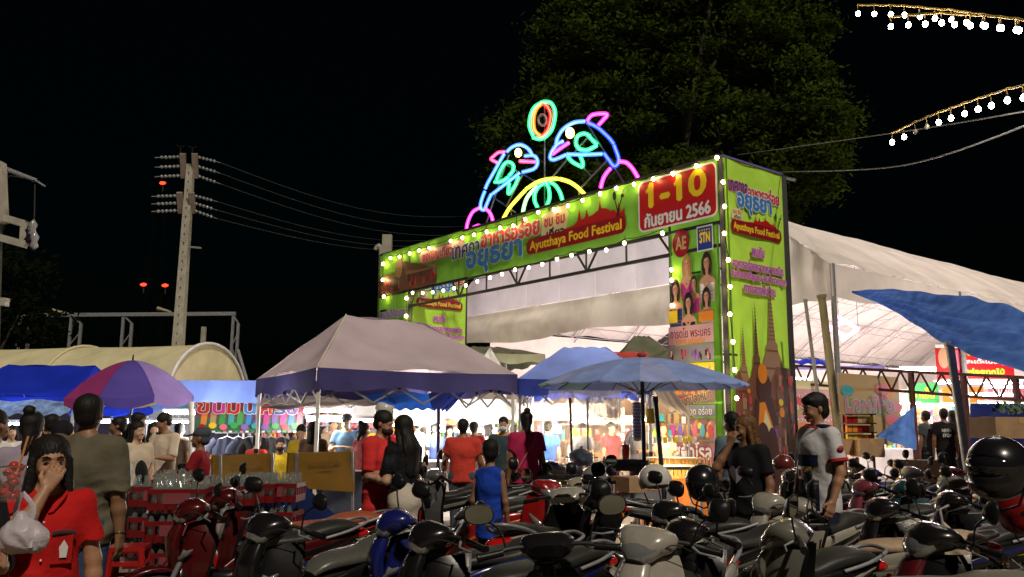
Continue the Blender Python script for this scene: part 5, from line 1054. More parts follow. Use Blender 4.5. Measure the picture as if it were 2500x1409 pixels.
# hanging sleeve of cups, oil bottle
t = thing('cup_dispenser', 'long clear sleeve of stacked cups hanging beside the umbrella pole', 'cup sleeve', P(1557, 1078, 11.2)); m = MB(); zt_ = P(1557, 982, 11.2).z - P(1557, 1078, 11.2).z; m.lathe([(.0, 0), (.045, .01), (.062, .05), (.062, zt_-.05), (.04, zt_), (.0, zt_)], n=14); m.build('sleeve', M('frosted_sleeve', (.72, .70, .76), rough=.25, var=.1), t)
for k in range(11): m = MB(); m.lathe([(.0645, .05+k*.042), (.0655, .07+k*.042), (.0645, .075+k*.042)], n=14); m.build('cup_rim', M('sleeve_print', (.35, .25, .5), rough=.4), t)
m = MB(); m.bar((0, 0, zt_), (0, 0, P(1557, 950, 11.2).z - P(1557, 1078, 11.2).z), .005); m.build('hanging_cord', WIREM, t)
t = thing('oil_bottle', 'plastic bottle half full of yellow oil hanging right of the cup sleeve', 'bottle', P(1591, 1035, 11.6)); m = MB(); m.lathe([(.0, 0), (.07, .01), (.075, .10), (.07, .2)], n=12); m.build('oil', M('yellow_oil', (.75, .55, .03), rough=.1), t); m = MB(); m.lathe([(.072, .2), (.068, .27), (.025, .36), (.022, .42), (.0, .42)], n=12); m.build('bottle_top', CLR, t)
# cooking tables
q = G(1500, 11.8); table('cooking counter under the plastic curtain with a pale top', (P(1500, 1100, 11.9).x, 11.9, 0), 2.3, .7, .98, 0, M('scratched_laminate', (.62, .45, .32), rough=.4, var=.2), None)
def pot(label, c, r, h, mat, name='cooking_pot', lid=False):
    t = thing(name, label, 'pot', c, group='pots and pans at the cooking stall'); m = MB(); m.lathe([(.0, 0), (r*.8, 0), (r, h*.3), (r, h), (r*.97, h), (r*.95, h*.3), (.0, .02)], n=18); m.build('body', mat, t)
    for x in (-1, 1): m = MB(); m.tube([(x*r, -.04, h*.8), (x*(r+.05), -.03, h*.8), (x*(r+.05), .03, h*.8), (x*r, .04, h*.8)], .008, 6); m.build('handle', mat, t)
    if lid: m = MB(); m.lathe([(r, h), (r*.6, h+.04), (.02, h+.06), (.02, h+.09), (.0, h+.09)], n=18); m.build('lid', mat, t)
pot('dark wok on the stand under the leaning pole', (P(1530, 1125, 10.6).x, 10.6, .98), .28, .12, DKSTEEL, 'wok'); pot('wide steel pan at the left end of the cooking stall', (P(1372, 1125, 11).x, 11, .92), .3, .10, TABLEM, 'steel_pan'); pot('tall steel pot with lid beside the steel pan', (P(1420, 1125, 11.1).x, 11.15, .92), .16, .24, TABLEM, lid=True)
for i, (px, Y, w_, d_, h_, z_, mat, lab, nm) in enumerate(((1560, 10.6, .8, .5, .82, 0, M('stove_grey', (.25, .25, .27), rough=.5), 'grey metal stove cabinet below the wok', 'stove'), (1390, 11, 1.1, .5, .9, 0, STEEL, 'steel wash stand at the left end of the cooking stall', 'wash_stand'))):
    t = thing(nm, lab, nm.replace('_', ' '), (P(px, 1150, Y).x, Y, 0)); m = MB(); m.box((0, 0, h_-.03), (w_, d_, .05)); m.box((0, 0, .3), (w_*.95, d_*.9, .03)); m.build('shelf', mat, t)
    for x in (-1, 1):
        for y in (-1, 1): m = MB(); m.beam((x*w_*.46, y*d_*.44, 0), (x*w_*.46, y*d_*.44, h_-.05), .03); m.build('leg', STEEL, t)
    m = MB(); m.box((0, -d_*.46, h_-.14), (w_*.9, .02, .16)); m.build('front_panel', mat, t)
def basket(label, c, mat, s=.3):
    t = thing('plastic_basket', label, 'basket', c); m = MB(); 
    for k in range(12): a = 2*math.pi*k/12; m.beam((s*.4*math.cos(a), s*.4*math.sin(a), 0), (s*.5*math.cos(a), s*.5*math.sin(a), s*.8), .012)
    for z in (0, .27, .55, .8): m.tube([((.4+.1*z/.8)*s*math.cos(2*math.pi*j/12), (.4+.1*z/.8)*s*math.sin(2*math.pi*j/12), z*s) for j in range(12)], .009, 5, closed=True)
    m.build('weave', mat, t); m = MB(); m.ball((0, 0, s*.4), s*.33, 8); m.build('contents', WHP, t)
basket('yellow plastic basket under the steel pan', (P(1342, 1160, 10.6).x, 10.6, .58), YELP, .34)
for i, (px, py, Y, rr, hh, mat, lab, cat) in enumerate(((1528, 1110, 11.7, .055, .20, REDP, 'tall red plastic cup on the cooking counter', 'cup'), (1476, 1150, 11.3, .04, .22, ORG, 'orange bottle under the counter edge', 'bottle'), (1500, 1200, 10.2, .05, .28, REDP, 'red sauce bottle beside the cardboard boxes', 'bottle'), (1508, 1235, 10.0, .045, .25, REDP, 'second red sauce bottle, lower than the first', 'bottle'), (1345, 1140, 11.0, .10, .12, BLUEP, 'round blue bowl leaning at the wash stand', 'bowl'))):
    c = P(px, py+12, Y); t = thing(cat, lab, cat, c); m = MB(); m.lathe([(.0, 0), (rr*.8, 0), (rr, hh*.7), (rr*(.4 if cat == 'bottle' else 1), hh), (.0, hh)], n=12); m.build('body', mat, t); m = MB(); m.lathe([(rr*.45, hh), (rr*.35, hh*1.12), (.0, hh*1.14)], n=10); m.build('cap', WHP, t)
bsk = thing('bamboo_tray', 'stack of golden bamboo steamers under the orange haired vendor', 'steamer', (P(1637, 1110, 12.6).x, 12.6, .78)); 
for k in range(14): m = MB(); a = lerp(-.36, .36, k/13); m.box((a, -.20, .14), (.04, .03, .28)); m.build('slat', M('golden_bamboo', (.55, .33, .06), rough=.5, var=.4, scale=20), bsk)
m = MB(); m.box((0, 0, .27), (.78, .36, .03)); m.build('tray_top', WHP, bsk)
table('counter carrying the bamboo steamers', (P(1640, 1110, 12.7).x, 12.75, 0), 1.0, .6, .78, 0, WOOD, cloth('orange_skirt', (.60, .22, .06)))
for k in range(9):
    q = P(1600 + k*12, 1082 - (k % 2)*3, 12.5); m = MB(); m.lathe([(.0, 0), (.03, 0), (.036, .09), (.0, .09)], q, 8); solo('sauce_cup', m, r_.choice([WHP, YELP, WHP]), 'little sauce cup, %s from the left on the steamer counter' % ('first', 'second', 'third', 'fourth', 'fifth', 'sixth', 'seventh', 'eighth', 'ninth')[k], 'cup', 'sauce cups on the steamer counter')
# shelf, cartons, cloths at right
t = thing('snack_shelf', 'shelf rack packed with yellow and red snack packets', 'shelf', (P(2098, 1100, 13.5).x, 13.5, 0)); zt_, zb_ = P(2098, 1012, 13.5).z, P(2098, 1078, 13.5).z
for x in (-.22, .22):
    m = MB(); m.beam((x, 0, 0), (x, 0, zt_), .03); m.build('upright', RUSTRED, t)
for k in range(4):
    m = MB(); m.box((0, 0, lerp(zb_, zt_, k/3)), (.46, .3, .02)); m.build('shelf_board', RUSTRED, t)
    if k < 3:
        for j in range(5): m = MB(); m.box((lerp(-.17, .17, j/4), -.05, lerp(zb_, zt_, (k+.42)/3)), (.075, .1, .10)); m.build('snack_packet', [YELP, ORG, REDP, TAN][(j//2+k) % 4], t)
def carton(label, px, py, Y, w_, h_, d_=.35, rz=0, z=None):
    c = P(px, py, Y); z = c.z if z is None else z; t = thing('cardboard_box', label, 'box', (c.x, Y, max(z, 0)), rz); m = MB(); m.box((0, 0, h_/2), (w_, d_, h_)); m.build('carton', CARD, t); m = MB(); m.box((0, 0, h_+.002), (w_, .05, .003)); m.box((0, -d_/2-.002, h_*.85), (.05, .003, h_*.3)); m.build('packing_tape', TAN, t)
carton('big cardboard box raised at the right edge above the bikes', 2462, 1070, 8.4, .52, .20, .4, .1); carton('tan carton stacked below the shelf rack', 2085, 1110, 12.5, .5, .22); carton('wide tan carton right of the shelf rack', 2118, 1115, 12.3, .35, .25)
carton('cardboard box among the cooking gear', 1460, 1260, 9.5, .3, .3, z=.45); carton('open cardboard box leaning by the sauce bottles', 1535, 1200, 9.6, .24, .16, rz=.5); carton('brown carton behind the far motorbikes', 2240, 1125, 12.5, .6, .3, z=.75); carton('stacked brown carton behind the far motorbikes', 2250, 1125, 12.5, .5, .25, z=.35)
m = MB(); A, B, C_ = P(2232, 992, 14), P(2138, 1066, 13.4), P(2236, 1100, 14); m.grid(lambda u, v: A.lerp(B.lerp(C_, v), u) + Vector((0, .05*math.sin(v*18+u*7)*u, 0)), 16, 12); solo('tarpaulin', m, BIGT, 'blue cloth triangle pulled down from the truss frame', 'tarpaulin')
vcloth('tarpaulin', 'dark blue cloth sheet hanging at the right edge', 2368, 985, 2520, 1092, 12.5, 11.5, NAVYC, .05, 12)
m = MB()
for k in range(60):
    q = P(2475, 1010, 11.2) + Vector((r_.uniform(-.25, .25), r_.uniform(-.1, .1), r_.uniform(-.02, .1))); s = .05; m.add([q, q + Vector((s, 0, s*.6)), q + Vector((s*.2, s*.5, s*1.4))], [(0, 1, 2)])
solo('leafy_greens', m, M('salad_leaf', (.03, .09, .02)), 'bunch of dark green leaves on the stall table at the right edge', 'greens')
# festival extras: hanging helmet is in the motorbike section

# goods on the counters and racks behind the crowd
GOODC = [REDP, YELP, ORG, WHP, BLUEP, prt('lime', (.30, .62, .05)), FOOD, CARD, M('pink_goods', (.7, .2, .3)), TAN, TEAL, PURP]
def goods_rack(label, px, Y, wd, nrow, z0, dz, seed, rz=0):
    r = random.Random(seed); q = G(px, Y); t = thing('goods_rack', label, 'rack', q, rz)
    for k in range(nrow):
        m = MB(); m.box((0, 0, z0+k*dz), (wd, .34, .02)); m.build('shelf_board', WOOD if k % 2 else STEEL, t); n = int(wd/.13)
        for j in range(n):
            if r.random() < .12: continue
            x = lerp(-wd/2+.07, wd/2-.07, j/max(n-1, 1)); h = r.uniform(.08, dz*.75); m = MB()
            if r.random() < .5: m.box((x, r.uniform(-.06, .0), z0+k*dz+.012+h/2), (r.uniform(.06, .11), .10, h))
            else: m.lathe([(.0, 0), (.04, 0), (.045, h*.6), (.02, h*.85), (.02, h), (.0, h)], (x, r.uniform(-.06, .0), z0+k*dz+.012), 10)
            m.build('goods', r.choice(GOODC), t)
    for x in (-1, 1):
        for y in (-.16, .16): m = MB(); m.beam((x*wd/2, y, 0), (x*wd/2, y, z0+nrow*dz), .03); m.build('upright', STEEL, t)
for a in ((700, 15.8, 1.5, 3, .85, .32, 1, 'rack of bright goods left of the canopy pole, behind the boards'), (800, 17.2, 1.8, 4, .75, .32, 2, 'rack of goods behind the masked man in blue'), (920, 17.5, 1.4, 4, .75, .30, 3, 'rack of goods behind the red shirt man'), (1030, 18.6, 1.3, 3, .9, .30, 4, 'rack of pale goods behind the long haired woman'), (1180, 18.4, 1.6, 3, .8, .32, 5, 'rack of goods behind the maroon customer'), (1265, 17.6, 1.0, 4, .7, .32, 6, 'narrow goods rack by the magenta shirt'), (1450, 16.8, 1.6, 3, .9, .32, 7, 'goods rack glowing behind the plastic curtain'), (1600, 16.2, 1.2, 3, .95, .30, 8, 'rack of jars behind the orange haired vendor'), (560, 15.9, .8, 2, .6, .3, 9, 'low rack under the hanging shirts'),
          (2215, 25, 1.8, 3, .9, .35, 10, 'goods rack deep in the marquee at left'), (2300, 25.5, 2.0, 4, .9, .33, 11, 'goods rack behind the printed dark shirt'), (2400, 23.5, 2.0, 3, .9, .35, 12, 'goods rack in the marquee right of the tarp pole'), (2480, 22.5, 1.6, 4, .8, .33, 13, 'goods rack at the right end of the marquee')):
    goods_rack(a[7], *a[:7])
r9 = random.Random(31)
for i, (px, py, Y, c, c2, tx_, w2) in enumerate(((660, 1064, 15.5, RED, YEL, '20', 40), (752, 1070, 16, GRN, WHT, '35', 30), (905, 1072, 17, YEL, RED, '10', 26), (1100, 1068, 17.8, BLUE, WHT, 'ชา', 30), (1205, 1070, 17.5, ORG, WHT, '25', 28), (1418, 1060, 16.4, YEL, RED, 'ไก่ทอด', 50), (1515, 1068, 16, RED, WHT, '59', 26), (1000, 1058, 18, PINK, WHT, 'นม', 26))):
    def art(sh, w_, h_, c=c, c2=c2, tx_=tx_): sh.rect(0, 0, w_, h_, c); sh.text(tx_, w_/2, h_/2, w_*.7, h_*.6, c2)
    sign('small %s price card %s' % (('red', 'green', 'yellow', 'blue', 'orange', 'yellow', 'red', 'pink')[i], ('at the shirt rail end', 'by the canopy pole', 'behind the red shirt man', 'beside the orange red shirt', 'left of the masked woman', 'behind the plastic curtain, wide one', 'behind the curtain near its right edge', 'behind the long haired woman')[i]), px-w2/2, py-14, px+w2/2, py+14, Y, Y, WHC, art, name='price_card', cat='sign')
# ================================================================== PEOPLE
SK1 = M('light_brown_skin', (.40, .21, .12), rough=.5, var=.06, scale=30, bump=.05); SK2 = M('brown_skin', (.26, .13, .07), rough=.5, var=.06, scale=30, bump=.05); SK3 = M('fair_skin', (.55, .34, .23), rough=.5, var=.06, scale=30)
HAIRB = M('black_hair', (.010, .009, .008), rough=.62, var=.5, scale=40, bump=.25, spec=.3); HAIRO = M('ochre_dyed_hair', (.16, .075, .025), rough=.6, var=.6, scale=40, bump=.25, spec=.3); HAIRD = M('dark_brown_hair', (.03, .018, .012), rough=.6, var=.5, scale=40, bump=.25, spec=.3)
EYEW = M('eye_white', (.34, .30, .27), rough=.2, var=.02); EYED = M('eye_iris', (.015, .01, .008), rough=.1, var=.02); LIPM = M('lips', (.33, .10, .08), rough=.45); MASKB = M('black_face_mask', (.012, .012, .014), rough=.8); MASKW = M('pale_face_mask', (.55, .68, .75), rough=.8); SHOE = M('dark_shoe', (.03, .028, .025), rough=.5)
def fab(name, col, **k): return M('fabric_' + name, col, rough=.88, var=k.pop('var', .08), scale=k.pop('scale', 4.5), bump=k.pop('bump', 1.0), spec=.2, **k)
def hand_prims(w_, d, side, n, curl, vox, sc=1.0):
    """w wrist, d hand direction, side = thumb side, n = palm normal (fingers curl towards it)"""
    d, side, n = Vector(d).normalized(), Vector(side), Vector(n); side = (side - d*side.dot(d)).normalized(); n2 = d.cross(side).normalized(); n2 = n2 if n2.dot(n) > 0 else -n2
    pr = []; w_ = Vector(w_); fr = max(.0088*sc, vox*.62)
    for i, L_ in enumerate((.92, 1.0, .94, .76)):
        o = side*(1.5-i)*.0195*sc; b = w_ + d*.078*sc + o; pr.append(('c', w_ + d*.012 + o*.6, b, .0150*sc, .0125*sc, None, .012)); a = 0; p = b; 
        for k, l in enumerate((.042, .027, .021)):
            a += curl*(.75 if k == 0 else 1.0); dd = (d*math.cos(a) + n2*math.sin(a)); q = p + dd*l*L_*sc; pr.append(('c', p, q, fr*(1-.06*k), fr*(1-.06*(k+1)), None, .004)); p = q
    t0 = w_ + d*.022*sc + side*.024*sc; t1 = t0 + (d*.55 + side*.65 + n2*.30)*.042*sc; t2 = t1 + (d*.85 + side*.15 + n2*.5*min(curl, 1))*.034*sc
    pr += [('c', w_ + d*.01, t0, .014*sc, .015*sc, None, .012), ('c', t0, t1, .014*sc, .0115*sc, None, .008), ('c', t1, t2, .0112*sc, .0095*sc, None, .004)]
    return pr
def cpt(v): return tuple(Vector(v))
PPL = {}
def person(label, px, top, Y, yaw, vox=.016, skin=SK1, hair='short', hairm=HAIRB, shirt=None, pants=None, sleeve=.55, hem=.82, leg=.12, bulk=1.0, arms=None, head=(0, 0, 0), mask=None, face=False, curls=(.35, .35), stride=.0, lean=(0, 0), skirt=False, group=None, loose=.0, tank=False, x=None, kid=1.0, hem_flat=True, fold=.0065, cut=None, shoes=True, palmn=None):
    if x is None: q = P(px, top, Y); pos = Vector((q.x, Y, 0)); H = q.z
    else: pos = Vector((x, Y, 0)); H = P(px, top, Y).z
    s = H/1.70; t = thing('person', label, 'person', pos, rot=(R(lean[0]), R(lean[1]), R(yaw)), group=group); t.scale = (s, s, s); WM[t] = WM[t] @ Matrix.Scale(s, 4)
    hd = Euler((R(head[1]), R(head[2]), R(head[0]))).to_matrix(); hp = Vector((0, -.006, 1.495)); rot = [[hd[i][j] for j in range(3)] for i in range(3)]; hs = 1.0/ (s**.45) if s < .92 else 1.0
    def hv(x_, y_, z_): return hp + hd @ Vector((x_, y_, z_))*hs
    def he(c, r, k=.012, sub=False): return ('e', hv(*c), tuple(q*hs for q in r), rot, k) + (('sub',) if sub else ())
    B = bulk
    arms = arms or {}
    A = {}
    body = [('e', (0, 0, .94), (.145*B, .105*B, .11), None, .04), ('c', (0, 0, 1.0), (0, 0, 1.16), .125*B, .125*B, (1, .72, 1), .05), ('e', (0, .005, 1.26), (.155*B, .105*B, .15), None, .05),
            ('c', (-.04, .010, 1.415), (-.152*B, .008, 1.368), .050*B, .052*B, None, .04), ('c', (.04, .010, 1.415), (.152*B, .008, 1.368), .050*B, .052*B, None, .04), ('c', (0, .012, 1.39), tuple(hv(0, .0, .03)), .056*B**.5, .050, None, .03)]
    body += [he((0, .012, .115), (.073, .090, .086)), he((0, -.022, .055), (.057, .066, .062), .03), he((0, -.070, .002), (.024, .018, .016), .02), ('c', hv(0, -.080, .088), hv(0, -.101, .056), .007*hs, .0125*hs, None, .012),
             he((0, -.072, .108), (.045, .018, .012), .015), he((-.034, -.062, .052), (.022, .02, .02), .015), he((.034, -.062, .052), (.022, .02, .02), .015), he((-.030, -.092, .088), (.015, .011, .009), .008, True), he((.030, -.092, .088), (.015, .011, .009), .008, True),
             he((0, -.084, .024), (.020, .010, .008), .008), he((-.074, .008, .078), (.009, .018, .029), .006), he((.074, .008, .078), (.009, .018, .029), .006)]
    hpos = {}
    for sd, nm in ((-1, 'R'), (1, 'L')):
        up, fo = arms.get(nm, ((sd*.16, .02, -1), (sd*.04, -.16, -1)))[:2]; up, fo = Vector(up).normalized(), Vector(fo).normalized()
        sh = Vector((sd*.165*B, .005, 1.375)); el = sh + up*.285; wr = el + fo*.235; A[nm] = (sh, el, wr, up, fo)
        body += [('c', sh, el, .050*B, .040*B, None, .02), ('c', el, el.lerp(wr, .35), .040*B, .039*B, None, .02), ('c', el.lerp(wr, .35), wr, .038*B, .026*B**.5, None, .02)]
        ex = arms.get(nm, ()); th = Vector(ex[2]) if len(ex) > 2 else Vector((0, -1, 0)); pn = Vector(ex[3]) if len(ex) > 3 else Vector((-sd, 0, 0)); hdir = Vector(ex[4]) if len(ex) > 4 else fo
        body += hand_prims(wr, hdir, th, pn, curls[0 if nm == 'R' else 1], vox); hpos[nm] = (WM[t] @ (wr + Vector(hdir).normalized()*.09), WM[t] @ wr)
    lg = []
    for sd in (-1, 1):
        st = stride*sd; hip = Vector((sd*.085*B, 0, .90)); kn = Vector((sd*.09*B, -.02 - st*.45, .485)); an = Vector((sd*.092, .02 + (-st if st*1 > 0 else -st*.9), .085 + max(0, -st)*.10)); lg.append((hip, kn, an))
        body += [('c', hip, kn, .082*B, .054*B, None, .03), ('c', kn, kn.lerp(an, .35), .052*B, .053*B, None, .02), ('c', kn.lerp(an, .35), an, .052*B, .034, None, .02), ('c', an + Vector((0, .03, -.05)), an + Vector((0, -.14, -.055)), .033, .028, None, .02)]
    if cut: body.append(('plane', (0, 0, cut), (0, 0, -1)))
    sdf_obj('body', body, vox, skin, t)
    # shirt
    if shirt:
        g = .016 + loose; sp = []
        for sd, nm in ((-1, 'R'), (1, 'L')):
            sh, el, wr, up, fo = A[nm]
            if tank: continue
            if sleeve <= 1.0:
                ga = .013 + loose*.35; e = sh.lerp(el, sleeve); sp.append(('c', sh, e + up*.03, .051*B+ga, .048*B+ga*1.5, None, .02)); cc = e + up*.115; sp.append(('e', cc, (.115, .115, .115), None, .004, 'sub'))
            else:
                e = el.lerp(wr, sleeve-1); sp += [('c', sh, el, .054*B+g, .050*B+g, None, .02), ('c', el, e, .050*B+g, .036+g, None, .02)]; cc = e + fo*.09; sp.append(('e', cc, (.065, .065, .065), None, .004, 'sub'))
        zb = hem - .08
        sp += [('e', (0, .005, 1.26), (.155*B+g, .105*B+g, .155), None, .04), ('c', (-.035, .010, 1.405), (-.150*B, .008, 1.362), .052*B+g*.5, .052*B+g*.7, None, .04), ('c', (.035, .010, 1.405), (.150*B, .008, 1.362), .052*B+g*.5, .052*B+g*.7, None, .04), ('c', (0, 0, 1.22), (0, 0, zb), .150*B+g, .158*B+g*1.3, (1, .74, 1), .05)]
        if tank: sp += [('e', (sd*.225, 0, 1.37), (.075, .13, .10), None, .01, 'sub') for sd in (-1, 1)]
        sp.append(('e', (0, -.045, 1.475), (.070, .085, .052) if not tank else (.08, .1, .085), None, .01, 'sub')); sp.append(('plane', (0, 0, max(hem, cut or 0)), (0, 0, -1))); sp.append(('fold', fold, 21, (px or 0)*.1))
        sdf_obj('shirt', sp, vox, shirt, t)
    if pants:
        pp = [('e', (0, 0, .93), (.158*B, .118*B, .115), None, .04), ('c', (0, 0, .96), (0, 0, 1.02), .142*B, .135*B, (1, .76, 1), .03)]
        if skirt: pp = [('c', (0, .01, 1.06), (0, .02, leg), .135*B, .20*B, (1, .85, 1), .04), ('e', (0, .03, .90), (.17*B, .15*B, .15), None, .06)]
        else:
            for hip, kn, an in lg: pp += [('c', hip, kn, .098*B, .072*B, None, .03), ('c', kn, an, .070*B, .056, None, .03)]
        if not cut: pp.append(('plane', (0, 0, leg), (0, 0, -1)))
        else: pp.append(('plane', (0, 0, max(leg, cut)), (0, 0, -1)))
        pp.append(('plane', (0, 0, 1.10 if skirt else 1.03), (0, 0, 1))); pp.append(('fold', .003, 17, 1.0)); sdf_obj('skirt' if skirt else 'trousers', pp, vox, pants, t)
    # hair
    hc = he((0, .020, .128), (.0835, .098, .088), .01); facecut = he((0, -.115, .045), (.070, .075, .088), .010, True); nk = ('e', hv(0, -.06, -.03), (.12*hs, .10*hs, .085*hs), rot, .01, 'sub')
    if hair == 'short': hp_ = [hc, he((0, .045, .07), (.070, .062, .06), .02), facecut, nk]
    elif hair == 'fringe': hp_ = [hc, he((0, -.05, .155), (.066, .045, .035), .02), he((0, .05, .06), (.076, .06, .07), .02), he((0, -.115, .035), (.068, .07, .075), .008, True), nk]
    elif hair == 'long': hp_ = [hc, ('c', hv(0, .045, .10), hv(0, .085, -.12), .078*hs, .082*hs, (1, .62, 1), .03), ('c', hv(0, .085, -.12), Vector((0, .115, 1.18)), .085, .07, (1.15, .55, 1), .03), ('c', hv(-.070, .0, .08), hv(-.085, .02, -.10), .024*hs, .03, None, .02), ('c', hv(.070, .0, .08), hv(.085, .02, -.10), .024*hs, .03, None, .02), facecut]
    elif hair == 'bob': hp_ = [hc, ('c', hv(0, .045, .10), hv(0, .060, -.07), .080*hs, .082*hs, (1, .7, 1), .03), ('c', hv(-.072, -.01, .09), hv(-.085, -.005, -.05), .024*hs, .028, None, .02), ('c', hv(.072, -.01, .09), hv(.085, -.005, -.05), .024*hs, .028, None, .02), he((0, -.118, .045), (.064, .078, .088), .008, True)]
    elif hair == 'bun': hp_ = [hc, he((0, .045, .07), (.072, .062, .06), .02), he((.01, .075, .215), (.045, .045, .04), .015), ('c', hv(0, .08, .06), hv(.01, .12, -.06), .04, .025, None, .02), facecut, nk]
    elif hair == 'veil': hp_ = [he((0, .02, .11), (.092, .108, .105), .02), ('c', hv(0, .03, .08), (0, .03, 1.30), .09, .15, (1, .8, 1), .05), he((0, -.125, .06), (.058, .075, .075), .008, True)]
    elif hair == 'cap': hp_ = [he((0, .018, .145), (.086, .10, .072), .01), ('c', hv(0, -.07, .135), hv(0, -.145, .118), .055*hs, .045*hs, (1, 1, .22), .01), he((0, .045, .07), (.070, .062, .06), .02), ('e', hv(0, -.06, -.02), (.12*hs, .10*hs, .095*hs), rot, .01, 'sub')]
    hp_.append(('strand', tuple(hv(0, .0, .1)), .0021, 26)); hp_.append(('fold', .0012, 60, .3)); sdf_obj('cap' if hair == 'cap' else ('headscarf' if hair == 'veil' else 'hair'), hp_, min(vox, .010) if vox < .014 else vox*.8, hairm, t)
    if mask: sdf_obj('face_mask', [he((0, -.046, .030), (.062, .066, .046)), ('c', hv(-.05, -.03, .04), hv(-.076, .01, .07), .008, .006, None, .01), ('c', hv(.05, -.03, .04), hv(.076, .01, .07), .008, .006, None, .01), he((0, -.03, .045), (.058, .060, .06), .004, True) if False else he((0, -.088, .034), (.018, .020, .030), .02)], min(vox, .010), mask, t)
    if face:
        for sx in (-1, 1):
            m = MB(); c = hv(sx*.030, -.0800, .088); m.ball(c, .0115*hs, 8, 0, (1.05, .8, .42)); e = m.build('eye', EYEW, t); m = MB(); m.ball(hv(sx*.030, -.0872, .088), .0050*hs, 8, 0, (1, .6, 1)); m.build('iris', EYED, e)
            m = MB(); m.tube([hv(sx*.012, -.0925, .108), hv(sx*.03, -.0905, .114), hv(sx*.048, -.078, .109)], [.0022, .0034, .0018], 6); m.build('eyebrow', hairm, t)
            m = MB(); m.tube([hv(sx*.016, -.091, .0925), hv(sx*.03, -.092, .0965), hv(sx*.044, -.083, .092)], [.0012, .0018, .0012], 5); m.build('eyelash', EYED, t)
        if not mask: m = MB(); m.tube([hv(-.021, -.0895, .025), hv(-.008, -.0965, .029), hv(0, -.0965, .027), hv(.008, -.0965, .029), hv(.021, -.0895, .025)], [.002, .0042, .0038, .0042, .002], 8); m.tube([hv(-.018, -.0895, .021), hv(0, -.0960, .017), hv(.018, -.0895, .021)], [.002, .0048, .002], 8); m.build('lips', LIPM, t)
    if shoes and not cut:
        for hip, kn, an in lg: m = MB(); m.loft([an + Vector((0, .055, -.05)), an + Vector((0, 0, -.045)), an + Vector((0, -.10, -.058)), an + Vector((0, -.165, -.068))], [(.034, .03, 3), (.04, .042, 3), (.046, .03, 3), (.03, .018, 3)], lat=(1, 0, 0)); m.build('shoe', SHOE, t)
    PPL[label] = (t, hpos, A, hv); return t, hpos, A, hv
CROWD = 'people moving through the market'
# --- foreground left: girl with hand at her mouth ---
g1, gh, gA, ghv = person('girl in a red shirt covering her mouth with one hand, nearest at left', 128, 1072, 3.75, 28, vox=.0065, skin=SK1, hair='bob', shirt=fab('red_shirt', (.50, .012, .012)), pants=fab('dark_skirt', (.02, .02, .04)), sleeve=.62, hem=.70, leg=.5, bulk=1.0, face=True, loose=.012,
    arms={'R': ((.06, -.265, -.115), (.10, .09, .20), (-1, 0, .2), (.1, 1, 0), (.35, .10, .75)), 'L': ((.24, .0, -1), (.10, -.06, -1))}, head=(8, 2, 0), curls=(.55, .35), fold=.010)
m = MB()   # collar, placket, pocket, print
for sx in (-1, 1): m.loft([(sx*.075, -.02, 1.435), (sx*.058, -.085, 1.405), (sx*.022, -.125, 1.345)], [(.020, .006), (.024, .006), (.014, .005)], lat=(1, .2, .3))
m.build('collar', fab('red_shirt', (.50, .012, .012)), g1)
m = MB(); m.grid(lambda u, v: Vector((lerp(.035, .13, u), -.146 + .12*max(0, lerp(.035, .13, u)-.02)**1.2*1.2, lerp(1.10, 1.245, v))), 5, 4); m.build('pocket', fab('red_shirt_pocket', (.40, .01, .01)), g1)
m = MB(); m.loft([(.035, -.150, 1.245), (.085, -.146, 1.250), (.14, -.128, 1.245)], [(.006, .010)]*3, lat=(0, 1, 0)); m.build('pocket_trim', fab('grey_trim', (.04, .035, .04)), g1)
m = MB(); m.add([(.075, -.152, 1.13), (.105, -.150, 1.13), (.110, -.150, 1.18), (.09, -.152, 1.215), (.07, -.153, 1.18)], [(0, 1, 2, 3, 4)]); m.build('pocket_print', prt('shirt_white', (.7, .66, .64)), g1)
for z in (1.30, 1.21, 1.12): m = MB(); m.ball((-.005, -.139, z), .006, 6); m.build('button', WHP, g1)
# --- out of frame companion holding cup and bag ---
p0, ph0, pA0, _ = person('person in black at the left edge holding a cup and bag', -75, 1010, 3.3, 20, vox=.008, skin=SK1, shirt=fab('black_sleeve', (.012, .012, .014)), pants=fab('black_trousers', (.015, .015, .02)), sleeve=1.35, arms={'L': ((.25, -.25, -.92), (.22, -.80, .02), (0, .1, 1), (-1, .1, 0), (.15, -.6, .35))}, curls=(.4, 1.0))
hw = ph0['L'][0]; ht_ = P(22, 1245, 3.02)
p0.location = p0.location + (ht_ - hw); p0.location.z = 0; 
if True: p0.scale = tuple(q*1.0 for q in p0.scale)
hw = ht_
cpz = P(22, 1225, 3.0); t = thing('drink_cup', 'clear plastic cup of red fruit drink with a straw held at the left edge', 'cup', cpz); m = MB(); m.lathe([(.0, 0), (.030, 0), (.046, .115), (.049, .118), (.045, .113), (.029, .004)], n=20); m.build('cup', M('cup_film', (.75, .70, .70), rough=.1, alpha=.14), t)
for k in range(14): m = MB(); m.ball((r_.uniform(-.018, .018), r_.uniform(-.018, .018), .018+k*.008), .017, 8, 0, (1, 1, .8)); m.build('fruit_piece', M('red_fruit', (.60, .05, .02), rough=.2, coat=.5, var=.3), t)
m = MB(); m.bar((.01, 0, .06), (.045, 0, .22), .004, 8); m.build('straw', M('orange_straw', (.7, .30, .10), rough=.4), t); m = MB(); m.tube([(.047*math.cos(a*.3142), .047*math.sin(a*.3142), .118) for a in range(20)], .0025, 6, closed=True); m.build('rim', CLRLENS, t)
bz = P(50, 1348, 3.05); t = thing('plastic_bag', 'translucent white carrier bag with takeaway box hanging from the hand at left', 'bag', bz)
BAGM = M('bag_film', (.66, .60, .66), rough=.35, trans=.25, var=.1, scale=12, bump=.6)
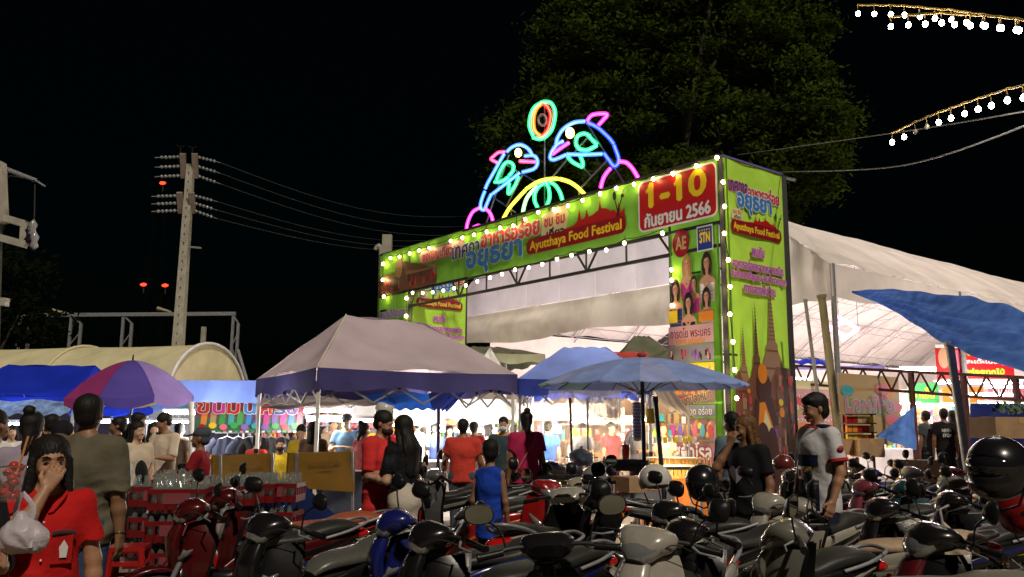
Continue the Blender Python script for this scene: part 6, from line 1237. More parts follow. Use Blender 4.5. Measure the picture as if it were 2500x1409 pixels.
sdf_obj('bag_body', [('e', (0, 0, .055), (.075, .055, .048), None, .03), ('c', (-.05, 0, .03), (.055, 0, .035), .035, .035, None, .03), ('c', (0, 0, .07), (-.01, 0, .115), .05, .022, None, .04), ('fold', .004, 70, 1)], .005, BAGM, t)
for x in (-.028, .03): m = MB(); m.loft([(x*.8, 0, .10), (x, 0, .15), (-.012, 0, .20)], [(.004, .012), (.003, .010), (.003, .008)], lat=(0, 1, 0)); m.build('handle', BAGM, t)
m = MB(); m.box((.005, 0, .045), (.11, .08, .05)); m.build('takeaway_box', M('foam_box', (.68, .64, .68), rough=.5), t)
# --- olive T shirt man from behind ---
person('man in an olive grey T-shirt and jeans seen from behind', 222, 964, 5.3, 172, vox=.009, skin=SK2, shirt=fab('olive_tee', (.125, .110, .075)), pants=fab('blue_jeans', (.04, .07, .15)), sleeve=.85, hem=.80, bulk=1.10, loose=.016, arms={'R': ((-.20, .0, -1), (-.05, -.10, -1)), 'L': ((.26, .02, -1), (.0, -.18, -1))}, head=(12, -4, 0), stride=.12, fold=.013)
tp_, hh_, AA_, hv_ = PPL['man in an olive grey T-shirt and jeans seen from behind']; w_r = AA_['R'][2]; m = MB(); m.tube([w_r + Vector((.031*math.cos(a*.52), .031*math.sin(a*.52), .012)) for a in range(12)], .004, 5, closed=True); m.build('bracelet', CHROME, tp_)
# --- red shirt man and long haired woman ---
person('man in a red T-shirt and black mask looking at a phone', 932, 1003, 8.0, 62, vox=.010, skin=SK1, shirt=fab('bright_red_tee', (.62, .035, .035)), pants=fab('black_jeans', (.01, .01, .012)), sleeve=.85, hem=.70, bulk=1.05, loose=.016, mask=MASKB, head=(10, 16, 0), arms={'L': ((.20, -.10, -1), (.05, -.90, .20)), 'R': ((-.16, -.15, -1), (.25, -1, .12))}, curls=(.6, .6), fold=.011)
person('woman with long black hair in a black top and pale skirt', 988, 1015, 7.8, -128, vox=.010, skin=SK3, hair='long', shirt=fab('black_patterned_top', (.015, .015, .02), var=.9, scale=12), pants=fab('pale_grey_jeans', (.58, .52, .44)), sleeve=.7, hem=1.02, bulk=1.0, head=(0, 12, 0), arms={'R': ((-.2, -.2, -1), (.05, -.55, .85)), 'L': ((.2, .0, -1), (.0, -.9, .1))}, curls=(.8, .5), skirt=True, leg=.25)
ph_ = PPL['woman with long black hair in a black top and pale skirt'][1]['R'][0]
PHONE = M('phone_glow', (.75, .80, .95), emit=1.6, ecol=(.8, .85, 1), var=.1)
t = thing('mobile_phone', 'glowing phone held up between the man and the woman', 'phone', P(955, 1094, 7.7), rot=(R(-30), R(20), R(40))); m = MB(); m.box((0, 0, 0), (.075, .008, .15)); m.build('case', BPLAST, t); m = MB(); m.box((0, .006, 0), (.068, .003, .14)); m.build('screen', PHONE, t)
# --- boy in blue vest ---
person('boy in a loose blue basketball vest standing between the motorbikes', 1197, 1078, 7.3, 150, vox=.010, skin=SK2, shirt=fab('blue_vest', (.012, .055, .42)), pants=fab('navy_shorts', (.015, .025, .06)), tank=True, hem=.72, leg=.45, loose=.008, bulk=.80, arms={'R': ((-.2, .0, -1), (-.0, -.25, -1)), 'L': ((.18, .12, -1), (.0, -.5, -.8))}, head=(35, 5, 0))
# --- woman in black tee, hand to mouth ---
bw, bwh, bwA, bwv = person('woman with long ochre hair in a black T-shirt with a heart print', 1818, 1014, 7.4, -52, vox=.009, skin=SK2, hair='long', hairm=HAIRO, shirt=fab('black_tee', (.010, .010, .012)), pants=fab('khaki_shorts', (.20, .16, .12)), sleeve=.62, hem=.83, leg=.45, bulk=1.0, loose=.010, arms={'R': ((.02, -.25, -.14), (.09, .09, .20), (-1, 0, .2), (.1, 1, 0), (.2, .15, .85)), 'L': ((.24, .02, -1), (.02, -.22, -1))}, head=(-20, 2, 0), face=True, curls=(.7, .35))
m = MB(); hq = [(0, -.055), (.055, .0), (.070, .035), (.050, .065), (.022, .062), (0, .040), (-.022, .062), (-.050, .065), (-.070, .035), (-.055, .0)]
m.add([(x_*1.25 + .01, -.168 + abs(x_)*.22, 1.17 + z_*1.3) for x_, z_ in hq] + [(.01, -.170, 1.18)], [(i, (i+1) % 10, 10) for i in range(10)]); m.build('heart_print', prt('heart_grey', (.40, .36, .42)), bw)
person('man in a grey blue shirt half hidden behind the woman in black', 1784, 1006, 9.2, -150, vox=.014, skin=SK2, shirt=fab('grey_blue_shirt', (.12, .18, .22)), pants=fab('dark_trousers', (.02, .02, .03)), sleeve=.7)
# --- jersey man ---
jm, jh, jA, jv = person('man in a white and navy football jersey with a yellow band, looking left', 1992, 960, 7.2, -72, vox=.009, skin=SK1, hair='fringe', shirt=fab('white_jersey', (.62, .62, .64)), pants=fab('navy_shorts2', (.015, .02, .05)), sleeve=.68, hem=.78, leg=.5, bulk=.95, loose=.010, arms={'L': ((.22, .05, -1), (.0, -.35, -.9)), 'R': ((-.2, -.05, -1), (0, -.3, -1))}, head=(-8, 8, 0), face=True)
def wrap(t_, name, mat, z0, z1, off=.004, a0=-180, a1=180, zz_=1.0, B=1.0, lo=.010, skew=0):   # printed band following the shirt surface
    m = MB(); g = .016 + lo
    def f(u, v):
        a = R(lerp(a0, a1, u)); z = lerp(z0, z1, v); k = (z-.70)/(1.22-.70); r = lerp(.158*B+g*1.3, .150*B+g, min(max(k, 0), 1)) + off + .005; rx = r
        if z > 1.2: e_ = math.sqrt(max(0, 1-((z-1.26)/.155)**2)); rx = max(rx if z < 1.24 else 0, (.155*B+g+.012)*e_); ry = max((.105*B+g+.012)*e_, r*.74 if z < 1.24 else 0)
        else: ry = r*.74
        return Vector((rx*math.sin(a), -max(ry, (.105*B+g+.008)*math.sqrt(max(0, 1-((z-1.26)/.155)**2)) if abs(z-1.26) < .15 else ry)*math.cos(a) + .0, z + skew*u))
    m.grid(f, 40, 6); return m.build(name, mat, t_)
wrap(jm, 'yellow_band', prt('sponsor_yellow', (.62, .60, .04)), 1.03, 1.13, .006, -62, 22); wrap(jm, 'navy_band', fab('navy_panel', (.012, .02, .06)), 1.13, 1.22, .004, -70, 40); wrap(jm, 'navy_band', fab('navy_panel', (.012, .02, .06)), .80, 1.03, .004, -62, 40)
for k, c in enumerate((-.035, .01, .055)): m = MB(); m.box((c, -.158, 1.08), (.022, .006, .05)); m.build('sponsor_letter', prt('maroon', (.3, .02, .05)), jm)
sh_, el_, wr_, up_, fo_ = jA['L']; m = MB(); e = sh_.lerp(el_, .66); m.tube([e, e + up_*.022], .080, 16); m.build('sleeve_cuff', fab('red_cuff', (.50, .03, .03)), jm); m = MB(); cc_ = sh_.lerp(el_, .38) + Vector((.078, -.01, 0)); m.lathe([(.0, 0), (.026, 0), (.026, .004), (.0, .004)], cc_, 14, 0, Matrix.Rotation(R(90), 3, 'Y')); m.build('sleeve_badge', prt('badge_maroon', (.35, .03, .05)), jm)
m = MB(); m.loft([(.04, -.02, 1.435), (.13, .0, 1.425), (.20, .01, 1.36)], [(.03, .022), (.04, .026), (.03, .03)], lat=(0, 1, 0)); m.build('shoulder_panel', fab('navy_panel', (.012, .02, .06)), jm)
m = MB(); m.tube([(.068*math.cos(a*.3927), -.03+.07*math.sin(a*.3927), 1.440-.012*math.sin(a*.3927+1.57)) for a in range(16)], .007, 6, closed=True); m.build('collar', fab('red_cuff', (.50, .03, .03)), jm)
# --- others, left ---
FABS = {k: fab(k, c) for k, c in dict(white=(.70, .68, .66), cream=(.62, .52, .40), grey=(.25, .24, .26), lilac=(.35, .30, .38), black=(.012, .012, .015), navy=(.02, .03, .09), maroon=(.25, .012, .02), orangered=(.60, .06, .04), magenta=(.42, .02, .09), teal=(.03, .06, .07), yellow=(.62, .45, .03), denim=(.10, .20, .34), khaki=(.22, .16, .10), blue=(.03, .10, .40), brown=(.14, .08, .05), rose=(.5, .12, .14), slate=(.07, .08, .10)).items()}
F = FABS; dk = F['black']
pp_ = [
 ('man in a white shirt cut off by the left picture edge', -8, 1000, 6.2, 150, 'short', 'white', 'black', SK2, {}),
 ('woman with a loose bun in a lilac grey top with a shoulder bag', 82, 1006, 6.0, -165, 'bun', 'lilac', 'black', SK1, {}),
 ('woman in a black headscarf behind the girl in red', 158, 1030, 8.6, 120, 'veil', 'black', 'black', SK1, dict(hairm=F['black'])),
 ('dark haired man seen over the headscarf woman', 132, 1012, 10.2, 160, 'short', 'slate', 'black', SK2, {}),
 ('dark man in profile in a blue top right of the olive shirt', 290, 1018, 10.5, -70, 'short', 'blue', 'black', SK2, {}),
 ('man with messy hair behind the round umbrella pole', 340, 1008, 12.0, 100, 'fringe', 'black', 'black', SK2, {}),
 ('woman with long dark hair facing right by the umbrella pole', 338, 1030, 9.6, 55, 'long', 'cream', 'black', SK3, {}),
 ('smiling customer with a round face behind the youth', 377, 1032, 12.5, 30, 'bob', 'black', 'black', SK3, {}),
 ('tall vendor in a bright cream shirt looking down at his hands', 408, 1008, 11.2, -25, 'short', 'cream', 'khaki', SK1, dict(head=(-30, 20, 0), sleeve=.9, arms={'R': ((-.2, -.3, -1), (.3, -1, .05)), 'L': ((.2, -.3, -1), (-.2, -1, .1))})),
 ('boy in a dark red vest with a cap turned left near the bottles', 492, 1048, 9.0, -85, 'cap', 'maroon', 'black', SK2, dict(tank=False, hairm=F['slate'], arms={'R': ((-.15, -.4, -1), (0, -1, .1)), 'L': ((.15, -.4, -1), (0, -1, .1))})),
 ('boy with a black face mask in a red and yellow top behind the boards', 686, 1072, 12.2, 10, 'short', 'yellow', 'black', SK1, dict(mask=MASKB)),
 ('person in a yellow T-shirt with face turned down behind the boards', 738, 1038, 13.2, 0, 'short', 'yellow', 'black', SK3, dict(head=(0, 18, 0))),
 ('woman with tied dark hair seen from behind by the canopy pole', 768, 1030, 12.0, 165, 'bob', 'brown', 'black', SK1, {}),
 ('vendor in a tan top beside the masked man in blue', 815, 1022, 15.0, 20, 'short', 'khaki', 'black', SK1, dict(sleeve=.7)),
 ('masked man in a blue shirt working with both hands at the counter', 848, 1012, 14.0, -8, 'cap', 'denim', 'black', SK3, dict(mask=MASKW, hairm=F['slate'], head=(0, 12, 0), arms={'R': ((-.3, -.3, -1), (.6, -.8, .25)), 'L': ((.3, -.3, -1), (-.6, -.8, .25))})),
 ('woman with a dark ponytail just left of the red shirt man', 890, 1034, 13.0, 140, 'bun', 'rose', 'black', SK1, {}),
 ('man with a dark head behind the long haired woman', 1018, 1022, 15.5, -120, 'short', 'white', 'black', SK1, {}),
 ('cook in overexposed white clothes right of the long haired woman', 1045, 1034, 16.5, 20, 'cap', 'white', 'white', SK3, dict(hairm=F['white'])),
 ('man in an orange red T-shirt seen from behind at the bright stall', 1131, 1023, 11.5, 178, 'short', 'orangered', 'slate', SK2, dict(bulk=1.12, arms={'R': ((-.25, -.1, -1), (-.1, -.5, -.9)), 'L': ((.25, -.1, -1), (.1, -.5, -.9))})),
 ('customer in maroon beyond the orange red shirt', 1158, 1030, 14.5, 150, 'short', 'maroon', 'black', SK2, {}),
 ('woman in a pale mask and charcoal T-shirt facing the camera', 1229, 1018, 12.6, -5, 'short', 'teal', 'black', SK1, dict(mask=MASKW, arms={'R': ((-.2, -.2, -1), (.3, -.9, .0)), 'L': ((.2, -.2, -1), (-.2, -.9, .1))})),
 ('woman in a magenta shirt with a crossbody strap seen from behind', 1284, 1005, 10.8, -160, 'bun', 'magenta', 'black', SK2, dict(bulk=1.05)),
 ('man in a bright blue top behind the magenta shirt', 1338, 1030, 16.0, 170, 'short', 'blue', 'black', SK3, {}),
 ('cook in a grey apron behind the hanging cup sleeve', 1560, 1012, 13.8, -30, 'fringe', 'grey', 'black', SK2, dict(arms={'R': ((-.2, -.3, -1), (.3, -.9, .1)), 'L': ((.2, -.3, -1), (-.2, -.9, .1))})),
 ('far customer in denim between the canopy poles', 655, 1034, 15.0, 150, 'short', 'denim', 'black', SK2, {}),
 ('far customer in rose left of the masked man in blue', 790, 1036, 16.6, 60, 'bob', 'rose', 'black', SK1, {}),
 ('far seller in yellow right of the masked man in blue', 882, 1038, 16.4, -20, 'cap', 'yellow', 'black', SK1, dict(hairm=F['maroon'])),
 ('far customer in navy between the woman and the pole', 1062, 1034, 15.8, 170, 'short', 'navy', 'black', SK2, {}),
 ('far seller in teal under the pink card', 1098, 1040, 17.6, 10, 'bob', 'teal', 'black', SK3, {}),
 ('far customer in cream right of the orange red shirt', 1190, 1036, 16.2, -100, 'bob', 'cream', 'black', SK1, {}),
 ('far customer in brown left of the magenta shirt', 1256, 1038, 15.4, 130, 'short', 'brown', 'black', SK2, {}),
 ('shadowy cook seen through the plastic curtain', 1420, 1034, 15.6, -30, 'cap', 'slate', 'black', SK2, dict(hairm=F['black'])),
 ('second shadowy figure behind the plastic curtain', 1492, 1030, 15.9, 40, 'short', 'maroon', 'black', SK2, {}),
 ('child in orange red behind the left ochre board', 628, 1066, 13.8, 170, 'short', 'orangered', 'black', SK2, {}),
 ('far left visitor in white under the striped awning', 30, 1040, 13.0, 40, 'long', 'white', 'black', SK3, {}),
 ('far left visitor in maroon under the blue tent', 65, 1036, 13.8, -40, 'short', 'maroon', 'black', SK2, {}),
 ('visitor in teal between the bun woman and the olive shirt', 118, 1038, 12.4, 80, 'short', 'teal', 'black', SK1, {}),
 ('visitor in slate just right of the olive shirt', 312, 1036, 13.5, 120, 'bob', 'slate', 'black', SK2, {}),
 ('customer in khaki behind the tall vendor', 440, 1034, 14.5, 160, 'short', 'khaki', 'black', SK2, {}),
 ('young vendor with orange hair above the bamboo steamers', 1617, 1030, 13.8, 5, 'long', 'cream', 'black', SK3, dict(hairm=HAIRO)),
 ('man in a dark shirt with white print deep in the marquee', 2302, 998, 19.5, 172, 'short', 'black', 'black', SK2, {}),
 ('man in a purple shirt left of the printed dark shirt', 2258, 1003, 19.8, -150, 'short', 'slate', 'black', SK2, dict(hairm=HAIRD)),
 ('visitor in black right of the printed dark shirt', 2326, 1002, 20.5, 120, 'bob', 'black', 'black', SK1, {}),
 ('visitor in brown beside the blue tarp pole', 2356, 1004, 19.0, 60, 'short', 'brown', 'black', SK1, {}),
 ('far visitor in white left of the purple shirt', 2212, 1014, 24.0, 30, 'short', 'white', 'slate', SK1, {}),
 ('far visitor in rose in the marquee aisle', 2275, 1016, 26.0, 0, 'bob', 'rose', 'black', SK3, {}),
 ('vendor in cream behind the jersey man', 1968, 1020, 23.0, 40, 'short', 'cream', 'slate', SK1, {}),
]
for lab, px, top, Y, yaw, hr, shc, pc, skn, kw in pp_:
    kw = dict(kw); person(lab, px, top, Y, yaw, vox=.014 if Y < 11 else .018, skin=skn, hair=hr, shirt=F[shc], pants=F[pc], group=CROWD, **kw)
yt = PPL['youth'] if 'youth' in PPL else person('youth in a white shirt and black backpack leaning over the table', 362, 1058, 9.6, -70, vox=.012, skin=SK2, hair='short', shirt=F['white'], pants=dk, sleeve=.9, arms={'R': ((-.1, -.7, -.8), (.1, -.9, -.3)), 'L': ((.1, -.7, -.8), (-.1, -.9, -.3))}, head=(0, 25, 0), lean=(12, 0))
sdf_obj('backpack', [('e', (0, .19, 1.18), (.13, .09, .20), None, .02), ('c', (-.1, .06, 1.36), (-.1, -.1, 1.2), .02, .02, None, .02), ('c', (.1, .06, 1.36), (.1, -.1, 1.2), .02, .02, None, .02)], .012, dk, yt[0])
bp_, _, _, _ = PPL['man in a dark shirt with white print deep in the marquee']
sh = Sheet(None, (-.16, .155, 1.1), (1, 0, 0)); sh = Sheet(bp_, WM[bp_] @ Vector((.13, .168, 1.10)), WM[bp_].to_3x3() @ Vector((-1, 0, 0))); sh.text('NEVER', .13, .20, .20, .07, WHT); sh.text('STOP', .13, .09, .18, .07, WHT)
wb, _, wbA, _ = PPL['woman with a loose bun in a lilac grey top with a shoulder bag']
sdf_obj('shoulder_bag', [('e', (.20, .06, .98), (.06, .12, .11), None, .02), ('c', (.19, .05, 1.08), (.10, .03, 1.42), .012, .012, None, .01)], .012, dk, wb)
mg = PPL['woman in a magenta shirt with a crossbody strap seen from behind'][0]
m = MB(); m.tube([(-.12, .06, 1.43), (-.03, .137, 1.30), (.08, .145, 1.12), (.17, .10, .95)], .012, 6); m.build('bag_strap', F['rose'], mg)
# ================================================================== MOTORBIKES
PBODY = paint('bike_paint_base', (.25, .01, .01)); PACC = paint('bike_accent_base', (.6, .6, .6))
tyreP = [(r*1.0, z) for r, z in ()]
def wheel(parent, cx, r, tw, spokes, rimm):
    rot = Matrix.Rotation(R(90), 3, 'X'); rt = r - tw*.5
    w_ = MB(); w_.lathe([(.03, -.05), (.045, -.045), (.045, .045), (.03, .05), (.0, .05)], (cx, 0, r), 12, 0, rot)
    if spokes:
        for k in range(18): a = 2*math.pi*k/18; w_.bar((cx+.04*math.cos(a), .03*(-1)**k, r+.04*math.sin(a)), (cx+(rt-tw*.5)*math.cos(a+.2), 0, r+(rt-tw*.5)*math.sin(a+.2)), .0035, 4)
    else:
        for k in range(5): a = 2*math.pi*k/5; w_.loft([(cx+.04*math.cos(a), 0, r+.04*math.sin(a)), (cx+(rt-tw*.5)*math.cos(a+.12), 0, r+(rt-tw*.5)*math.sin(a+.12))], [(.016, .018), (.012, .014)], lat=(0, 1, 0))
    w_.lathe([(rt-tw*.62, -tw*.42), (rt-tw*.50, -tw*.30), (rt-tw*.50, tw*.30), (rt-tw*.62, tw*.42)], (cx, 0, r), 28, 0, rot)
    wh = w_.build('wheel', rimm, parent); t = MB(); t.lathe([(rt + tw*.55*math.cos(a) - tw*.05, tw*.5*math.sin(a)) for a in [math.pi*(-.75 + 1.5*k/10) for k in range(11)]], (cx, 0, r), 32, 0, rot); t.build('tyre', RUBBER, wh)
    b = MB(); b.lathe([(.02, .052), (.10, .052), (.10, .056), (.02, .056)], (cx, 0, r), 20, 0, rot); b.build('brake_disc', STEEL, wh); return wh
def mirrors(parent, x, y0, y1, z0, z1, big=1.0, rnd_=False):
    for s in (-1, 1):
        m = MB(); m.tube(smooth([(x, s*y0, z0), (x+.01, s*lerp(y0, y1, .3), z0+(z1-z0)*.55), (x-.005, s*y1, z1-.03)], 4), .0055, 6); st = m.build('mirror_stem', BPLAST, parent)
        c = Vector((x-.005, s*(y1+.02), z1)); m = MB(); a_, b_2 = (.056*big, .056*big) if rnd_ else (.072*big, .048*big)
        rm = Matrix.Rotation(R(-s*12), 3, 'Z') @ Matrix.Rotation(R(-6), 3, 'Y')
        pts = [(.012, .2), (.006, .8), (-.004, 1.0), (-.016, 1.02), (-.016, .94)]
        vs = []; n = 22
        for dx, k in [(.030, .05), (.028, .45)] + pts: vs += [c + rm @ Vector((dx, a_*k*math.copysign(abs(math.cos(2*math.pi*j/n))**.8, math.cos(2*math.pi*j/n)), b_2*k*math.copysign(abs(math.sin(2*math.pi*j/n))**.8, math.sin(2*math.pi*j/n)))) for j in range(n)]
        vs = vs[:2*n] + vs[3*n:]
        nn = len(vs)//n; m.add(vs, [(i*n+j, i*n+(j+1) % n, (i+1)*n+(j+1) % n, (i+1)*n+j) for i in range(nn-1) for j in range(n)], 0, True); hs_ = m.build('mirror_housing', BPLAST, parent)
        m = MB(); m.add([c + rm @ Vector((-.0145, a_*.95*math.copysign(abs(math.cos(2*math.pi*j/n))**.8, math.cos(2*math.pi*j/n)), b_2*.95*math.copysign(abs(math.sin(2*math.pi*j/n))**.8, math.sin(2*math.pi*j/n)))) for j in range(n)], [tuple(range(n))[::-1]]); m.build('mirror_glass', GLASS, hs_)
def common(t, x, z, hw=.32, chrome=False):
    m = MB(); m.tube(smooth([(x-.07, -hw, z-.01), (x-.02, -hw*.5, z+.015), (x+.02, 0, z), (x-.02, hw*.5, z+.015), (x-.07, hw, z-.01)], 4), .011, 8); hb = m.build('handlebar', CHROME if chrome else DKSTEEL, t)
    for s in (-1, 1):
        m = MB(); m.bar((x-.045, s*(hw-.10), z), (x-.075, s*(hw+.01), z-.012), .018, 10); m.bar((x-.075, s*(hw+.01), z-.012), (x-.077, s*(hw+.022), z-.013), .021, 10); m.build('grip', BPLAST, t)
        m = MB(); m.tube([(x+.0, s*(hw-.11), z+.005), (x+.035, s*(hw-.06), z-.01), (x+.01, s*(hw+.02), z-.02)], [.008, .006, .005], 6); m.build('brake_lever', STEEL, t)
    return hb
def cub():
    t = thing('motorbike', 'x', 'motorbike', (0, 0, 0)); r = .285
    wheel(t, .64, r, .07, True, CHROME); wheel(t, -.60, r, .08, True, CHROME)
    m = MB(); m.loft([(.64 - .31*math.cos(a), 0, r + .315*math.sin(a)) for a in [R(k) for k in (18, 50, 85, 120, 150)]], [(.052, .008, 4), (.058, .012, 4), (.058, .014, 4), (.056, .012, 4), (.04, .006, 4)]); m.build('front_fender', PBODY, t)
    for s in (-1, 1):
        m = MB(); m.bar((.64, s*.075, r), (.47, s*.075, .72), .019, 8); m.build('fork', STEEL, t)
        m = MB(); m.bar((-.60, s*.11, .33), (-.45, s*.12, .66), .022, 8); 
        for k in range(8): q = Vector((-.60, s*.11, .33)).lerp(Vector((-.45, s*.12, .66)), .35+k*.07); m.tube([(q.x+.03*math.cos(a), q.y+.03*math.sin(a), q.z) for a in [0, 1.05, 2.09, 3.14, 4.19, 5.24]], .005, 5, closed=True)
        m.build('shock_absorber', CHROME, t)
        m = MB(); m.beam((-.60, s*.085, r), (-.12, s*.08, .36), .035, .05); m.build('swingarm', DKSTEEL, t)
        # leg shield wings
        m = MB(); m.grid(lambda u, v: Vector((.45 + .07*v - (.20 - .05*v)*u**1.7 + .03*math.sin(v*3), s*(.030 + (.015 + .150*math.sin(math.pi*(.06+.90*v))**.55)*u), .87 - .53*v + .03*u*(1-v))), 10, 16); m.build('leg_shield', PBODY, t)
        m = MB(); m.grid(lambda u, v: Vector((.43 + .07*v - (.19 - .05*v)*u**1.7 + .03*math.sin(v*3) - .012, s*(.028 + (.012 + .146*math.sin(math.pi*(.06+.90*v))**.55)*u), .865 - .52*v + .03*u*(1-v))), 10, 16); m.build('inner_shield', BPLAST, t)
        m = MB(); m.loft([(.475, s*.07, .62), (.485, s*.115, .55), (.485, s*.135, .46)], [(.004, .006), (.004, .022), (.004, .004)]); m.build('shield_decal', PACC, t)
        m = MB(); m.loft([(.30, s*.165, .80), (.33, s*.185, .66), (.36, s*.17, .50)], [(.004, .004), (.005, .006), (.004, .004)]); m.build('shield_edge', BPLAST, t)
        m = MB(); m.loft([(-.50, s*.145, .66), (-.64, s*.13, .69), (-.76, s*.10, .72)], [(.006, .008), (.006, .014), (.004, .004)]); m.build('side_vent', BPLAST, t)
        m = MB(); m.loft([(.515, s*.095, .67), (.48, s*.130, .71), (.44, s*.150, .74)], [(.008, .012), (.012, .018), (.005, .006)]); m.build('turn_signal', CLRLENS, t)
        m = MB(); m.loft([(.14, s*.10, .52), (-.05, s*.135, .60), (-.30, s*.150, .665), (-.58, s*.125, .72), (-.80, s*.075, .77)], [(.012, .035), (.022, .075), (.022, .075), (.022, .055), (.012, .018)]); m.build('side_panel', PBODY, t)
        m = MB(); m.loft([(.02, s*.150, .580), (-.25, s*.172, .640), (-.55, s*.150, .705), (-.76, s*.098, .76)], [(.004, .004), (.004, .020), (.004, .017), (.003, .003)]); m.build('side_stripe', PACC, t)
        m = MB(); m.beam((-.02, s*.08, .27), (-.02, s*.24, .27), .03); m.box((-.02, s*.22, .285), (.06, .09, .03)); m.build('foot_peg', RUBBER, t)
    m = MB(); m.loft([(.50, 0, .90), (.545, 0, .78), (.53, 0, .64), (.50, 0, .52)], [(.06, .03), (.085, .045), (.075, .04), (.045, .02)]); m.build('nose_cowl', PBODY, t)
    m = MB(); m.loft([(.33, 0, .975), (.40, 0, 1.0), (.47, 0, .97), (.515, 0, .925)], [(.10, .028, 3), (.135, .055, 3), (.115, .065, 3), (.075, .045, 3)]); m.build('handlebar_cowl', PBODY, t)
    m = MB(); m.loft([(.475, 0, .958), (.515, 0, .925), (.535, 0, .905)], [(.098, .052, 2.4), (.080, .046, 2.4), (.05, .028, 2.4)]); m.build('headlight', CLRLENS, t)
    m = MB(); m.loft([(.32, 0, .995), (.37, 0, 1.022), (.42, 0, 1.035)], [(.075, .012), (.085, .014), (.06, .008)]); m.build('speedometer', GBLACK, t)
    common(t, .375, .985)
    m = MB(); m.loft([(.46, 0, .80), (.36, 0, .58), (.22, 0, .49), (.05, 0, .50), (-.10, 0, .58)], [(.04, .045), (.055, .06), (.065, .065), (.08, .07), (.10, .06)]); m.build('centre_cover', GBLACK, t)
    m = MB(); m.loft([(.09, 0, .665), (.0, 0, .715), (-.16, 0, .735), (-.34, 0, .745), (-.48, 0, .785), (-.66, 0, .815), (-.80, 0, .805)], [(.055, .02), (.095, .040), (.125, .045), (.13, .048), (.125, .055), (.112, .045), (.07, .018)], n=18); m.build('seat', SEATV, t)
    m = MB(); m.loft([(.05, 0, .62), (-.25, 0, .675), (-.55, 0, .72), (-.80, 0, .765)], [(.07, .04), (.12, .045), (.11, .045), (.06, .02)]); m.build('seat_base', BPLAST, t)
    m = MB(); m.tube(smooth([(-.50, .155, .76), (-.68, .145, .80), (-.84, .09, .845), (-.87, 0, .85), (-.84, -.09, .845), (-.68, -.145, .80), (-.50, -.155, .76)], 3), .012, 8); m.build('grab_rail', STEEL, t)
    m = MB(); m.loft([(-.78, 0, .755), (-.85, 0, .755), (-.885, 0, .745)], [(.10, .034), (.085, .03), (.05, .018)]); m.build('tail_light', REDLENS, t)
    m = MB(); m.loft([(-.76, 0, .71), (-.86, 0, .64), (-.93, 0, .48), (-.96, 0, .40)], [(.075, .012), (.075, .01), (.07, .008), (.06, .005)]); m.build('rear_fender', BPLAST, t)
    m = MB(); m.box((-.955, 0, .57), (.006, .22, .17), 0, Matrix.Rotation(R(-20), 3, 'Y')); m.build('number_plate', WHITEP, t)
    for s in (-1, 1): m = MB(); m.loft([(-.86, s*.09, .70), (-.88, s*.13, .70), (-.88, s*.15, .70)], [(.02, .02), (.024, .022), (.012, .01)], lat=(1, 0, 0)); m.build('turn_signal', AMBLENS, t)
    m = MB(); m.loft([(.24, 0, .30), (.10, 0, .34), (-.12, 0, .34), (-.20, 0, .34)], [(.06, .05), (.085, .075), (.10, .10), (.07, .07)]); 
    for k in range(6): m.box((.20-.022*k, 0, .31), (.008, .15, .13))
    m.lathe([(.0, -.12), (.075, -.115), (.08, .115), (.0, .12)], (-.08, 0, .33), 16, 0, Matrix.Rotation(R(90), 3, 'X')); m.build('engine', STEEL, t)
    m = MB(); m.tube(smooth([(.22, -.06, .26), (.10, -.12, .20), (-.15, -.14, .22), (-.35, -.15, .30)], 4), .018, 8); m.loft([(-.30, -.155, .28), (-.45, -.16, .34), (-.80, -.165, .44), (-.88, -.165, .46)], [(.028, .03), (.045, .045), (.045, .045), (.02, .02)]); m.build('exhaust', CHROME, t)
    m = MB(); m.loft([(-.10, .11, .36), (-.36, .115, .34), (-.62, .11, .31)], [(.012, .05), (.012, .04), (.012, .05)]); m.build('chain_cover', DKSTEEL, t)
    m = MB(); m.bar((-.05, .10, .26), (-.12, .22, .02), .011); m.build('kick_stand', DKSTEEL, t)
    m = MB(); m.tube(smooth([(-.08, -.12, .30), (-.10, -.19, .36), (-.22, -.20, .48)], 3), .010, 6); m.build('kick_lever', CHROME, t)
    for s in (-1, 1): m = MB(); m.tube(smooth([(.38, s*.20, .97), (.48, s*.13, .99), (.54, s*.03, .88), (.50, 0, .74)], 4), .0032, 5); m.build('brake_cable', RUBBER, t)
    mirrors(t, .35, .20, .30, .99, 1.17); return t
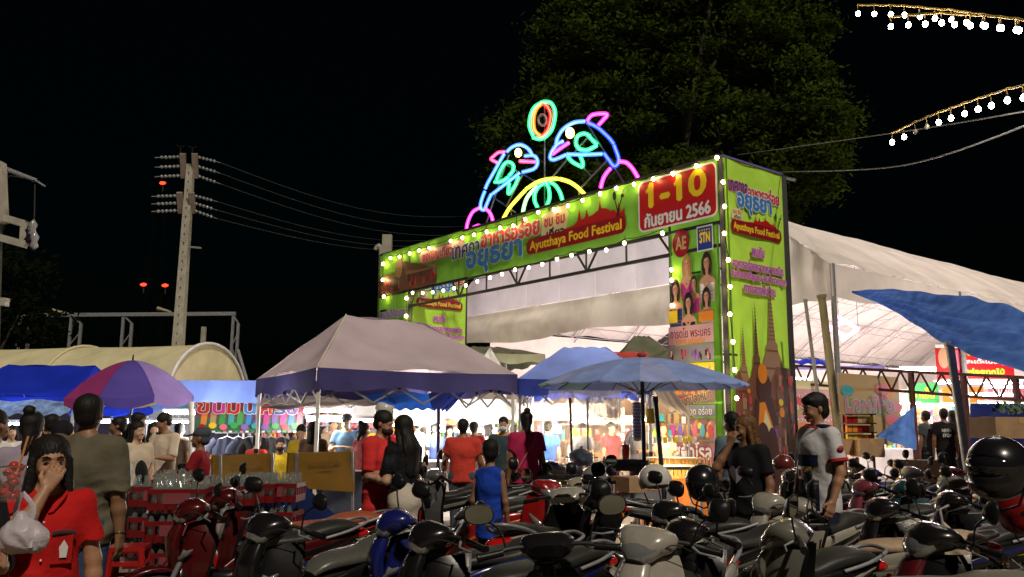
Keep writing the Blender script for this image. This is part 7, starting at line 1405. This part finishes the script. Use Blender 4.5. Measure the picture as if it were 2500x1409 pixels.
def scooter():
    t = thing('motorbike', 'x', 'motorbike', (0, 0, 0)); r = .25
    wheel(t, .60, r, .09, False, DKSTEEL); wheel(t, -.58, r, .11, False, DKSTEEL)
    m = MB(); m.loft([(.60 - .28*math.cos(a), 0, r + .285*math.sin(a)) for a in [R(k) for k in (10, 45, 85, 125, 155)]], [(.065, .010, 4), (.075, .016, 4), (.075, .018, 4), (.07, .014, 4), (.045, .006, 4)]); m.build('front_fender', PBODY, t)
    for s in (-1, 1):
        m = MB(); m.bar((.60, s*.09, r), (.48, s*.085, .62), .02, 8); m.build('fork', DKSTEEL, t)
        m = MB(); m.grid(lambda u, v: Vector((.52 - .02*v + .07*math.sin(v*2.6) - .22*u**2.0, s*(.010 + (.04 + .165*math.sin(math.pi*(.10+.84*v))**.6)*u), .91 - .57*v + .02*u)), 10, 16); m.build('leg_shield', PBODY, t)
        m = MB(); m.grid(lambda u, v: Vector((.49 - .02*v + .05*math.sin(v*2.6) - .205*u**2.0, s*(.0 + (.035 + .162*math.sin(math.pi*(.10+.84*v))**.6)*u), .905 - .56*v + .02*u)), 10, 16); m.build('inner_shield', BPLAST, t)
        m = MB(); m.loft([(.565, s*.06, .82), (.57, s*.10, .72), (.545, s*.12, .62)], [(.004, .006), (.005, .014), (.004, .004)]); m.build('shield_decal', BPLAST, t)
        m = MB(); m.loft([(.10, s*.165, .44), (-.02, s*.19, .55), (-.10, s*.20, .62)], [(.004, .006), (.005, .016), (.004, .004)]); m.build('side_vent', BPLAST, t)
        m = MB(); m.loft([(.545, s*.05, .60), (.50, s*.12, .66), (.42, s*.175, .74)], [(.020, .030), (.028, .034), (.008, .012)]); m.build('turn_signal', CLRLENS, t)
        m = MB(); m.loft([(.10, s*.13, .36), (-.06, s*.155, .48), (-.28, s*.175, .60), (-.55, s*.150, .69), (-.82, s*.085, .76)], [(.02, .05), (.028, .13), (.035, .13), (.032, .095), (.014, .022)], n=16); m.build('side_panel', PBODY, t)
        m = MB(); m.loft([(-.02, s*.192, .50), (-.28, s*.215, .615), (-.55, s*.186, .70), (-.76, s*.112, .75)], [(.004, .004), (.004, .022), (.004, .016), (.003, .003)]); m.build('side_stripe', PACC, t)
    m = MB(); m.loft([(.49, 0, .92), (.565, 0, .80), (.585, 0, .64), (.56, 0, .48)], [(.06, .03), (.085, .045), (.095, .05), (.05, .02)]); m.build('nose_cowl', PACC, t)
    m = MB(); m.loft([(.30, 0, .965), (.38, 0, 1.0), (.46, 0, .985), (.52, 0, .93)], [(.11, .03, 3), (.155, .06, 3), (.135, .07, 3), (.08, .045, 3)]); m.build('handlebar_cowl', PBODY, t)
    m = MB(); m.loft([(.485, 0, .968), (.525, 0, .93), (.548, 0, .90)], [(.118, .056, 2.3), (.09, .048, 2.3), (.05, .028, 2.3)]); m.build('headlight', CLRLENS, t)
    m = MB(); m.loft([(.29, 0, .985), (.35, 0, 1.022), (.42, 0, 1.048)], [(.08, .012), (.095, .016), (.06, .008)]); m.build('speedometer', GBLACK, t)
    common(t, .35, .985, .33)
    m = MB(); m.loft([(.36, 0, .34), (.20, 0, .315), (.05, 0, .33)], [(.16, .035, 5), (.17, .035, 5), (.14, .05, 5)]); m.build('floorboard', BPLAST, t)
    m = MB(); m.loft([(.06, 0, .40), (-.05, 0, .55), (-.10, 0, .66)], [(.13, .06), (.14, .07), (.11, .05)]); m.build('seat_front_panel', BPLAST, t)
    m = MB(); m.loft([(.03, 0, .69), (-.05, 0, .735), (-.22, 0, .755), (-.38, 0, .765), (-.50, 0, .80), (-.68, 0, .825), (-.80, 0, .815)], [(.055, .02), (.12, .04), (.15, .048), (.15, .05), (.135, .055), (.115, .045), (.07, .018)], n=18); m.build('seat', SEATV, t)
    m = MB(); m.tube(smooth([(-.56, .150, .78), (-.72, .140, .83), (-.86, .08, .87), (-.88, 0, .875), (-.86, -.08, .87), (-.72, -.140, .83), (-.56, -.150, .78)], 3), .014, 8); m.build('grab_rail', STEEL, t)
    m = MB(); m.loft([(-.78, 0, .745), (-.86, 0, .74), (-.90, 0, .725)], [(.125, .04), (.105, .036), (.05, .018)]); m.build('tail_light', REDLENS, t)
    m = MB(); m.loft([(-.74, 0, .68), (-.84, 0, .60), (-.92, 0, .46), (-.95, 0, .38)], [(.08, .012), (.08, .01), (.075, .008), (.06, .005)]); m.build('rear_fender', BPLAST, t)
    m = MB(); m.box((-.945, 0, .56), (.006, .22, .17), 0, Matrix.Rotation(R(-20), 3, 'Y')); m.build('number_plate', WHITEP, t)
    m = MB(); m.loft([(.0, .10, .28), (-.30, .12, .27), (-.58, .12, .26), (-.68, .12, .26)], [(.05, .07), (.05, .075), (.05, .085), (.03, .05)]); m.build('engine', DKSTEEL, t)
    m = MB(); m.loft([(-.20, -.15, .26), (-.40, -.165, .30), (-.72, -.17, .38), (-.80, -.17, .40)], [(.03, .03), (.055, .055), (.055, .055), (.025, .025)]); m.build('exhaust', DKSTEEL, t)
    m = MB(); m.bar((-.10, .10, .22), (-.16, .20, .02), .012); m.build('kick_stand', DKSTEEL, t)
    for s in (-1, 1): m = MB(); m.tube(smooth([(.36, s*.22, .97), (.46, s*.15, 1.0), (.50, s*.05, .90)], 4), .0032, 5); m.build('brake_cable', RUBBER, t)
    mirrors(t, .335, .21, .31, .99, 1.19, 1.05, True); return t
PAINT = {k: paint('bike_' + k, c) for k, c in dict(black=(.008, .008, .010), red=(.28, .006, .006), darkred=(.07, .004, .005), blue=(.008, .014, .14), white=(.36, .34, .29), silver=(.17, .165, .14), grey=(.10, .10, .10), orange=(.55, .10, .02), teal=(.01, .06, .08), cream=(.38, .32, .22), pink=(.20, .04, .06), yellow=(.6, .45, .03), maroon=(.10, .008, .012)).items()}
protos = {'cub': None, 'scooter': None}; mk = {'cub': cub, 'scooter': scooter}
BIKES = {}
def bike(key, kind, px, Y, yaw, body, acc, label, lean=7, seat=None, zref=.9):
    if protos[kind] is None: protos[kind] = mk[kind](); b = protos[kind]; first = True; src = b
    else: b = None
    sw = {PBODY: PAINT[body], PACC: PAINT[acc]}
    if seat: sw[SEATV] = seat
    src = protos[kind]
    nb = copy_tree(src, None, sw); g = G(px, Y, zref); nb.location = g; nb.scale = (.96, .96, .96); nb.rotation_euler = (R(-lean), 0, R(yaw)); WM[nb] = Matrix.Translation(g) @ Euler(nb.rotation_euler).to_matrix().to_4x4() @ Matrix.Scale(.96, 4)
    tag(nb, label, 'motorbike', 'motorbikes parked in the front lot'); BIKES[key] = nb; return nb
SEATG = M('pale_worn_seat', (.22, .205, .16), rough=.55, bump=.2, scale=60); SEATO = M('orange_seat_cover', (.36, .09, .04), rough=.5, bump=.15, scale=50); SEATB = M('beige_seat', (.50, .36, .24), rough=.5, bump=.15, scale=50); SEATGR = M('grey_glossy_seat', (.10, .098, .085), rough=.32, bump=.08, scale=60)
L_B = [
 # near row
 ('n0', 'cub', 612, 6.2, 212, 'darkred', 'black', 'dark red underbone motorbike with raised bars at the front left', 6, None),
 ('n1', 'cub', 770, 5.35, 232, 'black', 'red', 'black motorbike with a bright red side stripe and long grey seat, front row', 6, SEATGR),
 ('n2', 'cub', 1190, 4.9, 215, 'black', 'blue', 'black motorbike with a blue stripe in the front row below the boy', 6, None),
 ('n3', 'cub', 1395, 3.75, 93, 'black', 'grey', 'nearest motorbike at bottom centre, its two mirrors facing the camera', 4, None),
 ('n4', 'scooter', 1610, 4.75, 238, 'white', 'white', 'white scooter with a black instrument hood facing the camera', 6, None),
 ('n5', 'cub', 1820, 5.0, 196, 'black', 'white', 'black motorbike with a long white side line beside the white scooter', 5, None),
 ('n6', 'scooter', 2125, 4.55, 152, 'silver', 'silver', 'silver scooter with a wide pale seat in the front row at right', 4, SEATG),
 ('n7', 'scooter', 2420, 4.7, 188, 'black', 'maroon', 'black scooter carrying the big black helmet at the right edge', 6, None),
 # second row
 ('s1', 'cub', 690, 7.0, 192, 'darkred', 'red', 'dark red motorbike with an orange seat cover behind the front row', 6, SEATO),
 ('s2', 'cub', 1112, 5.5, 204, 'blue', 'blue', 'blue fronted motorbike below the pale skirt', 6, None),
 ('s3', 'scooter', 1120, 8.2, 184, 'red', 'orange', 'red scooter with a glossy red flank left of the boy', 7, None),
 ('s4', 'scooter', 1262, 8.3, 300, 'red', 'black', 'scooter with a tall red edged shield right of the boy', 5, None),
 ('s5', 'scooter', 1365, 6.7, 62, 'white', 'cream', 'white scooter showing its red tail light and number plate', 6, None),
 ('s6', 'cub', 1590, 6.9, 172, 'black', 'yellow', 'black motorbike with a blue and yellow tail stripe under the white helmet', 6, None),
 ('s7', 'cub', 1735, 6.2, 205, 'black', 'grey', 'black motorbike with a dark mirror in front of the heart print woman', 5, None),
 ('s8', 'cub', 1935, 7.0, 214, 'white', 'black', 'motorbike with a white headlight cowl in front of the jersey man', 6, None),
 ('s9', 'cub', 2100, 6.2, 165, 'white', 'cream', 'white motorbike with a plain beige seat behind the silver scooter', 6, SEATB),
 ('s10', 'cub', 2265, 6.4, 188, 'black', 'blue', 'dark motorbike with a blue tail stripe right of the beige seat', 6, None),
 ('s11', 'cub', 2440, 7.0, 175, 'black', 'yellow', 'black motorbike with a small yellow mark below the big helmet', 6, None),
 # third row
 ('t0', 'cub', 1040, 10.2, 185, 'black', 'silver', 'dark motorbike parked close behind the couple', 6, None),
 ('t1', 'scooter', 1145, 10.0, 190, 'grey', 'silver', 'grey scooter in front of the orange red shirt', 6, None),
 ('t2', 'scooter', 1450, 8.2, 82, 'cream', 'grey', 'cream scooter whose rounded shield shows beside the cooking stall', 8, None),
 ('t3', 'cub', 1700, 8.6, 20, 'grey', 'grey', 'grey motorbike parked against the tower banner foot', 6, None),
 ('t4', 'cub', 1890, 8.9, 192, 'red', 'red', 'red motorbike between the two standing visitors', 6, None),
 ('t5', 'scooter', 2080, 7.9, 184, 'white', 'white', 'white scooter in the middle of the right hand row', 6, None),
 ('t6', 'cub', 2185, 8.7, 194, 'pink', 'yellow', 'pinkish motorbike in the crowd of bikes below the blue triangle', 6, None),
 ('t7', 'cub', 2300, 8.5, 180, 'teal', 'silver', 'teal motorbike tail with silver trim in the right hand crowd', 6, None),
 ('t8', 'scooter', 2395, 9.4, 186, 'silver', 'grey', 'silver grey scooter near the tarp pole foot', 6, None),
 ('t9', 'cub', 2480, 8.8, 200, 'black', 'red', 'black and red motorbike under the cardboard box', 6, None),
 # fourth row
 ('u0', 'cub', 1905, 11.2, 188, 'white', 'red', 'white motorbike farthest back by the tower edge', 6, None),
 ('u1', 'cub', 2010, 10.6, 178, 'black', 'silver', 'black motorbike behind the jersey man', 6, None),
 ('u2', 'scooter', 2100, 10.8, 190, 'grey', 'red', 'grey scooter in front of the snack shelf', 6, None),
 ('u3', 'cub', 2195, 11.0, 184, 'blue', 'silver', 'blue motorbike right under the blue cloth triangle', 6, None),
 ('u4', 'scooter', 2290, 11.2, 182, 'white', 'grey', 'white scooter far back beside the stacked cartons', 6, None),
 ('u5', 'cub', 2385, 11.3, 190, 'red', 'black', 'red motorbike far back below the dark blue cloth', 6, None),
 ('u6', 'cub', 2150, 12.6, 184, 'grey', 'white', 'last row grey motorbike behind the blue one', 6, None),
]
for key, kind, px, Y, yaw, body, acc, lab, lean, seat in L_B: bike(key, kind, px, Y, yaw, body, acc, lab, lean, seat)
for k, p in protos.items():           # the prototypes themselves are removed, every bike in the lot is its own copy
    if p:
        for ch in list(p.children_recursive): bpy.data.objects.remove(ch)
        bpy.data.objects.remove(p)
# plates with writing
for key, a, b in (('s5', '1กฬ', '8742'), ('s9', '2ขข', '519'), ('n6', '3กท', '6640')):
    pl = [c for c in BIKES[key].children if c.name.startswith('number_plate')][0]; WMp = WM[BIKES[key]]; WM[pl] = WMp
    o_ = WMp @ (Vector((-.9585, .105, .49)) if BIKES[key] else 0); X_ = WMp.to_3x3() @ Vector((0, -1, 0)); Z_ = WMp.to_3x3() @ Vector((math.sin(R(-20))*-1*-1, 0, math.cos(R(20))))
    sh = Sheet(pl, o_, X_, Z_); sh.text(a, .105, .118, .11, .05, BLK); sh.text(b, .105, .05, .15, .06, BLK)
# helmets
def helmet(label, c, mat, full=True, rot=(0, 0, 0), visor=True, s=1.0, vm=GBLACK, peak=False):
    t = thing('helmet', label, 'helmet', c, rot=tuple(R(q) for q in rot)); t.scale = (s, s, s)
    pr = [('e', (0, 0, .13), (.125, .145, .128), None, .02)]
    if full: pr += [('e', (0, -.03, .05), (.108, .125, .075), None, .03), ('e', (0, -.115, .125), (.095, .06, .048), None, .012, 'sub')]
    else: pr += [('plane', (0, 0, .07), (0, -.25, -1)), ('e', (0, .0, .10), (.105, .125, .10), None, .01, 'sub')]
    if peak: pr.append(('c', (0, -.10, .10), (0, -.17, .08), .075, .06, (1, 1, .12), .01))
    sdf_obj('shell', pr, .006, mat, t)
    if full and visor: sdf_obj('visor', [('e', (0, -.012, .125), (.122, .140, .085), None, .01), ('plane', (0, -.05, 0), (0, 1, 0)), ('plane', (0, 0, .175), (0, 0, 1)), ('plane', (0, 0, .075), (0, 0, -1))], .006, vm, t)
    m = MB(); m.tube([(-.11, 0, .04), (-.08, -.01, -.04), (0, -.02, -.07), (.08, -.01, -.04), (.11, 0, .04)], .006, 6); m.build('chin_strap', BPLAST, t); return t
HW = paint('white_helmet_shell', (.62, .60, .55)); HB = paint('black_helmet_shell', (.010, .010, .012)); HR = paint('red_helmet_shell', (.22, .008, .008)); HV = M('helmet_visor', (.012, .012, .016), rough=.05, coat=1)
q = P(2445, 1208, 4.6); helmet('big glossy black helmet perched on the mirror at the right edge', (q.x, 4.6, q.z), HB, True, (0, 0, -60), vm=HV, s=1.18)
q = P(1600, 1192, 6.9); helmet('white half helmet resting on a motorbike seat below the umbrella pole', (q.x, 6.9, q.z-.07), HW, False, (0, 0, 30), s=1.0)
q = P(2490, 1298, 5.6); helmet('bright red helmet cut by the right edge', (q.x, 5.6, q.z), HR, True, (0, 0, 40), vm=HV)
q = P(947, 1003, 10.6); t = helmet('upturned black and white helmet hanging from the canopy bar', (q.x, 10.6, q.z+.13), HW, False, (180, 18, 20), s=.95)
WM[t] = Matrix.Translation(t.location) @ Euler(t.rotation_euler).to_matrix().to_4x4() @ Matrix.Scale(.95, 4); m = MB(); m.bar(P(947, 1000, 10.6), P(945, 950, 10.6), .006); m.build('hanging_strap', WIREM, t, True)
q = P(1452, 1170, 8.0); helmet('grey round helmet on the cream scooter', (q.x, 8.0, q.z-.12), paint('grey_helmet_shell', (.20, .20, .20)), True, (0, 0, -30), vm=HV, s=.95)
q = P(1912, 1128, 9.6); helmet('dark red half helmet set on a bike by the tower edge', (q.x, 9.6, q.z-.13), paint('dark_red_helmet', (.12, .02, .02)), False, (0, 0, 60), peak=True, s=.82)
q = P(1715, 1185, 6.6); helmet('black open helmet on the bars in front of the heart print woman', (q.x, 6.6, q.z-.10), HB, True, (0, 0, 150), vm=HV)
# bag in the mesh of bikes at lower right, blue shopping bag
t = thing('plastic_bag', 'pale plastic bag hanging among the motorbikes at lower right', 'bag', P(2320, 1395, 4.7)); sdf_obj('bag_body', [('e', (0, 0, .10), (.10, .07, .11), None, .03), ('c', (-.04, 0, .06), (.05, 0, .05), .07, .06, None, .03), ('c', (0, 0, .16), (-.02, 0, .24), .045, .012, None, .04), ('fold', .008, 50, 1)], .007, M('cream_bag_film', (.60, .50, .36), rough=.35, trans=.2, bump=.8, var=.3), t); m = MB(); m.tube([(-.02, 0, .22), (-.03, 0, .32), (.02, 0, .34)], .007, 6); m.build('handle', BAGM, t)
q = P(1500, 1290, 8.6); t = thing('plastic_bag', 'thin grey carrier bag hanging near the cooking stall', 'bag', q); sdf_obj('bag_body', [('e', (0, 0, .12), (.09, .06, .14), None, .03), ('c', (0, 0, .22), (0, 0, .34), .05, .015, None, .04), ('fold', .008, 45, 1)], .008, BAGM, t); m = MB(); m.tube([(0, 0, .32), (0, 0, .42)], .006, 6); m.build('handle', BAGM, t)
